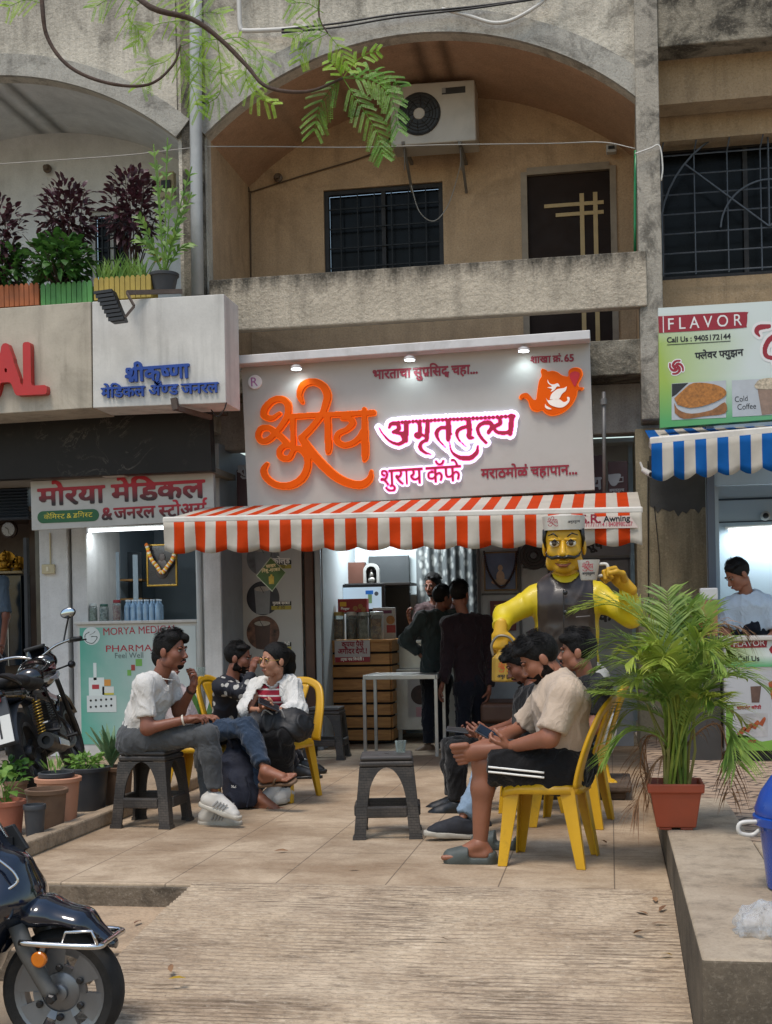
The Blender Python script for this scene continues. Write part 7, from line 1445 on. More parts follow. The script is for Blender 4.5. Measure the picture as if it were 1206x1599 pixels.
def make_chair(label):
    t = empty('plastic_chair', label, 'chair', group='yellow plastic chairs'); zs = .405; sw, sd = .2, .2
    def seat(u, v): x, y = (u-.5)*2, (v-.5)*2; k = 1-.12*max(0, abs(x)**4*abs(y)**2); return (x*sw*k*(1.0-.06*v), y*sd*k, zs-.018*(1-x*x)*(1-y*y)-.02*max(0, -y)**4)
    g = MB(); g.grid(seat, 12, 12); g.build('seat', YEL, t, solid=.008, smooth=True)
    pts = [seat(u, 0) for u in np.linspace(0, 1, 9)]+[seat(1, v) for v in np.linspace(.1, 1, 9)]+[seat(u, 1) for u in np.linspace(.9, 0, 9)]+[seat(0, v) for v in np.linspace(.9, .1, 9)]; n = len(pts); g = MB(); g.add(pts+[(x*1.04, y*1.04, z-.045) for x, y, z in pts], [(i, (i+1) % n, n+(i+1) % n, n+i) for i in range(n)]); g.build('seat_apron', YEL, t, solid=.006, smooth=True)
    for sx in (-1, 1):
        for sy in (-1, 1):
            a = Vector((sx*.175, sy*.17, zs-.01)); b = Vector((sx*.208, sy*(.225 if sy > 0 else .205), 0)); g = MB(); m = 10
            rows = []
            for i in range(m+1):
                u = i/m; c = a.lerp(b, u); w = .075*(1-u)+.042*u; rows.append([c+V(0, -sy*w, 0), c+V(sx*.006, sy*.004, 0), c+V(-sx*w, 0, 0), c+V(-sx*w, -sy*.008, 0), c+V(-sx*.004, -sy*.007, 0), c+V(-sx*.009, -sy*w, 0)])
            vs = [p for q in rows for p in q]; g.add(vs, [(i*6+k, i*6+(k+1) % 6, (i+1)*6+(k+1) % 6, (i+1)*6+k) for i in range(m) for k in range(6)]+[list(range(6))[::-1], list(range(m*6, m*6+6))]); g.build('leg', YEL, t, bevel=.003)
    bk = lambda x, z: (x, .19+.13*max(0, (z-zs)/.4)**1.25+.02*(1-(x/.2)**2), z)
    fr = [bk(-.19, zs-.01), bk(-.195, zs+.1), bk(-.19, zs+.24), bk(-.155, zs+.35), bk(-.08, zs+.395), bk(0, zs+.405), bk(.08, zs+.395), bk(.155, zs+.35), bk(.19, zs+.24), bk(.195, zs+.1), bk(.19, zs-.01)]
    g = MB(); C = [c for c in catmull([(q[0], q[2]) for q in fr], 5)]; m = len(C); T_ = [nrm2(C[min(i+1, m-1)]-C[max(i-1, 0)]) for i in range(m)]; w_ = lambda i: .03+.006*math.cos(i*math.pi*2/m)
    rows = [[bk(C[i][0]-T_[i][1]*o*w_(i), C[i][1]+T_[i][0]*o*w_(i)) for o in (-1, -.4, .4, 1)] for i in range(m)]; g.add([q for r_ in rows for q in r_], [(i*4+k, i*4+k+1, i*4+k+5, i*4+k+4) for i in range(m-1) for k in range(3)]); g.build('back_frame', YEL, t, smooth=True, solid=.017)
    g = MB(); g.grid(lambda u, v: bk((u-.5)*(.06+.09*v*v), zs-.005+v*.4), 6, 10); g.build('back_splat', YEL, t, solid=.012, smooth=True)
    g = MB(); g.grid(lambda u, v: bk((u-.5)*.36*(1-.2*(1-v)), zs+.02+.07*v-.03*(1-abs(u-.5)*2)), 10, 3); g.build('back_rail', YEL, t, solid=.01, smooth=True)
    return t
ch1 = make_chair('yellow plastic chair holding the barefoot man in the beige t-shirt'); ch1.location = (-.33, 6.52, .001); ch1.rotation_euler.z = R(-99)
for x, y, a, lb in ((-.25, 7.72, -99, 'yellow plastic chair holding the man with the tall black quiff'), (-.52, 8.3, -86, 'yellow plastic chair holding the man in black nearest the statue kettle'), (-2.3, 8.72, -16, 'yellow plastic chair holding the woman in the white cardigan'), (-2.8, 9.55, 75, 'yellow plastic chair holding the bearded man in the dark patterned shirt'), (-2.8, 8.5, 88, 'yellow plastic chair holding the half hidden person in blue jeans')):
    c = copy_tree(ch1, label=lb); c.location = (x, y, .001); c.rotation_euler.z = R(a)
# ============================================================ motorcycle behind the pots
RUB = M('tyre_rubber', '1a1918', .85, .25, 12, .3, 60, dirt='4d443a', damt=.4); CHR = M('chrome', 'c8c8c8', .15, .05, 8, metal=1.); BLKG = M('gloss_black_paint', '0b0c10', .12, .2, 4, coat=.8); DKM = M('dark_engine_metal', '3a3a3b', .4, .3, 14, metal=.7); REDP = M('gloss_red_paint', '7d0c16', .15, .1, 6, coat=.7); GREYPL = M('grey_fender_plastic', '3a3c40', .5, .15, 6); GLDS = M('gold_spring', '9c8038', .35, .2, 20, metal=.7)
SILV = M('silver_decal', '9a9aa0', .25, .1, 6, coat=.4); MIRR = M('mirror_glass', 'b9c4cc', .05, .05, 3, metal=1.); SEATB = M('seat_vinyl', '17171a', .6, .2, 8, .15, 80)
def wheel(parent, c, R_, tw, rimr, axis=(0, 1, 0), spokes=6, disc_=False, mat=RUB):
    g = MB(); prof = [(rimr, -tw*.42), (R_*.9, -tw*.5), (R_*.985, -tw*.28), (R_, 0), (R_*.985, tw*.28), (R_*.9, tw*.5), (rimr, tw*.42)]; g.lathe(prof, c, 44, axis, caps=False)
    for s in (-1, 1): pass
    wh = g.build('wheel', mat, parent, smooth=40); g = MB(); g.lathe([(rimr*.9, -tw*.36), (rimr*1.02, -tw*.44), (rimr*1.02, tw*.44), (rimr*.9, tw*.36), (rimr*.9, -tw*.36)], c, 40, axis, caps=False); return wh, g
A_ = atZ(48, 1228, .06); A_ = V(atY(60, 1180, 8.4).x, 8.4, .06); F_ = V(atY(118, 1150, 9.55).x, 9.55, .06); hd = math.atan2(F_.y-A_.y, F_.x-A_.x)
mo = empty('motorcycle', 'black and red motorcycle parked behind the row of pots by the pharmacy', 'motorcycle', tuple(A_), hd); mo.rotation_euler = (R(-15), 0, hd); mo.rotation_mode = 'XYZ'
RW_ = .3
for x, tw in ((0, .11), (1.27, .09)):
    wh, g = wheel(mo, (x, 0, RW_), RW_, tw, .215)
    for i in range(6): a = R(60*i+15); g.obox((x+.03*math.cos(a), 0, RW_+.03*math.sin(a)), (x+.2*math.cos(a+.15), 0, RW_+.2*math.sin(a+.15)), .03, .022, (0, 1, 0))
    g.lathe([(.05, -.05), (.06, -.03), (.06, .03), (.05, .05)], (x, 0, RW_), 18, (0, 1, 0)); g.build('rim', DKM, wh, smooth=40)
def blob(name, pts, mat, parent, k=.02, res=.012, fold=0):
    S_ = SDF(res, k)
    for p in pts: S_.cap(p[0], p[1], p[2], p[3] if len(p) > 3 else None, flat=((0, 1, 0), p[4]) if len(p) > 4 else None)
    return vmesh(name, [S_.mesh()], mat, parent, fold)
tk = blob('fuel_tank', [((.62, 0, .82), (.86, 0, .84), .085, .11, 1.35), ((.86, 0, .82), (.98, 0, .78), .09, .06, 1.4), ((.8, 0, .9), (.9, 0, .91), .06, .055, 1.5)], BLKG, mo, .05)
for s in (-1, 1):
    g = MB(); g.prism([(.62, s*.13, .78), (.78, s*.16, .76), (.95, s*.145, .8), (.9, s*.15, .83), (.76, s*.155, .80)], (0, s*.01, 0)); g.build('tank_stripe', SILV, tk, bevel=.003); g = MB(); g.prism([(.66, s*.15, .86), (.85, s*.155, .89), (.93, s*.14, .86), (.8, s*.165, .84)], (0, s*.006, 0)); g.build('tank_stripe', REDP, tk, bevel=.003)
    g = MB(); g.prism([(.18, s*.1, .72), (.45, s*.14, .70), (.62, s*.14, .62), (.5, s*.15, .58), (.3, s*.135, .63), (.1, s*.1, .68)], (0, s*.015, 0)); sp2 = g.build('side_panel', BLKG, mo, bevel=.006); g = MB(); g.prism([(.34, s*.152, .7), (.62, s*.158, .64), (.58, s*.16, .61), (.36, s*.155, .66)], (0, s*.004, 0)); g.build('side_stripe', REDP, sp2); g = MB(); g.prism([(.42, s*.153, .655), (.6, s*.16, .612), (.56, s*.16, .6), (.42, s*.155, .635)], (0, s*.005, 0)); g.build('side_stripe', SILV, sp2)
blob('seat', [((-.28, 0, .82), (.1, 0, .8), .05, .055, 2.2), ((.1, 0, .8), (.55, 0, .77), .055, .05, 2.4), ((-.28, 0, .83), (-.1, 0, .84), .045, .045, 2.)], SEATB, mo, .03)
blob('tail_cowl', [((-.42, 0, .74), (0, 0, .72), .045, .06, 1.9), ((0, 0, .72), (.3, 0, .68), .06, .06, 1.7)], BLKG, mo, .03)
g = MB(); P = catmull([(-.12, .12, .78), (-.32, .13, .82), (-.5, .1, .86), (-.53, 0, .87), (-.5, -.1, .86), (-.32, -.13, .82), (-.12, -.12, .78)], 5); g.tube(P, .013, 8); g.build('grab_rail', CHR if False else BLACKP, mo, smooth=True)
g = MB(); g.prism([(-.46, -.06, .76), (-.46, .06, .76), (-.47, .06, .69), (-.47, -.06, .69)], (.02, 0, 0)); g.build('tail_lamp', M('tail_lamp_red', '7a0a12', .2, .1, 9, coat=.5), mo, bevel=.004)
g = MB(); g.grid(lambda u, v: (-.02-.36*math.cos(R(15+75*u))-.1*u*0, (v-.5)*.15, .3+.36*math.sin(R(15+75*u))), 10, 4); g.build('mudguard', GREYPL, mo, solid=.006, smooth=True)
g = MB(); g.prism([(-.5, -.1, .6), (-.5, .1, .6), (-.56, .1, .42), (-.56, -.1, .42)], (.008, 0, 0)); pl_ = g.build('number_plate', M('plate_white', 'c9c9c4', .5, .04), mo); g = MB(); g.prism([(-.44, -.09, .72), (-.44, .09, .72), (-.5, .1, .5), (-.5, -.1, .5)], (.03, 0, 0)); g.build('plate_holder', GREYPL, mo, bevel=.006)
rt, nn = V(.0, -1, 0), V(-.943, 0, -.316).normalized()*1
for txt, z, x in (('5H', .535, -.5215), ('71', .455, -.5475)):
    t_ = text_tris(txt); mn, mx = t_.reshape(-1, 2).min(0), t_.reshape(-1, 2).max(0); m_ = raster(t_, (int((mx[1]-mn[1])*30)+3, int((mx[0]-mn[0])*30)+3), mn[0], mn[1], 30); po_, se_ = contour(m_, .8, 1); g = MB(); s_ = .15/(mx[0]-mn[0])*(1 if len(txt) > 4 else .7); place(g, po_, se_, lambda a, b: V(x-.0035+.316*b/30*s_, .075-a/30*s_, z+.943*b/30*s_), 0, (-1, 0, 0)); g.build('lettering', BLACK_L, pl_)
for s in (-1, 1):
    g = MB(); a, b = V(.02, s*.13, .33), V(.14, s*.13, .68); g.tube([a, a.lerp(b, .2)], .02, 10); g.tube([a.lerp(b, .15), b], .012, 8); C = [a.lerp(b, .22+.7*i/80)+V(math.cos(i*.9)*.026, math.sin(i*.9)*.026, 0) for i in range(81)]; g.cur = 0; so = g.build('shock_absorber', DKM, mo, smooth=True); g = MB(); g.tube(C, .006, 5); g.build('spring', GLDS, so, smooth=True)
    g = MB(); g.tube([(1.27, s*.08, .3), (1.12, s*.08, .72), (1.06, s*.08, .9)], [.022, .02, .018], 10); g.build('fork', DKM, mo, smooth=True)
    g = MB(); g.obox((.0, s*.09, .3), (.48, s*.09, .36), .03, .045); g.build('swing_arm', DKM, mo, bevel=.005)
    g = MB(); g.tube(catmull([(1.03, s*.03, .97), (1.02, s*.16, 1.02), (.95, s*.3, 1.03), (.88, s*.37, 1.02)], 5), .011, 8); hb = g.build('handlebar', CHR, mo, smooth=True); g = MB(); g.tube([(.94, s*.31, 1.03), (.86, s*.4, 1.018)], .018, 10); g.build('grip', BLACKP, hb, smooth=True); g = MB(); g.obox((1.0, s*.27, 1.02), (.95, s*.42, 1.0), .012, .012); g.build('lever', DKM, hb)
    g = MB(); g.tube(catmull([(.98, s*.24, 1.03), (1.0, s*.28, 1.12), (.97, s*.33, 1.2)], 5), .007, 6); mi = g.build('mirror', BLACKP, mo, smooth=True); g = MB(); g.ell((.96, s*.34, 1.235), (.016, .062, .042), 18, 10); g.build('mirror_shell', BLACKP, mi, smooth=True); g = MB(); g.ell((.949, s*.34, 1.235), (.01, .055, .036), 18, 10); g.build('mirror_glass', MIRR, mi, smooth=True)
    g = MB(); g.tube([(1.08, s*.08, .84), (1.08, s*.2, .85)], .008, 6); g.ell((1.08, s*.23, .85), (.05, .03, .03), 12, 8); g.build('indicator', BLACKP, mo, smooth=True)
    for q in (((.5, s*.1, .33), (.5, s*.26, .33)), ((.2, s*.1, .42), (.2, s*.22, .4))): g = MB(); g.tube(q, .013, 8); g.build('footrest', BLACKP, mo)
blob('headlamp_cowl', [((1.08, 0, .92), (1.2, 0, .9), .09, .06, 1.5), ((1.1, 0, 1.02), (1.17, 0, .98), .05, .05, 1.8)], BLKG, mo, .04); g = MB(); g.bx((1.03, 0, 1.05), (.07, .16, .03)); g.build('instrument_panel', BLACKP, mo, bevel=.01)
g = MB(); g.bx((.62, 0, .36), (.3, .2, .2)); g.lathe([(.1, -.14), (.11, -.1), (.11, .1), (.1, .14)], (.58, 0, .36), 22, (0, 1, 0))
for i in range(7): g.bx((.72, 0, .5+i*.018), (.15-.004*i, .16, .007))
g.bx((.73, 0, .56), (.09, .1, .16)); g.build('engine', DKM, mo, bevel=.006); g = MB(); g.tube(catmull([(.82, -.05, .52), (.92, -.1, .4), (.8, -.14, .27), (.5, -.15, .26), (.3, -.16, .27)], 6), .02, 10); ex = g.build('exhaust_pipe', DKM, mo, smooth=True); g = MB(); g.lathe([(.03, 0), (.055, .05), (.06, .4), (.058, .5), (.03, .5), (.028, .46)], (.33, -.17, .28), 22, (-1, -.05, .16)); g.build('silencer', M('silencer_black', '232323', .45, .2, 9, metal=.4), ex, smooth=40); g = MB(); g.prism([(.28, -.235, .3), (.0, -.245, .35), (-.02, -.245, .3), (.26, -.235, .26)], (0, -.006, 0)); g.build('heat_shield', CHR, ex, bevel=.004)
g = MB(); g.tube([(1.0, 0, .85), (.9, 0, .5), (.75, 0, .25), (.45, 0, .24), (.3, 0, .45), (.3, 0, .7), (.95, 0, .86)], .022, 8); g.tube([(.3, .08, .65), (-.4, .07, .75)], .014, 8); g.tube([(.3, -.08, .65), (-.4, -.07, .75)], .014, 8); g.build('chassis', DKM, mo); g = MB(); g.tube([(.45, .12, .3), (.4, .3, .01)], .012, 8); g.build('side_stand', DKM, mo); g = MB(); g.tube(catmull([(.2, -.19, .72), (.28, -.2, .55), (.32, -.2, .42), (.25, -.19, .38), (.4, -.2, .32)], 5), .01, 6); g.build('saree_guard', DKM, mo, smooth=True)
g = MB(); g.grid(lambda u, v: (1.27+.35*math.cos(R(30+110*u)), (v-.5)*.11, .3+.35*math.sin(R(30+110*u))), 12, 4); g.build('front_mudguard', BLKG, mo, solid=.006, smooth=True)
# ============================================================ scooter at the lower left
WC_ = atY(100, 1545, 4.16); zr = -.238; rw = WC_.z-zr
NAVY = M('navy_scooter_paint', '0d1524', .12, .15, 4, coat=.9); SGREY = M('silver_wheel', '777a7e', .4, .1, 8, metal=.7, dirt='55504a', damt=.4); FORKM = M('fork_grey', '53524f', .55, .2, 12, .1, 60)
sc = empty('scooter', 'dark navy scooter with chrome front bumper parked at the lower left corner', 'scooter', (WC_.x, 4.16, zr), R(2))
for x, nm in ((0, 1), (-1.25, 0)):
    wh, g = wheel(sc, (x, 0, rw), rw, .1, rw*.74); g.build('rim_lip', SGREY, wh, smooth=40); g = MB(); ri = rw*.72; c = (x, 0, rw)
    # wheel disc with six rounded slots
    n = 18
    for i in range(n):
        a0, a1 = 2*math.pi*i/n, 2*math.pi*(i+1)/n
        pt = lambda r, a, y: (x+r*math.cos(a), y, rw+r*math.sin(a))
        ring = ((ri*.45, ri*.62), (ri*.84, ri)) if i % 3 == 0 else ((ri*.45, ri),)
        for r0_, r1_ in ring:
            for j in range(4): b0, b1 = a0+(a1-a0)*j/4, a0+(a1-a0)*(j+1)/4; g.prism([pt(r0_, b0, -.03), pt(r1_, b0, -.04), pt(r1_, b1, -.04), pt(r0_, b1, -.03)], (0, .02, 0))
    g.build('wheel_disc', SGREY, wh); g = MB(); g.lathe([(ri*.5, -.01), (ri*.48, .022), (ri*.4, .03), (.03, .034), (.03, .05), (.02, .055)], c, 36, (0, -1, 0)); g.build('hub', SGREY, wh, smooth=40); g = MB()
    for i in range(6): a = 2*math.pi*(i+.5)/6; g.lathe([(.012, .03), (.012, .042), (.008, .046)], (x+ri*.55*math.cos(a), 0, rw+ri*.55*math.sin(a)), 10, (0, -1, 0))
    g.build('wheel_nuts', DKM, wh)
for s in (-1, 1):
    g = MB(); g.tube([(0, s*.085, rw), (-.02, s*.085, rw+.02), (-.1, s*.085, rw+.16), (-.13, s*.08, rw+.24)], [.026, .027, .031, .031], 14); fk = g.build('fork', FORKM, sc, smooth=True); g = MB(); g.lathe([(.018, 0), (.018, .02), (.012, .026)], (0, s*.1, rw), 6, (0, s, 0)); g.build('axle_nut', DKM, fk)
S_ = SDF(.011, .025); S_.cap((-.2, 0, rw+.27), (-.06, 0, rw+.27), .055, .055, flat=((0, 1, 0), 1.8)); S_.cap((-.06, 0, rw+.27), (.07, 0, rw+.235), .055, .046, flat=((0, 1, 0), 1.8)); S_.cap((.07, 0, rw+.235), (.17, 0, rw+.16), .046, .028, flat=((0, 1, 0), 1.7)); S_.cap((-.2, 0, rw+.26), (-.2, 0, rw+.15), .05, .03, flat=((0, 1, 0), 2.)); S_.sub.append(('c', np.array([0, -.3, rw]), np.array([0, .3, rw]), rw+.022, rw+.022, .012, [], None)); fd = vmesh('front_fender', [S_.mesh()], NAVY, sc)
S_ = SDF(.013, .04); S_.cap((-.31, 0, rw+.08), (-.17, 0, rw+.32), .06, .075, flat=((0, 1, 0), 2.5)); S_.cap((-.17, 0, rw+.32), (-.37, 0, rw+.64), .075, .06, flat=((0, 1, 0), 2.2)); S_.cap((-.14, 0, rw+.3), (-.17, 0, rw+.42), .07, .06, flat=((0, 1, 0), 1.6)); S_.cap((-.3, 0, rw+.1), (-.42, 0, rw-.03), .05, .05, flat=((0, 1, 0), 3.2)); ap = vmesh('front_apron', [S_.mesh()], NAVY, sc)
for s in (-1, 1):
    o_ = .06*(s > 0); g = MB(); g.tube(catmull([(x_-o_, y_*(1-.2*(s > 0)), z_) for x_, y_, z_ in [(-.36, s*.15, rw+.66), (-.2, s*.135, rw+.5), (-.115, s*.12, rw+.42), (-.13, s*.13, rw+.375), (-.3, s*.2, rw+.3)]], 6), .0055, 6); g.build('chrome_trim', CHR, ap, smooth=True)
g = MB(); g.tube(catmull([(-.105, -.12, rw+.19), (0, -.125, rw+.185), (.16, -.12, rw+.18), (.175, -.06, rw+.18), (.175, .06, rw+.18), (.16, .12, rw+.18), (0, .125, rw+.185), (-.105, .12, rw+.19)], 5), .011, 8); bp_ = g.build('chrome_bumper', CHR, sc, smooth=True); g = MB(); g.tube([(.045, -.124, rw+.188), (.06, -.122, rw+.228), (.15, -.12, rw+.232), (.17, -.12, rw+.185)], .006, 6); g.build('bumper_hoop', CHR, bp_, smooth=True)
g = MB(); g.lathe([(.027, 0), (.027, .012), (.022, .017)], (-.035, -.115, rw+.135), 20, (0, -1, 0)); g.build('orange_reflector', M('reflector_orange', 'c26a0c', .2, .1, 30, coat=.6), sc, smooth=40); g = MB(); g.obox((-.035, -.08, rw+.16), (-.035, -.112, rw+.135), .02, .02); g.build('reflector_bracket', DKM, sc)
S_ = SDF(.014, .04); S_.cap((-.42, 0, rw+.68), (-.47, 0, rw+.78), .07, .055, flat=((0, 1, 0), 1.8)); S_.cap((-.47, -.2, rw+.78), (-.47, .2, rw+.78), .035, .035); hc = vmesh('handlebar_cowl', [S_.mesh()], NAVY, sc)
for s in (-1, 1): g = MB(); g.tube([(-.48, s*.2, rw+.78), (-.53, s*.34, rw+.77)], .017, 10); g.build('grip', BLACKP, hc, smooth=True); g = MB(); g.obox((-.44, s*.2, rw+.78), (-.48, s*.36, rw+.765), .01, .012); g.build('lever', CHR, hc)
g = MB(); g.ell((-.38, 0, rw+.76), (.05, .07, .06)); g.build('headlamp', M('lamp_lens', 'c8ced2', .08, .05, 5), hc, smooth=True)
S_ = SDF(.016, .04); S_.cap((-.42, 0, rw-.05), (-.75, 0, rw-.05), .035, .035, flat=((0, 1, 0), 4.2)); S_.cap((-.85, 0, rw+.1), (-1.5, 0, rw+.3), .12, .07, flat=((0, 1, 0), 1.5)); S_.cap((-.8, 0, rw+.2), (-1.4, 0, rw+.36), .1, .07, flat=((0, 1, 0), 1.6)); vmesh('rear_body', [S_.mesh()], NAVY, sc); S_ = SDF(.014, .03); S_.cap((-.72, 0, rw+.4), (-1.05, 0, rw+.42), .05, .05, flat=((0, 1, 0), 2.3)); S_.cap((-1.05, 0, rw+.42), (-1.42, 0, rw+.47), .05, .045, flat=((0, 1, 0), 2.2)); vmesh('seat', [S_.mesh()], SEATB, sc)
g = MB(); g.tube([(-.7, .1, rw-.04), (-.78, .24, -0.0+.004)], .013, 8); g.build('side_stand', DKM, sc); g = MB(); g.bx((-1.1, -.06, rw-.01), (.4, .12, .14)); g.build('engine_case', DKM, sc, bevel=.02)
phm = wempty('phone_holder', 'black perforated phone holder clamped to the scooter handlebar at the lower left', 'phone holder', tuple(atY(25, 1310, 4.25))); q = [atY(*p, 4.2) for p in ((5, 1292), (20, 1287), (44, 1325), (34, 1331), (27, 1330))]; g = MB(); g.prism(q, (.0, .02, 0)); g.build('cradle', BLACKP, phm, bevel=.004); g = MB(); a = atY(24, 1312, 4.22); g.tube([a, a+V(-.03, .03, -.03), a+V(-.1, .08, -.05)], .012, 8); g.bx(a+V(-.01, -.025, .0), (.03, .012, .03)); g.build('clamp', BLACKP, phm)
# ============================================================ blue bin, plastic bag, backpack, statue plinth
bn_ = V(atY(1277, 1380, 4.95).x, 4.95, .198); BLUB = M('blue_bin_plastic', '14459e', .3, .08, 5, coat=.1); tbn = wempty('dust_bin', 'bright blue plastic dust bin with white handle at the right edge', 'bin', tuple(bn_)); g = MB(); g.lathe([(.165, 0), (.18, .01), (.205, .24), (.225, .245), (.228, .275), (.215, .28)], bn_, 36); g.build('bin_body', BLUB, tbn, smooth=40); g = MB(); g.lathe([(.218, .281), (.222, .3), (.2, .36), (.16, .42), (.13, .44), (.12, .47), (.02, .48)], bn_, 36); g.build('lid', BLUB, tbn, smooth=40); c = bn_+V(-.228, -.05, .24); g = MB(); g.tube(catmull([tuple(c+V(.02, 0, .02)), tuple(c+V(-.05, -.01, .015)), tuple(c+V(-.055, -.01, -.02)), tuple(c+V(-.01, 0, -.03)), tuple(c+V(.02, 0, -.01))], 5), .008, 8); g.build('handle', M('white_plastic_handle', 'c9c6bf', .4), tbn, smooth=True)
pb = atZ(1185, 1460, .197); S_ = SDF(.008, .02)
for i in range(16): S_.ell(np.array(pb)+np.array([rng.uniform(-.05, .07), rng.uniform(-.05, .05), rng.uniform(.01, .075)]), np.array([rng.uniform(.025, .045), .035, rng.uniform(.025, .045)]))
S_.cuts.append((np.array([0, 0, .199]), (0, 0, -1))); pbo = wempty('plastic_bag', 'crumpled translucent white plastic bag lying on the raised kerb', 'bag', tuple(pb)); t = NT('bag_film'); t.set('dde2e6', .25); tr_ = t.n('BsdfTransparent'); mx = t.n('MixShader'); mx.inputs[0].default_value = .34; t.l(tr_.outputs[0], mx.inputs[1]); t.l(t.b.outputs[0], mx.inputs[2]); t.l(mx.outputs[0], t.out.inputs[0]); t.bump(t.noise(30, 6, .6, dist=2), 1., .02); vmesh('film', [S_.mesh()], t.m, pbo, .012, 18, 3, 0)
bp = wempty('backpack', 'navy blue backpack standing on the floor behind the white sneakers', 'bag', tuple(atZ(370, 1268, 0))); b = np.array(atZ(372, 1264, 0)); b[1] += .08; S_ = SDF(.01, .04); S_.cap(b+[.0, 0, .08], b+[-.05, .05, .3], .085, .075, flat=((1, 0, 0), 1.4)); S_.cap(b+[.03, -.05, .06], b+[.0, -.04, .2], .06, .05, flat=((1, 0, 0), 1.4)); S_.cap(b+[-.05, .06, .3], b+[-.07, .08, .42], .07, .04); S_.cuts.append((np.array([0, 0, .003]), (0, 0, -1))); NAVC = M('navy_canvas', '151a2b', .8, .2, 9, .4, 120); bo_ = vmesh('pack', [S_.mesh()], NAVC, bp, .008, 9, 5); g = MB(); g.tube(catmull([tuple(b+[-.06, .02, .4]), tuple(b+[-.08, .0, .46]), tuple(b+[-.1, .06, .44])], 5), .01, 6); g.tube(catmull([tuple(b+[.06, -.1, .22]), tuple(b+[.09, -.1, .12]), tuple(b+[.07, -.11, .02])], 5), .006, 6); g.build('strap', NAVC, bo_)
p_ = b+np.array([-.02, -.148, .17]); mk = [[(0, 40, 9), (0, 0, 9), (30, 40, 9), (30, 0, 9)], [(45, 40, 9), (75, 10, 9)], [(45, 40, 7), (80, 40, 7)]]; m_ = brush_mask(mk, (100, 60), 3); po_, se_ = contour(m_, 0, 1); g = MB(); place(g, po_, se_, lambda a, c: Vector(p_)+V(a*.0012, -.004, -c*.0012), .002, (0, -1, 0)); g.build('brand_mark', WHITE_L, bo_)
# ============================================================ the people
def Q_(**k): return {a: (tuple(atY(*v)) if a not in ('hf', 'hu', 'che') else v) for a, v in k.items()}
WT = cloth('white_cotton', 'c9c5bf'); BT = cloth('beige_cotton', 'bca894'); BKT = cloth('black_cotton', '141314'); JNG = cloth('grey_denim', '4a4c4e', .25); JNB = cloth('blue_denim', '2b394b', .3); JNL = cloth('light_denim', '8195a8', .3); NVY = cloth('navy_trousers', '12151f'); GRN = cloth('green_jacket', '2c3535'); MRN = cloth('dark_maroon_shirt', '22161c'); CRD = cloth('white_cardigan', 'cfccc6', fold_=.9); POL = cloth('pale_polo', 'b5c0ca'); WSH = cloth('pale_pink_shirt', 'a89a98')
SHW = M('white_leather', 'c2bdb4', .5, .08, 8, dirt='8a8276', damt=.3); SOLW = M('white_sole', 'b5afa2', .6, .1, 8, dirt='6d6456', damt=.4); SHB = M('black_leather', '141414', .4, .15, 9); CLG = M('grey_clog', '4c524e', .6, .15, 12, dirt='2d302e'); FLP = M('tan_sandal', '6d5540', .6, .2, 12); SNK = M('dark_knit', '23242a', .8, .25, 20); GSOL = M('grey_sole', '5a554c', .8, .2, 9)
def dots():
    t = NT('dark_patterned_shirt'); v = t.n('TexVoronoi'); v.inputs['Scale'].default_value = 13; t.l(t.coord(), v.inputs[0]); n_ = t.noise(70, 2); f = t.ramp(t.math('ADD', v.outputs[0], t.math('MULTIPLY', n_, .12)), [(.36, 1.), (.4, 0.)]); t.set(t.mix(f, '10121d', 'a8a49c'), .8); return t.m
def strp():
    t = NT('red_striped_top'); sx = t.n('SeparateXYZ'); t.l(t.tc.outputs['Object'], sx.inputs[0]); f = t.math('GREATER_THAN', t.math('SINE', t.math('MULTIPLY', sx.outputs[2], 140.)), .72); t.set(t.mix(f, '96122a', 'cfc4be'), .8); return t.m
def phone(label, p, d, n, s=1.): t = wempty('phone', label, 'phone', tuple(p)); fr = Matrix([list(r) for r in frame(d, n)]); g = MB(); vs = [Vector(p)+fr @ Vector((x*.037*s, y*.076*s, z*.005)) for z in (-1, 1) for y in (-1, 1) for x in (-1, 1)]; g.add(vs, [(0, 2, 3, 1), (4, 5, 7, 6), (0, 1, 5, 4), (2, 6, 7, 3), (0, 4, 6, 2), (1, 3, 7, 5)]); g.build('casing', M('phone_grey', '3a3d42', .3, .1, 9), t, bevel=.004); g = MB(); g.add([Vector(p)+fr @ Vector((x*.033*s, y*.07*s, .0055)) for x, y in ((-1, -1), (1, -1), (1, 1), (-1, 1))], [(0, 1, 2, 3)]); g.build('screen', M('phone_screen', '12161c', .08, .1), t)
sit = 'people seated outside the tea shop'
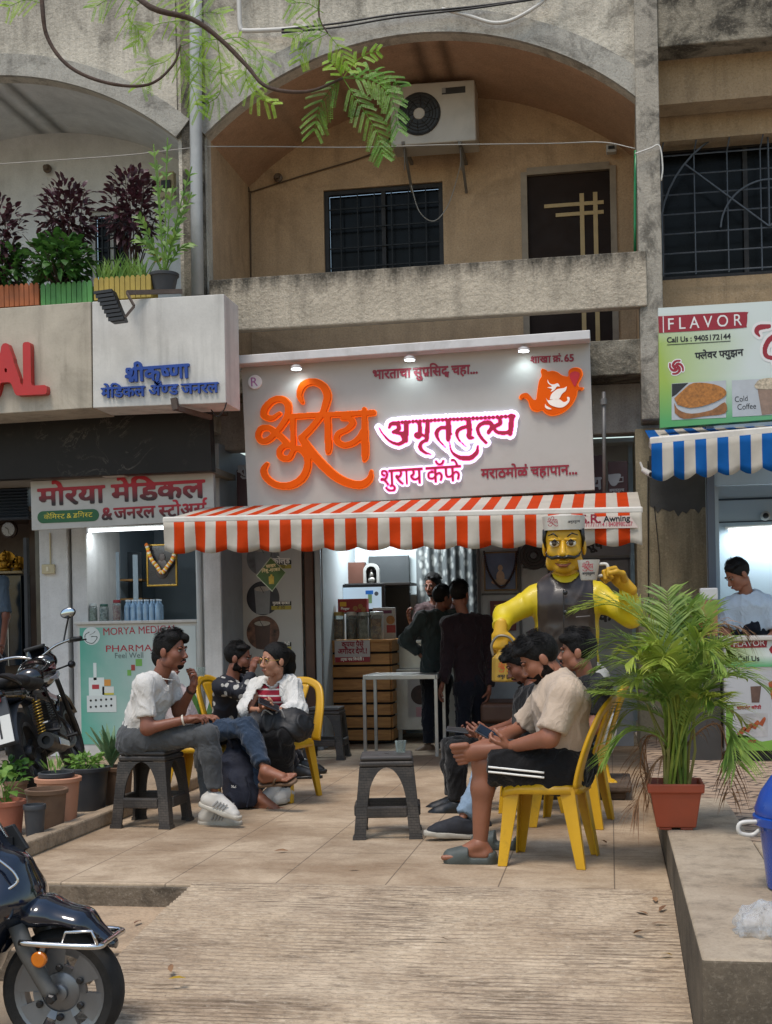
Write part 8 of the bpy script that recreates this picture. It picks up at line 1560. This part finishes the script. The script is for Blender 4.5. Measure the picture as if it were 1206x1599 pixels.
# man in the white t-shirt
def ex_a(r, b, J, Fm, P, torso):
    g = MB(); w = J['wrr']-nrm(J['wrr']-J['elr'])*.01; g.lathe([(.031, -.006), (.034, 0), (.031, .006)], w, 18, tuple(J['wrr']-J['elr']), caps=False); g.build('bracelet', M('white_band', 'c2b8aa', .5), r, smooth=True)
    w = J['wrl']-nrm(J['wrl']-J['ell'])*.02; g = MB(); g.lathe([(.031, -.01), (.034, 0), (.031, .01)], w, 18, tuple(J['wrl']-J['ell']), caps=False); g.build('wristband', M('dark_band', '3a2218', .6), r, smooth=True)
    g = MB(); n0 = J['nek']; g.tube([Vector(n0+Fm@np.array([.07*math.cos(t), .015+.085*math.sin(t), .0+.02*-math.sin(t)])) for t in np.linspace(0, 2*math.pi, 25)], .0025, 5, caps=False); g.build('neck_thread', WHITE_L, r)
person('man in a white t-shirt and grey jeans sitting on a dark plastic stool', Q_(head=(267, 1016, 7.55), hf=(.97, -.15, -.03), nek=(249, 1056, 7.56), pel=(214, 1150, 7.57), shr=(226, 1070, 7.38), shl=(264, 1064, 7.75), elr=(230, 1138, 7.34), wrr=(289, 1124, 7.38), ell=(280, 1112, 7.7), wrl=(301, 1074, 7.62), hir=(207, 1158, 7.48), hil=(214, 1156, 7.68), knr=(324, 1146, 7.42), anr=(336, 1238, 7.46), knl=(318, 1150, 7.68), anl=(328, 1261, 7.58)), SK1,
    dict(mat=WT, sleeve=.74, hem=.15, flare=.012, fold=.006, fsc=15, o=.013, seed=3), dict(mat=JNG, len=1.92, fold=.006, fsc=16, flare=.004), 'quiff', .5, hands=dict(r=dict(pn=(0, .2, -1), th=(0, 1, 0), curl=.45), l=dict(d=(.35, -.1, 1), pn=(-.75, -.5, .2), th=(-.3, .2, .3), curl=.75, tc=.7)),
    shoes=dict(r=dict(kind='sneaker', d=(1, -.15, -.32), up=(.3, 0, 1), mat=SHW, sole=SOLW, stripe=M('grey_stripe', '8d8a86', .5)), l=dict(kind='sneaker', d=(1, -.1, 0), mat=SHW, sole=SOLW, stripe=M('grey_stripe', '8d8a86'))), group=sit, extra=ex_a, hs=.99)
gl2 = wempty('tea_glass', 'small tea glass held up in the hand of the man in the white t-shirt', 'glass', tuple(atY(316, 1046, 7.54))); b = atY(314, 1056, 7.52); g = MB(); g.lathe([(.001, .004), (.02, .004), (.026, .055), (.0275, .055), (.022, 0), (.001, 0)], b, 18, caps=False); g.build('glass', GL('tea_glass_clear', 'd8dedb'), gl2, smooth=60)
# half hidden person in blue jeans
person('person in blue jeans half hidden behind the white t-shirt man', Q_(head=(261, 1033, 8.5), hf=(.95, -.3, -.05), nek=(262, 1072, 8.5), pel=(292, 1140, 8.5), shr=(256, 1084, 8.33), shl=(272, 1082, 8.67), elr=(276, 1128, 8.3), wrr=(312, 1122, 8.3), ell=(290, 1126, 8.68), wrl=(318, 1124, 8.55), hir=(292, 1146, 8.4), hil=(296, 1144, 8.6), knr=(386, 1136, 8.25), anr=(414, 1203, 8.05), knl=(378, 1146, 8.45), anl=(407, 1247, 8.28)), SK2,
    dict(mat=WSH, sleeve=1.5, fold=.007), dict(mat=JNB, len=1.88, fold=.008, flare=.01), 'short', 0, hands=dict(r=dict(pn=(0, .2, -1), th=(0, 1, 0), curl=.5), l=dict(pn=(0, 0, -1), th=(0, -1, 0), curl=.5)), shoes=dict(r=dict(kind='flip', d=(1, -.25, .12), up=(-.2, -.35, 1), mat=FLP, sole=FLP), l=dict(kind='flip', d=(1, -.3, -.02), mat=FLP, sole=FLP)), group=sit)
# bearded man in the patterned shirt
person('bearded man in a dark patterned shirt raising a fist to his face', Q_(head=(373, 1027, 9.5), hf=(.9, .05, -.1), nek=(362, 1058, 9.5), pel=(352, 1132, 9.55), shr=(346, 1072, 9.33), shl=(374, 1066, 9.68), elr=(382, 1082, 9.22), wrr=(394, 1046, 9.3), ell=(385, 1110, 9.75), wrl=(402, 1125, 9.5), hir=(350, 1140, 9.45), hil=(358, 1138, 9.65), knr=(425, 1140, 9.6), anr=(462, 1196, 9.85), knl=(420, 1138, 9.8), anl=(470, 1187, 10.15)), SK1,
    dict(mat=dots(), sleeve=1.85, fold=.007), dict(mat=NVY), 'short', 1.6, hands=dict(r=dict(d=(.3, .1, 1), pn=(.5, .6, 0), th=(-.5, .3, 0), curl=1.1, tc=.8), l=dict(pn=(0, 0, -1), th=(0, -1, 0))), shoes=dict(r=dict(kind='sneaker', d=(1, .2, 0), mat=SHB, sole=SHB, lace=SHB), l=dict(kind='sneaker', d=(1, .2, 0), mat=SHB, sole=SHB, lace=SHB)), group=sit)
# woman in the white cardigan
def ex_d(r, b, J, Fm, P, torso):
    g = MB()
    for q in (-1, 1): g.tube([P(q*.034+.024*math.cos(t), .1-.012*abs(math.cos(t)), -.003+.021*math.sin(t)) for t in np.linspace(0, 2*math.pi, 21)], .0018, 5, caps=False); g.tube([P(q*.058, .09, 0), P(q*.08, .0, .004)], .0018, 5)
    g.tube([P(-.011, .106, 0), P(.011, .106, 0)], .0018, 5); g.build('eyeglasses', M('gold_rim', 'a88a4a', .3, metal=.8), b)
    up = nrm(J['nek']-J['pel']); sd = nrm(J['shr']-J['shl']); fw = nrm(np.cross(up, sd)); T = SDF(.009, .03); ch = J['nek']*.7+J['pel']*.3; torso(T, .004); T.sub.append(('c', J['nek']-up*.01+fw*.02, np.array(J['head']), .058, .07, .012, [], None)); vmesh('striped_top', [T.mesh()], strp(), r, .003, 14, 2)
def cardigan(J):
    up = nrm(J['nek']-J['pel']); sd = nrm(J['shr']-J['shl']); fw = nrm(np.cross(up, sd)); return J['pel']*.5+J['nek']*.5+fw*.17, sd, up, fw
dj = Q_(head=(428, 1031, 8.55), hf=(-.66, -.75, -.02), nek=(431, 1062, 8.62), pel=(432, 1140, 8.72), shr=(404, 1074, 8.66), shl=(456, 1070, 8.6), elr=(388, 1108, 8.55), wrr=(409, 1108, 8.33), ell=(464, 1110, 8.5), wrl=(436, 1108, 8.32), hir=(422, 1146, 8.72), hil=(444, 1145, 8.68), knr=(424, 1148, 8.3), anr=(430, 1226, 8.45), knl=(446, 1147, 8.28), anl=(446, 1229, 8.5))
rd = person('woman in glasses, white cardigan and red striped top on a yellow chair', dj, SK3, dict(mat=CRD, sleeve=1.8, flare=.02, fold=.009, o=.02, hem=.06, name='cardigan'), dict(mat=BKT), 'pony', 0, .88, hands=dict(r=dict(d=(.7, -.5, .3), pn=(.2, -.2, 1), th=(0, -.7, .5), curl=.5, s=.9), l=dict(d=(-.7, -.4, .2), pn=(-.2, -.2, 1), th=(0, -.7, .5), curl=.5, s=.9)), shoes=dict(r=dict(kind='sneaker', d=(-.3, -1, 0), mat=SHW, sole=SOLW, s=.9), l=dict(kind='sneaker', d=(-.2, -1, 0), mat=SHW, sole=SOLW, s=.9)), group=sit, extra=ex_d, hs=.96, jaw=.92)
for o in rd.children:
    if o.name.startswith('cardigan'):    # open the cardigan down the front
        J = {k: np.array(v) for k, v in dj.items()}; c_, sd, up, fw = cardigan(J); me = o.data; bm = bmesh.new(); bm.from_mesh(me)
        kill = [v for v in bm.verts if (lambda d: d@fw > -.09 and abs(d@sd+.01) < .085+.01*(d@up < .1) and d@up < .3)(np.array(v.co[:])-c_)]; bmesh.ops.delete(bm, geom=kill, context='VERTS'); bm.to_mesh(me); bm.free(); md = o.modifiers.new('solid', 'SOLIDIFY'); md.thickness = .006
phone('dark phone held on the lap of the woman in the white cardigan', atY(420, 1100, 8.22), (-.6, -.3, .3), (.1, -.5, 1))
bg = wempty('handbag', 'soft black bag on the lap of the woman in the white cardigan', 'bag', tuple(atY(432, 1150, 8.3))); b = np.array(atY(433, 1130, 8.36)); S_ = SDF(.01, .04); S_.cap(b+[-.13, .0, -.01], b+[.14, 0, -.02], .085, .1, flat=((0, 1, 0), 1.25)); S_.cap(b+[-.05, -.03, .04], b+[.1, -.02, .03], .06, .07); vmesh('bag_body', [S_.mesh()], M('black_nylon', '131315', .6, .2, 9, .3, 50), bg, .012, 9, 7)
g = MB(); g.tube(catmull([tuple(b+[-.08, -.1, .06]), tuple(b+[-.05, -.12, .1]), tuple(b+[.0, -.11, .07])], 5), .005, 6); g.tube(catmull([tuple(b+[.02, -.1, .08]), tuple(b+[.06, -.12, .1]), tuple(b+[.08, -.11, .05])], 5), .005, 6); g.build('bag_strap', M('grey_strap', '8d8a86', .6), bg)
# standing customers and the man behind the counter
so = 'men standing at the tea counter'
person('standing man in a dark green jacket with a hand on his hip', Q_(head=(692, 934, 12.25), hf=(.75, .65, -.1), nek=(686, 958, 12.2), pel=(680, 1052, 12.15), shl=(660, 966, 12.1), shr=(712, 964, 12.3), ell=(634, 1000, 12.05), wrl=(656, 1022, 12.1), elr=(722, 1005, 12.4), wrr=(716, 1012, 12.7), hil=(672, 1062, 12.1), hir=(692, 1062, 12.2), knl=(670, 1112, 12.08), anl=(670, 1163, 12.1), knr=(690, 1112, 12.2), anr=(692, 1161, 12.25)), SK1, dict(mat=GRN, sleeve=1.9, hem=.06, o=.024, fold=.009, name='jacket'), dict(mat=NVY), 'short', 0, .96, hands=dict(l=dict(pn=(1, .3, 0), th=(0, .5, 1)), r=dict(pn=(0, 0, -1), th=(-1, 0, 0))), shoes=dict(l=dict(kind='sneaker', d=(-.5, -.5, 0), mat=FLP, sole=FLP), r=dict(kind='sneaker', d=(.2, 1, 0), mat=SHB, sole=SHB, lace=SHB)), group=so, eyes=False)
person('standing man in a dark maroon shirt with his back turned beside the steel table', Q_(head=(718, 928, 11.9), hf=(.25, .95, 0), nek=(726, 962, 11.88), pel=(734, 1066, 11.85), shl=(700, 974, 11.82), shr=(760, 972, 11.95), ell=(700, 1030, 11.75), wrl=(690, 1072, 11.65), elr=(770, 1030, 11.9), wrr=(764, 1078, 11.8), hil=(724, 1076, 11.8), hir=(746, 1076, 11.9), knl=(724, 1128, 11.78), anl=(722, 1172, 11.8), knr=(748, 1128, 11.9), anr=(750, 1170, 11.9)), SK1, dict(mat=MRN, sleeve=1.85, hem=.12, o=.02, fold=.007), dict(mat=NVY), 'short', 0, 1.02, hands=dict(l=dict(d=(-.25, -.2, -1), pn=(1, 0, 0), th=(0, -1, 0), curl=.4), r=dict(pn=(-1, 0, 0), th=(0, -1, 0))), shoes=dict(l=dict(kind='sneaker', d=(0, 1, 0), mat=SHB, sole=SHB, lace=SHB), r=dict(kind='sneaker', d=(.2, 1, 0), mat=SHB, sole=SHB, lace=SHB)), group=so, eyes=False, hs=1.05)
person('moustached man in a checked shirt facing out from behind the tea counter', Q_(head=(676, 914, 13.4), hf=(-.4, -.9, -.15), nek=(680, 940, 13.42), pel=(684, 1034, 13.45), shr=(656, 952, 13.4), shl=(706, 950, 13.42), elr=(648, 986, 13.3), wrr=(640, 966, 13.05), ell=(714, 985, 13.4), wrl=(704, 1000, 13.15), hir=(674, 1044, 13.45), hil=(694, 1044, 13.45), knr=(674, 1100, 13.45), anr=(674, 1146, 13.45), knl=(694, 1100, 13.45), anl=(694, 1146, 13.45)), SK1, dict(mat=cloth('checked_shirt', '5d4a4a', .3), sleeve=.7), dict(mat=NVY), 'short', .4, .95, hands=dict(r=dict(d=(-.2, -.3, 1), pn=(1, 0, 0), th=(0, -1, 0), curl=.7), l=dict(pn=(0, 0, -1), th=(-1, 0, 0))), shoes=dict(r=dict(kind='sneaker', d=(0, -1, 0), mat=SHB, sole=SHB), l=dict(kind='sneaker', d=(0, -1, 0), mat=SHB, sole=SHB)), group=so)
# three men on the right
def ex_h(r, b, J, Fm, P, torso):
    g = MB(); a, c = J['hil'], J['knl']; d = nrm(c-a); n0 = nrm(np.cross(d, (0, 0, 1)));  n0 = n0 if n0[1] < 0 else -n0
    for k in (0, 1): g.tube([Vector(a+d*t_+n0*(.139-.06*t_+.002*math.sin(t_*40))+np.array([0, 0, -.012-.024*k+.012*t_])) for t_ in np.linspace(.07, .345, 12)], .0055, 6)
    g.build('shorts_stripes', WHITE_L, r, smooth=True)
person('barefoot man in a beige t-shirt and black shorts on a yellow chair', Q_(head=(842, 1028, 6.5), hf=(-.84, -.12, -.5), nek=(872, 1058, 6.5), pel=(884, 1192, 6.52), shl=(884, 1082, 6.3), shr=(864, 1078, 6.7), ell=(858, 1152, 6.24), wrl=(800, 1166, 6.36), elr=(815, 1140, 6.78), wrr=(778, 1152, 6.6), hil=(874, 1200, 6.42), hir=(870, 1198, 6.62), knl=(756, 1190, 6.42), anl=(750, 1316, 6.43), knr=(796, 1164, 6.86), anr=(772, 1164, 6.44)), SK2,
    dict(mat=BT, sleeve=.86, hem=.16, flare=.014, fold=.006, fsc=9, o=.018, seed=9), dict(mat=BKT, len=.92, o=.026, flare=.02, name='shorts', fold=.008), 'wave', 1.4, 1.2, eyes='shut', hands=dict(l=dict(d=(-1, .1, .1), pn=(0, .6, .6), th=(0, 0, 1), curl=.6, tc=.5), r=dict(d=(-1, -.2, 0), pn=(.1, -.5, .7), th=(0, -.3, 1), curl=.6)), shoes=dict(l=dict(kind='clog', d=(-1, 0, 0), mat=CLG), r=dict(kind='bare', d=(-1, -.22, -.06), up=(.05, 1, .3), s=1.2)), group=sit, extra=ex_h, hs=1.0, jaw=1.04)
phone('grey phone in the hands of the barefoot man in the beige t-shirt', atY(766, 1148, 6.42), (-.85, 0, .5), (.3, -.5, .8))
cl_ = atZ(778, 1332, .0); an_ = np.array(cl_)+[.03, .12, .107]; t = wempty('clog', 'loose grey rubber clog standing on the floor under the barefoot man', 'shoe', tuple(cl_)); shoe(dict(kind='clog', d=(-1, .05, 0), mat=CLG), an_, t)
person('man in a black t-shirt bent over a phone, seated behind the barefoot man', Q_(head=(814, 1036, 8.2), hf=(-.85, -.1, -.5), nek=(834, 1068, 8.2), pel=(826, 1156, 8.27), shl=(842, 1086, 8.04), shr=(830, 1084, 8.38), ell=(824, 1134, 8.0), wrl=(762, 1148, 8.03), elr=(806, 1130, 8.42), wrr=(752, 1146, 8.25), hil=(820, 1164, 8.16), hir=(818, 1162, 8.4), knl=(712, 1170, 8.1), anl=(714, 1252, 8.12), knr=(704, 1166, 8.35), anr=(708, 1246, 8.36)), SK1, dict(mat=BKT, sleeve=.72, fold=.008), dict(mat=BKT), 'wave', .5, eyes='shut', hands=dict(l=dict(d=(-1, 0, .05), pn=(0, .5, .7), th=(0, 0, 1), curl=.4), r=dict(d=(-1, -.1, 0), pn=(0, -.4, .8), th=(0, 0, 1), curl=.5)), shoes=dict(l=dict(kind='sneaker', d=(-1, 0, 0), mat=SHB, sole=SHB), r=dict(kind='sneaker', d=(-1, 0, 0), mat=SHB, sole=SHB)), group=sit)
phone('black phone in the hands of the seated man in the black t-shirt', atY(716, 1140, 8.1), (-1, 0, .12), (.1, -.3, .9))
person('man with a tall black quiff and light blue jeans seated beside the palm', Q_(head=(902, 1017, 7.7), hf=(-.95, .1, -.02), nek=(920, 1056, 7.72), pel=(900, 1168, 7.75), shl=(940, 1076, 7.56), shr=(922, 1072, 7.9), ell=(928, 1136, 7.5), wrl=(868, 1156, 7.55), elr=(898, 1128, 7.95), wrr=(850, 1148, 7.85), hil=(890, 1174, 7.65), hir=(892, 1172, 7.86), knl=(772, 1176, 7.35), anl=(722, 1278, 7.12), knr=(775, 1168, 7.75), anr=(748, 1274, 7.6)), SK2, dict(mat=BKT, sleeve=.72, fold=.008), dict(mat=JNL, fold=.005, flare=.004), 'quiff', .9, hands=dict(l=dict(pn=(0, .3, -1), th=(0, 1, 0)), r=dict(pn=(0, -.3, -1), th=(0, -1, 0))), shoes=dict(l=dict(kind='sneaker', d=(-1, -.35, .1), up=(.1, 0, 1), mat=SNK, sole=SOLW), r=dict(kind='sneaker', d=(-1, -.1, 0), mat=SNK, sole=SOLW)), group=sit, hs=1.03)
# snack seller and the man in the corner shop
def zz(px, z, Y): v = atY(px, 900, Y); return V(v.x, v.y, z)
def standing(px, Y, z0, **k):
    J = Q_(**k); x = J['nek'][0]
    for q, s in (('l', 1), ('r', -1)): sx = math.copysign(.095, J['sh'+q][0]-x); J['hi'+q] = (x+sx, Y, z0+.9); J['kn'+q] = (x+sx, Y, z0+.5); J['an'+q] = (x+sx*1.1, Y, z0+.1)
    J['pel'] = (x, Y, z0+.97); J['base'] = (x, Y, z0); return J
bs = dict(l=dict(kind='sneaker', d=(0, -1, 0), mat=SHB, sole=SHB), r=dict(kind='sneaker', d=(0, -1, 0), mat=SHB, sole=SHB))
person('man in a pale blue polo shirt looking down behind the snack counter', standing(1165, 10.45, .16, head=(1152, 897, 10.4), hf=(-.75, -.35, -.5), nek=(1168, 931, 10.45), shr=(1137, 950, 10.42), shl=(1200, 946, 10.42), elr=(1132, 988, 10.38), wrr=(1148, 1006, 10.25), ell=(1212, 990, 10.38), wrl=(1196, 1000, 10.15)), SK2, dict(mat=POL, hem=.3, sleeve=.8, flare=.02, fold=.007, o=.02), dict(mat=NVY), 'short', 0, 1.04, hands=dict(r=dict(pn=(0, 0, -1), th=(1, 0, 0)), l=dict(pn=(0, 0, -1), th=(-1, 0, 0))), shoes=bs)
person('man in a grey blue shirt at the far left edge inside the corner shop', standing(-22, 11.9, .02, head=(-22, 868, 11.9), hf=(.8, -.5, -.1), nek=(-22, 902, 11.9), shr=(-48, 912, 11.8), shl=(4, 910, 11.9), elr=(-50, 965, 11.75), wrr=(-30, 1000, 11.6), ell=(10, 962, 11.85), wrl=(4, 1008, 11.6)), SK1, dict(mat=cloth('grey_blue_shirt', '4d5a68'), sleeve=.9), dict(mat=NVY), 'short', .5, shoes=bs)
# ============================================================ the painted statue
YST = M('statue_yellow', 'c99a16', .5, .1, 5, coat=.05, dirt='8f6a14', damt=.3); YSL = M('statue_lemon', 'cdb40c', .5, .08, 5, coat=.05, dirt='93801a', damt=.3); VST = M('statue_vest', '2f2622', .42, .3, 3, coat=.12, dirt='5a5048', damt=.35); STW = M('statue_white', 'd0ccc2', .45, .06, 6, dirt='827b6d', damt=.35)
def mini(mb_name, txt, pos, w, mat, parent, rt=(1, 0, 0), tall=1.):
    rt = Vector(rt).normalized()
    if txt == 'logo':
        po_, se_ = contour(SHU_M[::1], 0.6, 1); k = w/(SHU_M.shape[1]); g = MB(); place(g, po_, se_, lambda a, b: Vector(pos)+rt*((a-SHU_M.shape[1]/2)*k)+V(0, 0, (SHU_M.shape[0]/2-b)*k), 0, (0, -1, 0)); return g.build(mb_name, mat, parent, recalc=False)
    p = Vector(pos)-rt*(w/2); return lettering(mb_name, txt, mat, parent, None, None, 0, .03, .0008, tall, N=30, world=(p, p+rt*w))
def ex_s(r, b, J, Fm, P, torso):
    up = V(0, 0, 1); T = SDF(.012, .04); ch = J['nek']*.72+J['pel']*.28; sd = nrm(J['shr']-J['shl']); g_ = 1.5
    torso(T, .03); T.cap(J['pel']-[0, 0, .14], J['pel'], .19, .17, .04, None, (sd, 1.3)); T.cuts.append((J['pel']-np.array([0, 0, .16]), (0, 0, -1))); T.sub.append(('c', J['nek']-np.array([0, .03, .0]), np.array(J['head']), .085, .12, .02, [], None))
    ax = [(J['shl']*.98+J['shr']*.02, J['shl']-J['shr']), (J['shr']*.98+J['shl']*.02, J['shr']-J['shl'])]; T.cuts += ax; v = vmesh('vest', [T.mesh()], VST, r, .003, 6)
    g = MB(); fy = lambda z: atY(882, 900, 9.05).y-.0
    x0 = (J['nek']+J['pel'])[0]/2
    for i in range(4): z = J['nek'][2]-.1-i*.135; g.ell((x0+.0, J['nek'][1]-.19-.05*math.sin(min(1, (i+.4)/2)*1.6), z), (.017, .012, .017))
    g.build('buttons', BLACKP, v, smooth=True); z = J['nek'][2]-.27; g = MB(); g.tube([(x0+.07, J['nek'][1]-.243, z), (x0+.165, J['nek'][1]-.222, z+.006)], .006, 6); g.build('pocket_seam', M('seam_grey', '5a5450', .5), v); g = MB(); g.tube([(x0-.012, J['nek'][1]-.2, J['nek'][2]-.08), (x0-.012, J['nek'][1]-.25, J['nek'][2]-.3), (x0-.012, J['nek'][1]-.235, J['nek'][2]-.6)], .004, 5); g.build('front_seam', M('seam_dark', '1a1513', .4), v)
    # painted face: moustache, brows, sideburns, open smile, cap
    MOU = M('painted_black', '15120f', .3, .1, 9); g = MB()
    for q in (-1, 1): g.tube([P(0, .112, -.049), P(q*.02, .107, -.046), P(q*.042, .092, -.05), P(q*.06, .074, -.042), P(q*.068, .062, -.026)], [.009, .014, .012, .008, .003], 8)
    g.build('moustache', MOU, b, smooth=True); g = MB(); g.tube([P(-.03, .086, -.07), P(-.012, .098, -.08), P(.012, .098, -.08), P(.03, .086, -.07)], [.004, .012, .012, .004], 8); g.build('painted_lips', M('painted_lips', '8a4a2c', .35), b, smooth=True)
    for q in (-1, 1):
        g = MB(); g.tube([P(q*.018, .094, .03), P(q*.035, .093, .044), P(q*.058, .072, .036)], [.004, .006, .003], 8); g.build('eyebrow', MOU, b, smooth=True); g = MB(); g.ell(P(q*.032, .084, .006), (.034, .018, .025), 16, 10); e = g.build('eye', M('painted_eye_white', 'd8d2c0', .25, .03), b, smooth=True); g = MB(); g.ell(P(q*.032, .0945, .006), (.017, .006, .018), 14, 8); g.build('iris', M('painted_iris', '3a2a14', .25, .4, 60), e, smooth=True); g = MB(); g.tube([P(q*.015, .092, .004), P(q*.03, .1, .021), P(q*.05, .085, .006)], [.003, .005, .003], 6); g.build('eyelid', MOU, e, smooth=True)
        g = MB(); g.tube([P(q*.07, .03, .06), P(q*.076, .018, .02), P(q*.072, .018, -.01)], [.02, .014, .004], 8); g.build('sideburn', MOU, b, smooth=True)
    g = MB(); n = 28; rg = lambda z, rx, ry: [P(rx*math.cos(2*math.pi*i/n), -.012+ry*math.sin(2*math.pi*i/n), z) for i in range(n)]
    R0, R1, R2 = rg(.058, .08, .108), rg(.112, .084, .112), rg(.118, .03, .09); g.add(R0+R1+R2, [(i, (i+1) % n, n+(i+1) % n, n+i) for i in range(n)]+[(n+i, n+(i+1) % n, 2*n+(i+1) % n, 2*n+i) for i in range(n)]+[list(range(2*n, 3*n))]); cp = g.build('cap', STW, b, smooth=30)
    c = P(.035, .095, .09); mini('logo_letters', 'logo', c+V(.0, -.012, 0), .085, M('print_crimson', 'a01c34', .5), cp, (1, .3, 0)); mini('lettering', ['अमृततु', ('h', 'ल', .2), 'य'], P(-.045, .1, .083)+Fm@np.array([0, .01, 0]), .09, BLACK_L, cp, (1, -.4, 0))
    T = SDF(.014, .05)
    for q in ('l', 'r'): h_, k_, a_ = J['hi'+q], J['kn'+q], J['an'+q]; T.cap(h_, k_, .13, .12); T.cap(k_, a_+[0, 0, .12], .13, .085, None, [(a_+np.array([0, 0, .1]), (0, 0, -1))])
    T.cap(J['pel'], J['pel']-[0, 0, .1], .15, .15, None, None, (sd, 1.25)); vmesh('dhoti', [T.mesh()], STW, r, .02, 5, 3, 1)
sj = Q_(head=(881, 851, 9.0), hf=(-.02, -1, -.05), nek=(884, 904, 9.06), shr=(838, 934, 9.06), shl=(930, 930, 9.06), elr=(788, 962, 8.92), wrr=(782, 980, 8.8), ell=(986, 962, 8.9), wrl=(979, 916, 8.74)); nx = sj['nek'][0]
sj.update(pel=(nx, 9.08, .88), hir=(nx-.14, 9.08, .8), hil=(nx+.14, 9.08, .8), knr=(nx-.15, 9.03, .46), knl=(nx+.17, 9.03, .46), anr=(nx-.15, 9.06, .185), anl=(nx+.21, 9.06, .185), base=(nx, 9.05, .1))
stt = person('painted statue of a moustached man in white cap and dark vest', sj, YST, dict(mat=YSL, sleeve=1.93, hem=.05, o=.02, fold=.004, fsc=7, name='shirt', flare=.005), None, 'none', 0, 1.5, hands=dict(r=dict(d=(-.05, -.15, -1), pn=(.3, .9, 0), th=(1, 0, 0), curl=.8, s=1.75, tc=.6), l=dict(d=(-.7, -.2, .7), pn=(-.55, -.6, -.5), th=(-.2, -.5, .8), curl=1.1, s=1.9, tc=.8)), shoes=dict(r=dict(kind='bare', d=(-.25, -1, 0), s=1.25), l=dict(kind='bare', d=(.25, -1, 0), s=1.25)), hs=1.78, eyes=False, extra=ex_s, name='statue', jaw=1.1)
pln = wempty('plinth', 'low worn wooden plinth under the painted statue', 'plinth', (nx, 9.05, 0)); g = MB(); g.box(nx-.42, nx+.42, 8.68, 9.4, .055, .1); g.box(nx-.38, nx+.38, 8.72, 9.36, 0, .0545); g.build('block', M('worn_wood', '5a4a3c', .85, .3, 7, .4, 40, dirt='2d241c'), pln, bevel=.012)
mg = wempty('mug', 'white printed mug held up in the left hand of the painted statue', 'mug', tuple(atY(917, 895, 8.66))); b = atY(920, 906, 8.66); g = MB(); g.lathe([(.001, 0), (.05, 0), (.056, .01), (.073, .13), (.075, .135), (.069, .135), (.052, .015), (.001, .012)], b, 30, caps=False); mgb = g.build('mug_body', STW, mg, smooth=50); g = MB(); g.tube(catmull([tuple(b+V(.066, -.0, .105)), tuple(b+V(.12, -.01, .1)), tuple(b+V(.12, -.01, .04)), tuple(b+V(.06, 0, .025))], 5), .011, 8); g.build('mug_handle', STW, mg, smooth=True)
mini('logo_letters', 'logo', b+V(-.005, -.0745, .09), .085, M('print_crimson', 'a01c34'), mgb); mini('lettering', ['अमृततु', ('h', 'ल', .2), 'य'], b+V(-.002, -.067, .035), .085, BLACK_L, mgb)
kt = wempty('kettle', 'yellow painted tin kettle hanging from the right hand of the painted statue', 'kettle', tuple(atY(790, 1062, 8.7))); b = atY(792, 1064, 8.72); KY = M('kettle_yellow', 'a8842c', .4, .15, 6, dirt='6b5520', damt=.35); g = MB(); n = 8
g.lathe([(.001, 0), (.1, 0), (.105, .01), (.1, .16), (.06, .2), (.055, .215), (.001, .22)], b, 8, caps=False); kb = g.build('kettle_body', KY, kt, bevel=.004); g = MB(); g.tube(catmull([tuple(b+V(-.09, 0, .17)), tuple(b+V(-.1, 0, .25)), tuple(b+V(-.05, 0, .31)), tuple(b+V(.03, 0, .29)), tuple(b+V(.07, 0, .19))], 6), .009, 8); g.build('kettle_handle', M('kettle_wire', '7d7566', .4, metal=.5), kt, smooth=True); g = MB(); g.tube([b+V(.08, 0, .06), b+V(.15, 0, .12), b+V(.18, 0, .19)], [.03, .02, .014], 8); g.build('spout', KY, kt, smooth=True)
mini('logo_letters', 'logo', b+V(-.005, -.1, .105), .1, M('print_orange', 'b5401c', .5), kb); mini('lettering', ['अमृततु', ('h', 'ल', .2), 'य'], b+V(-.003, -.1015, .03), .11, BLACK_L, kb)
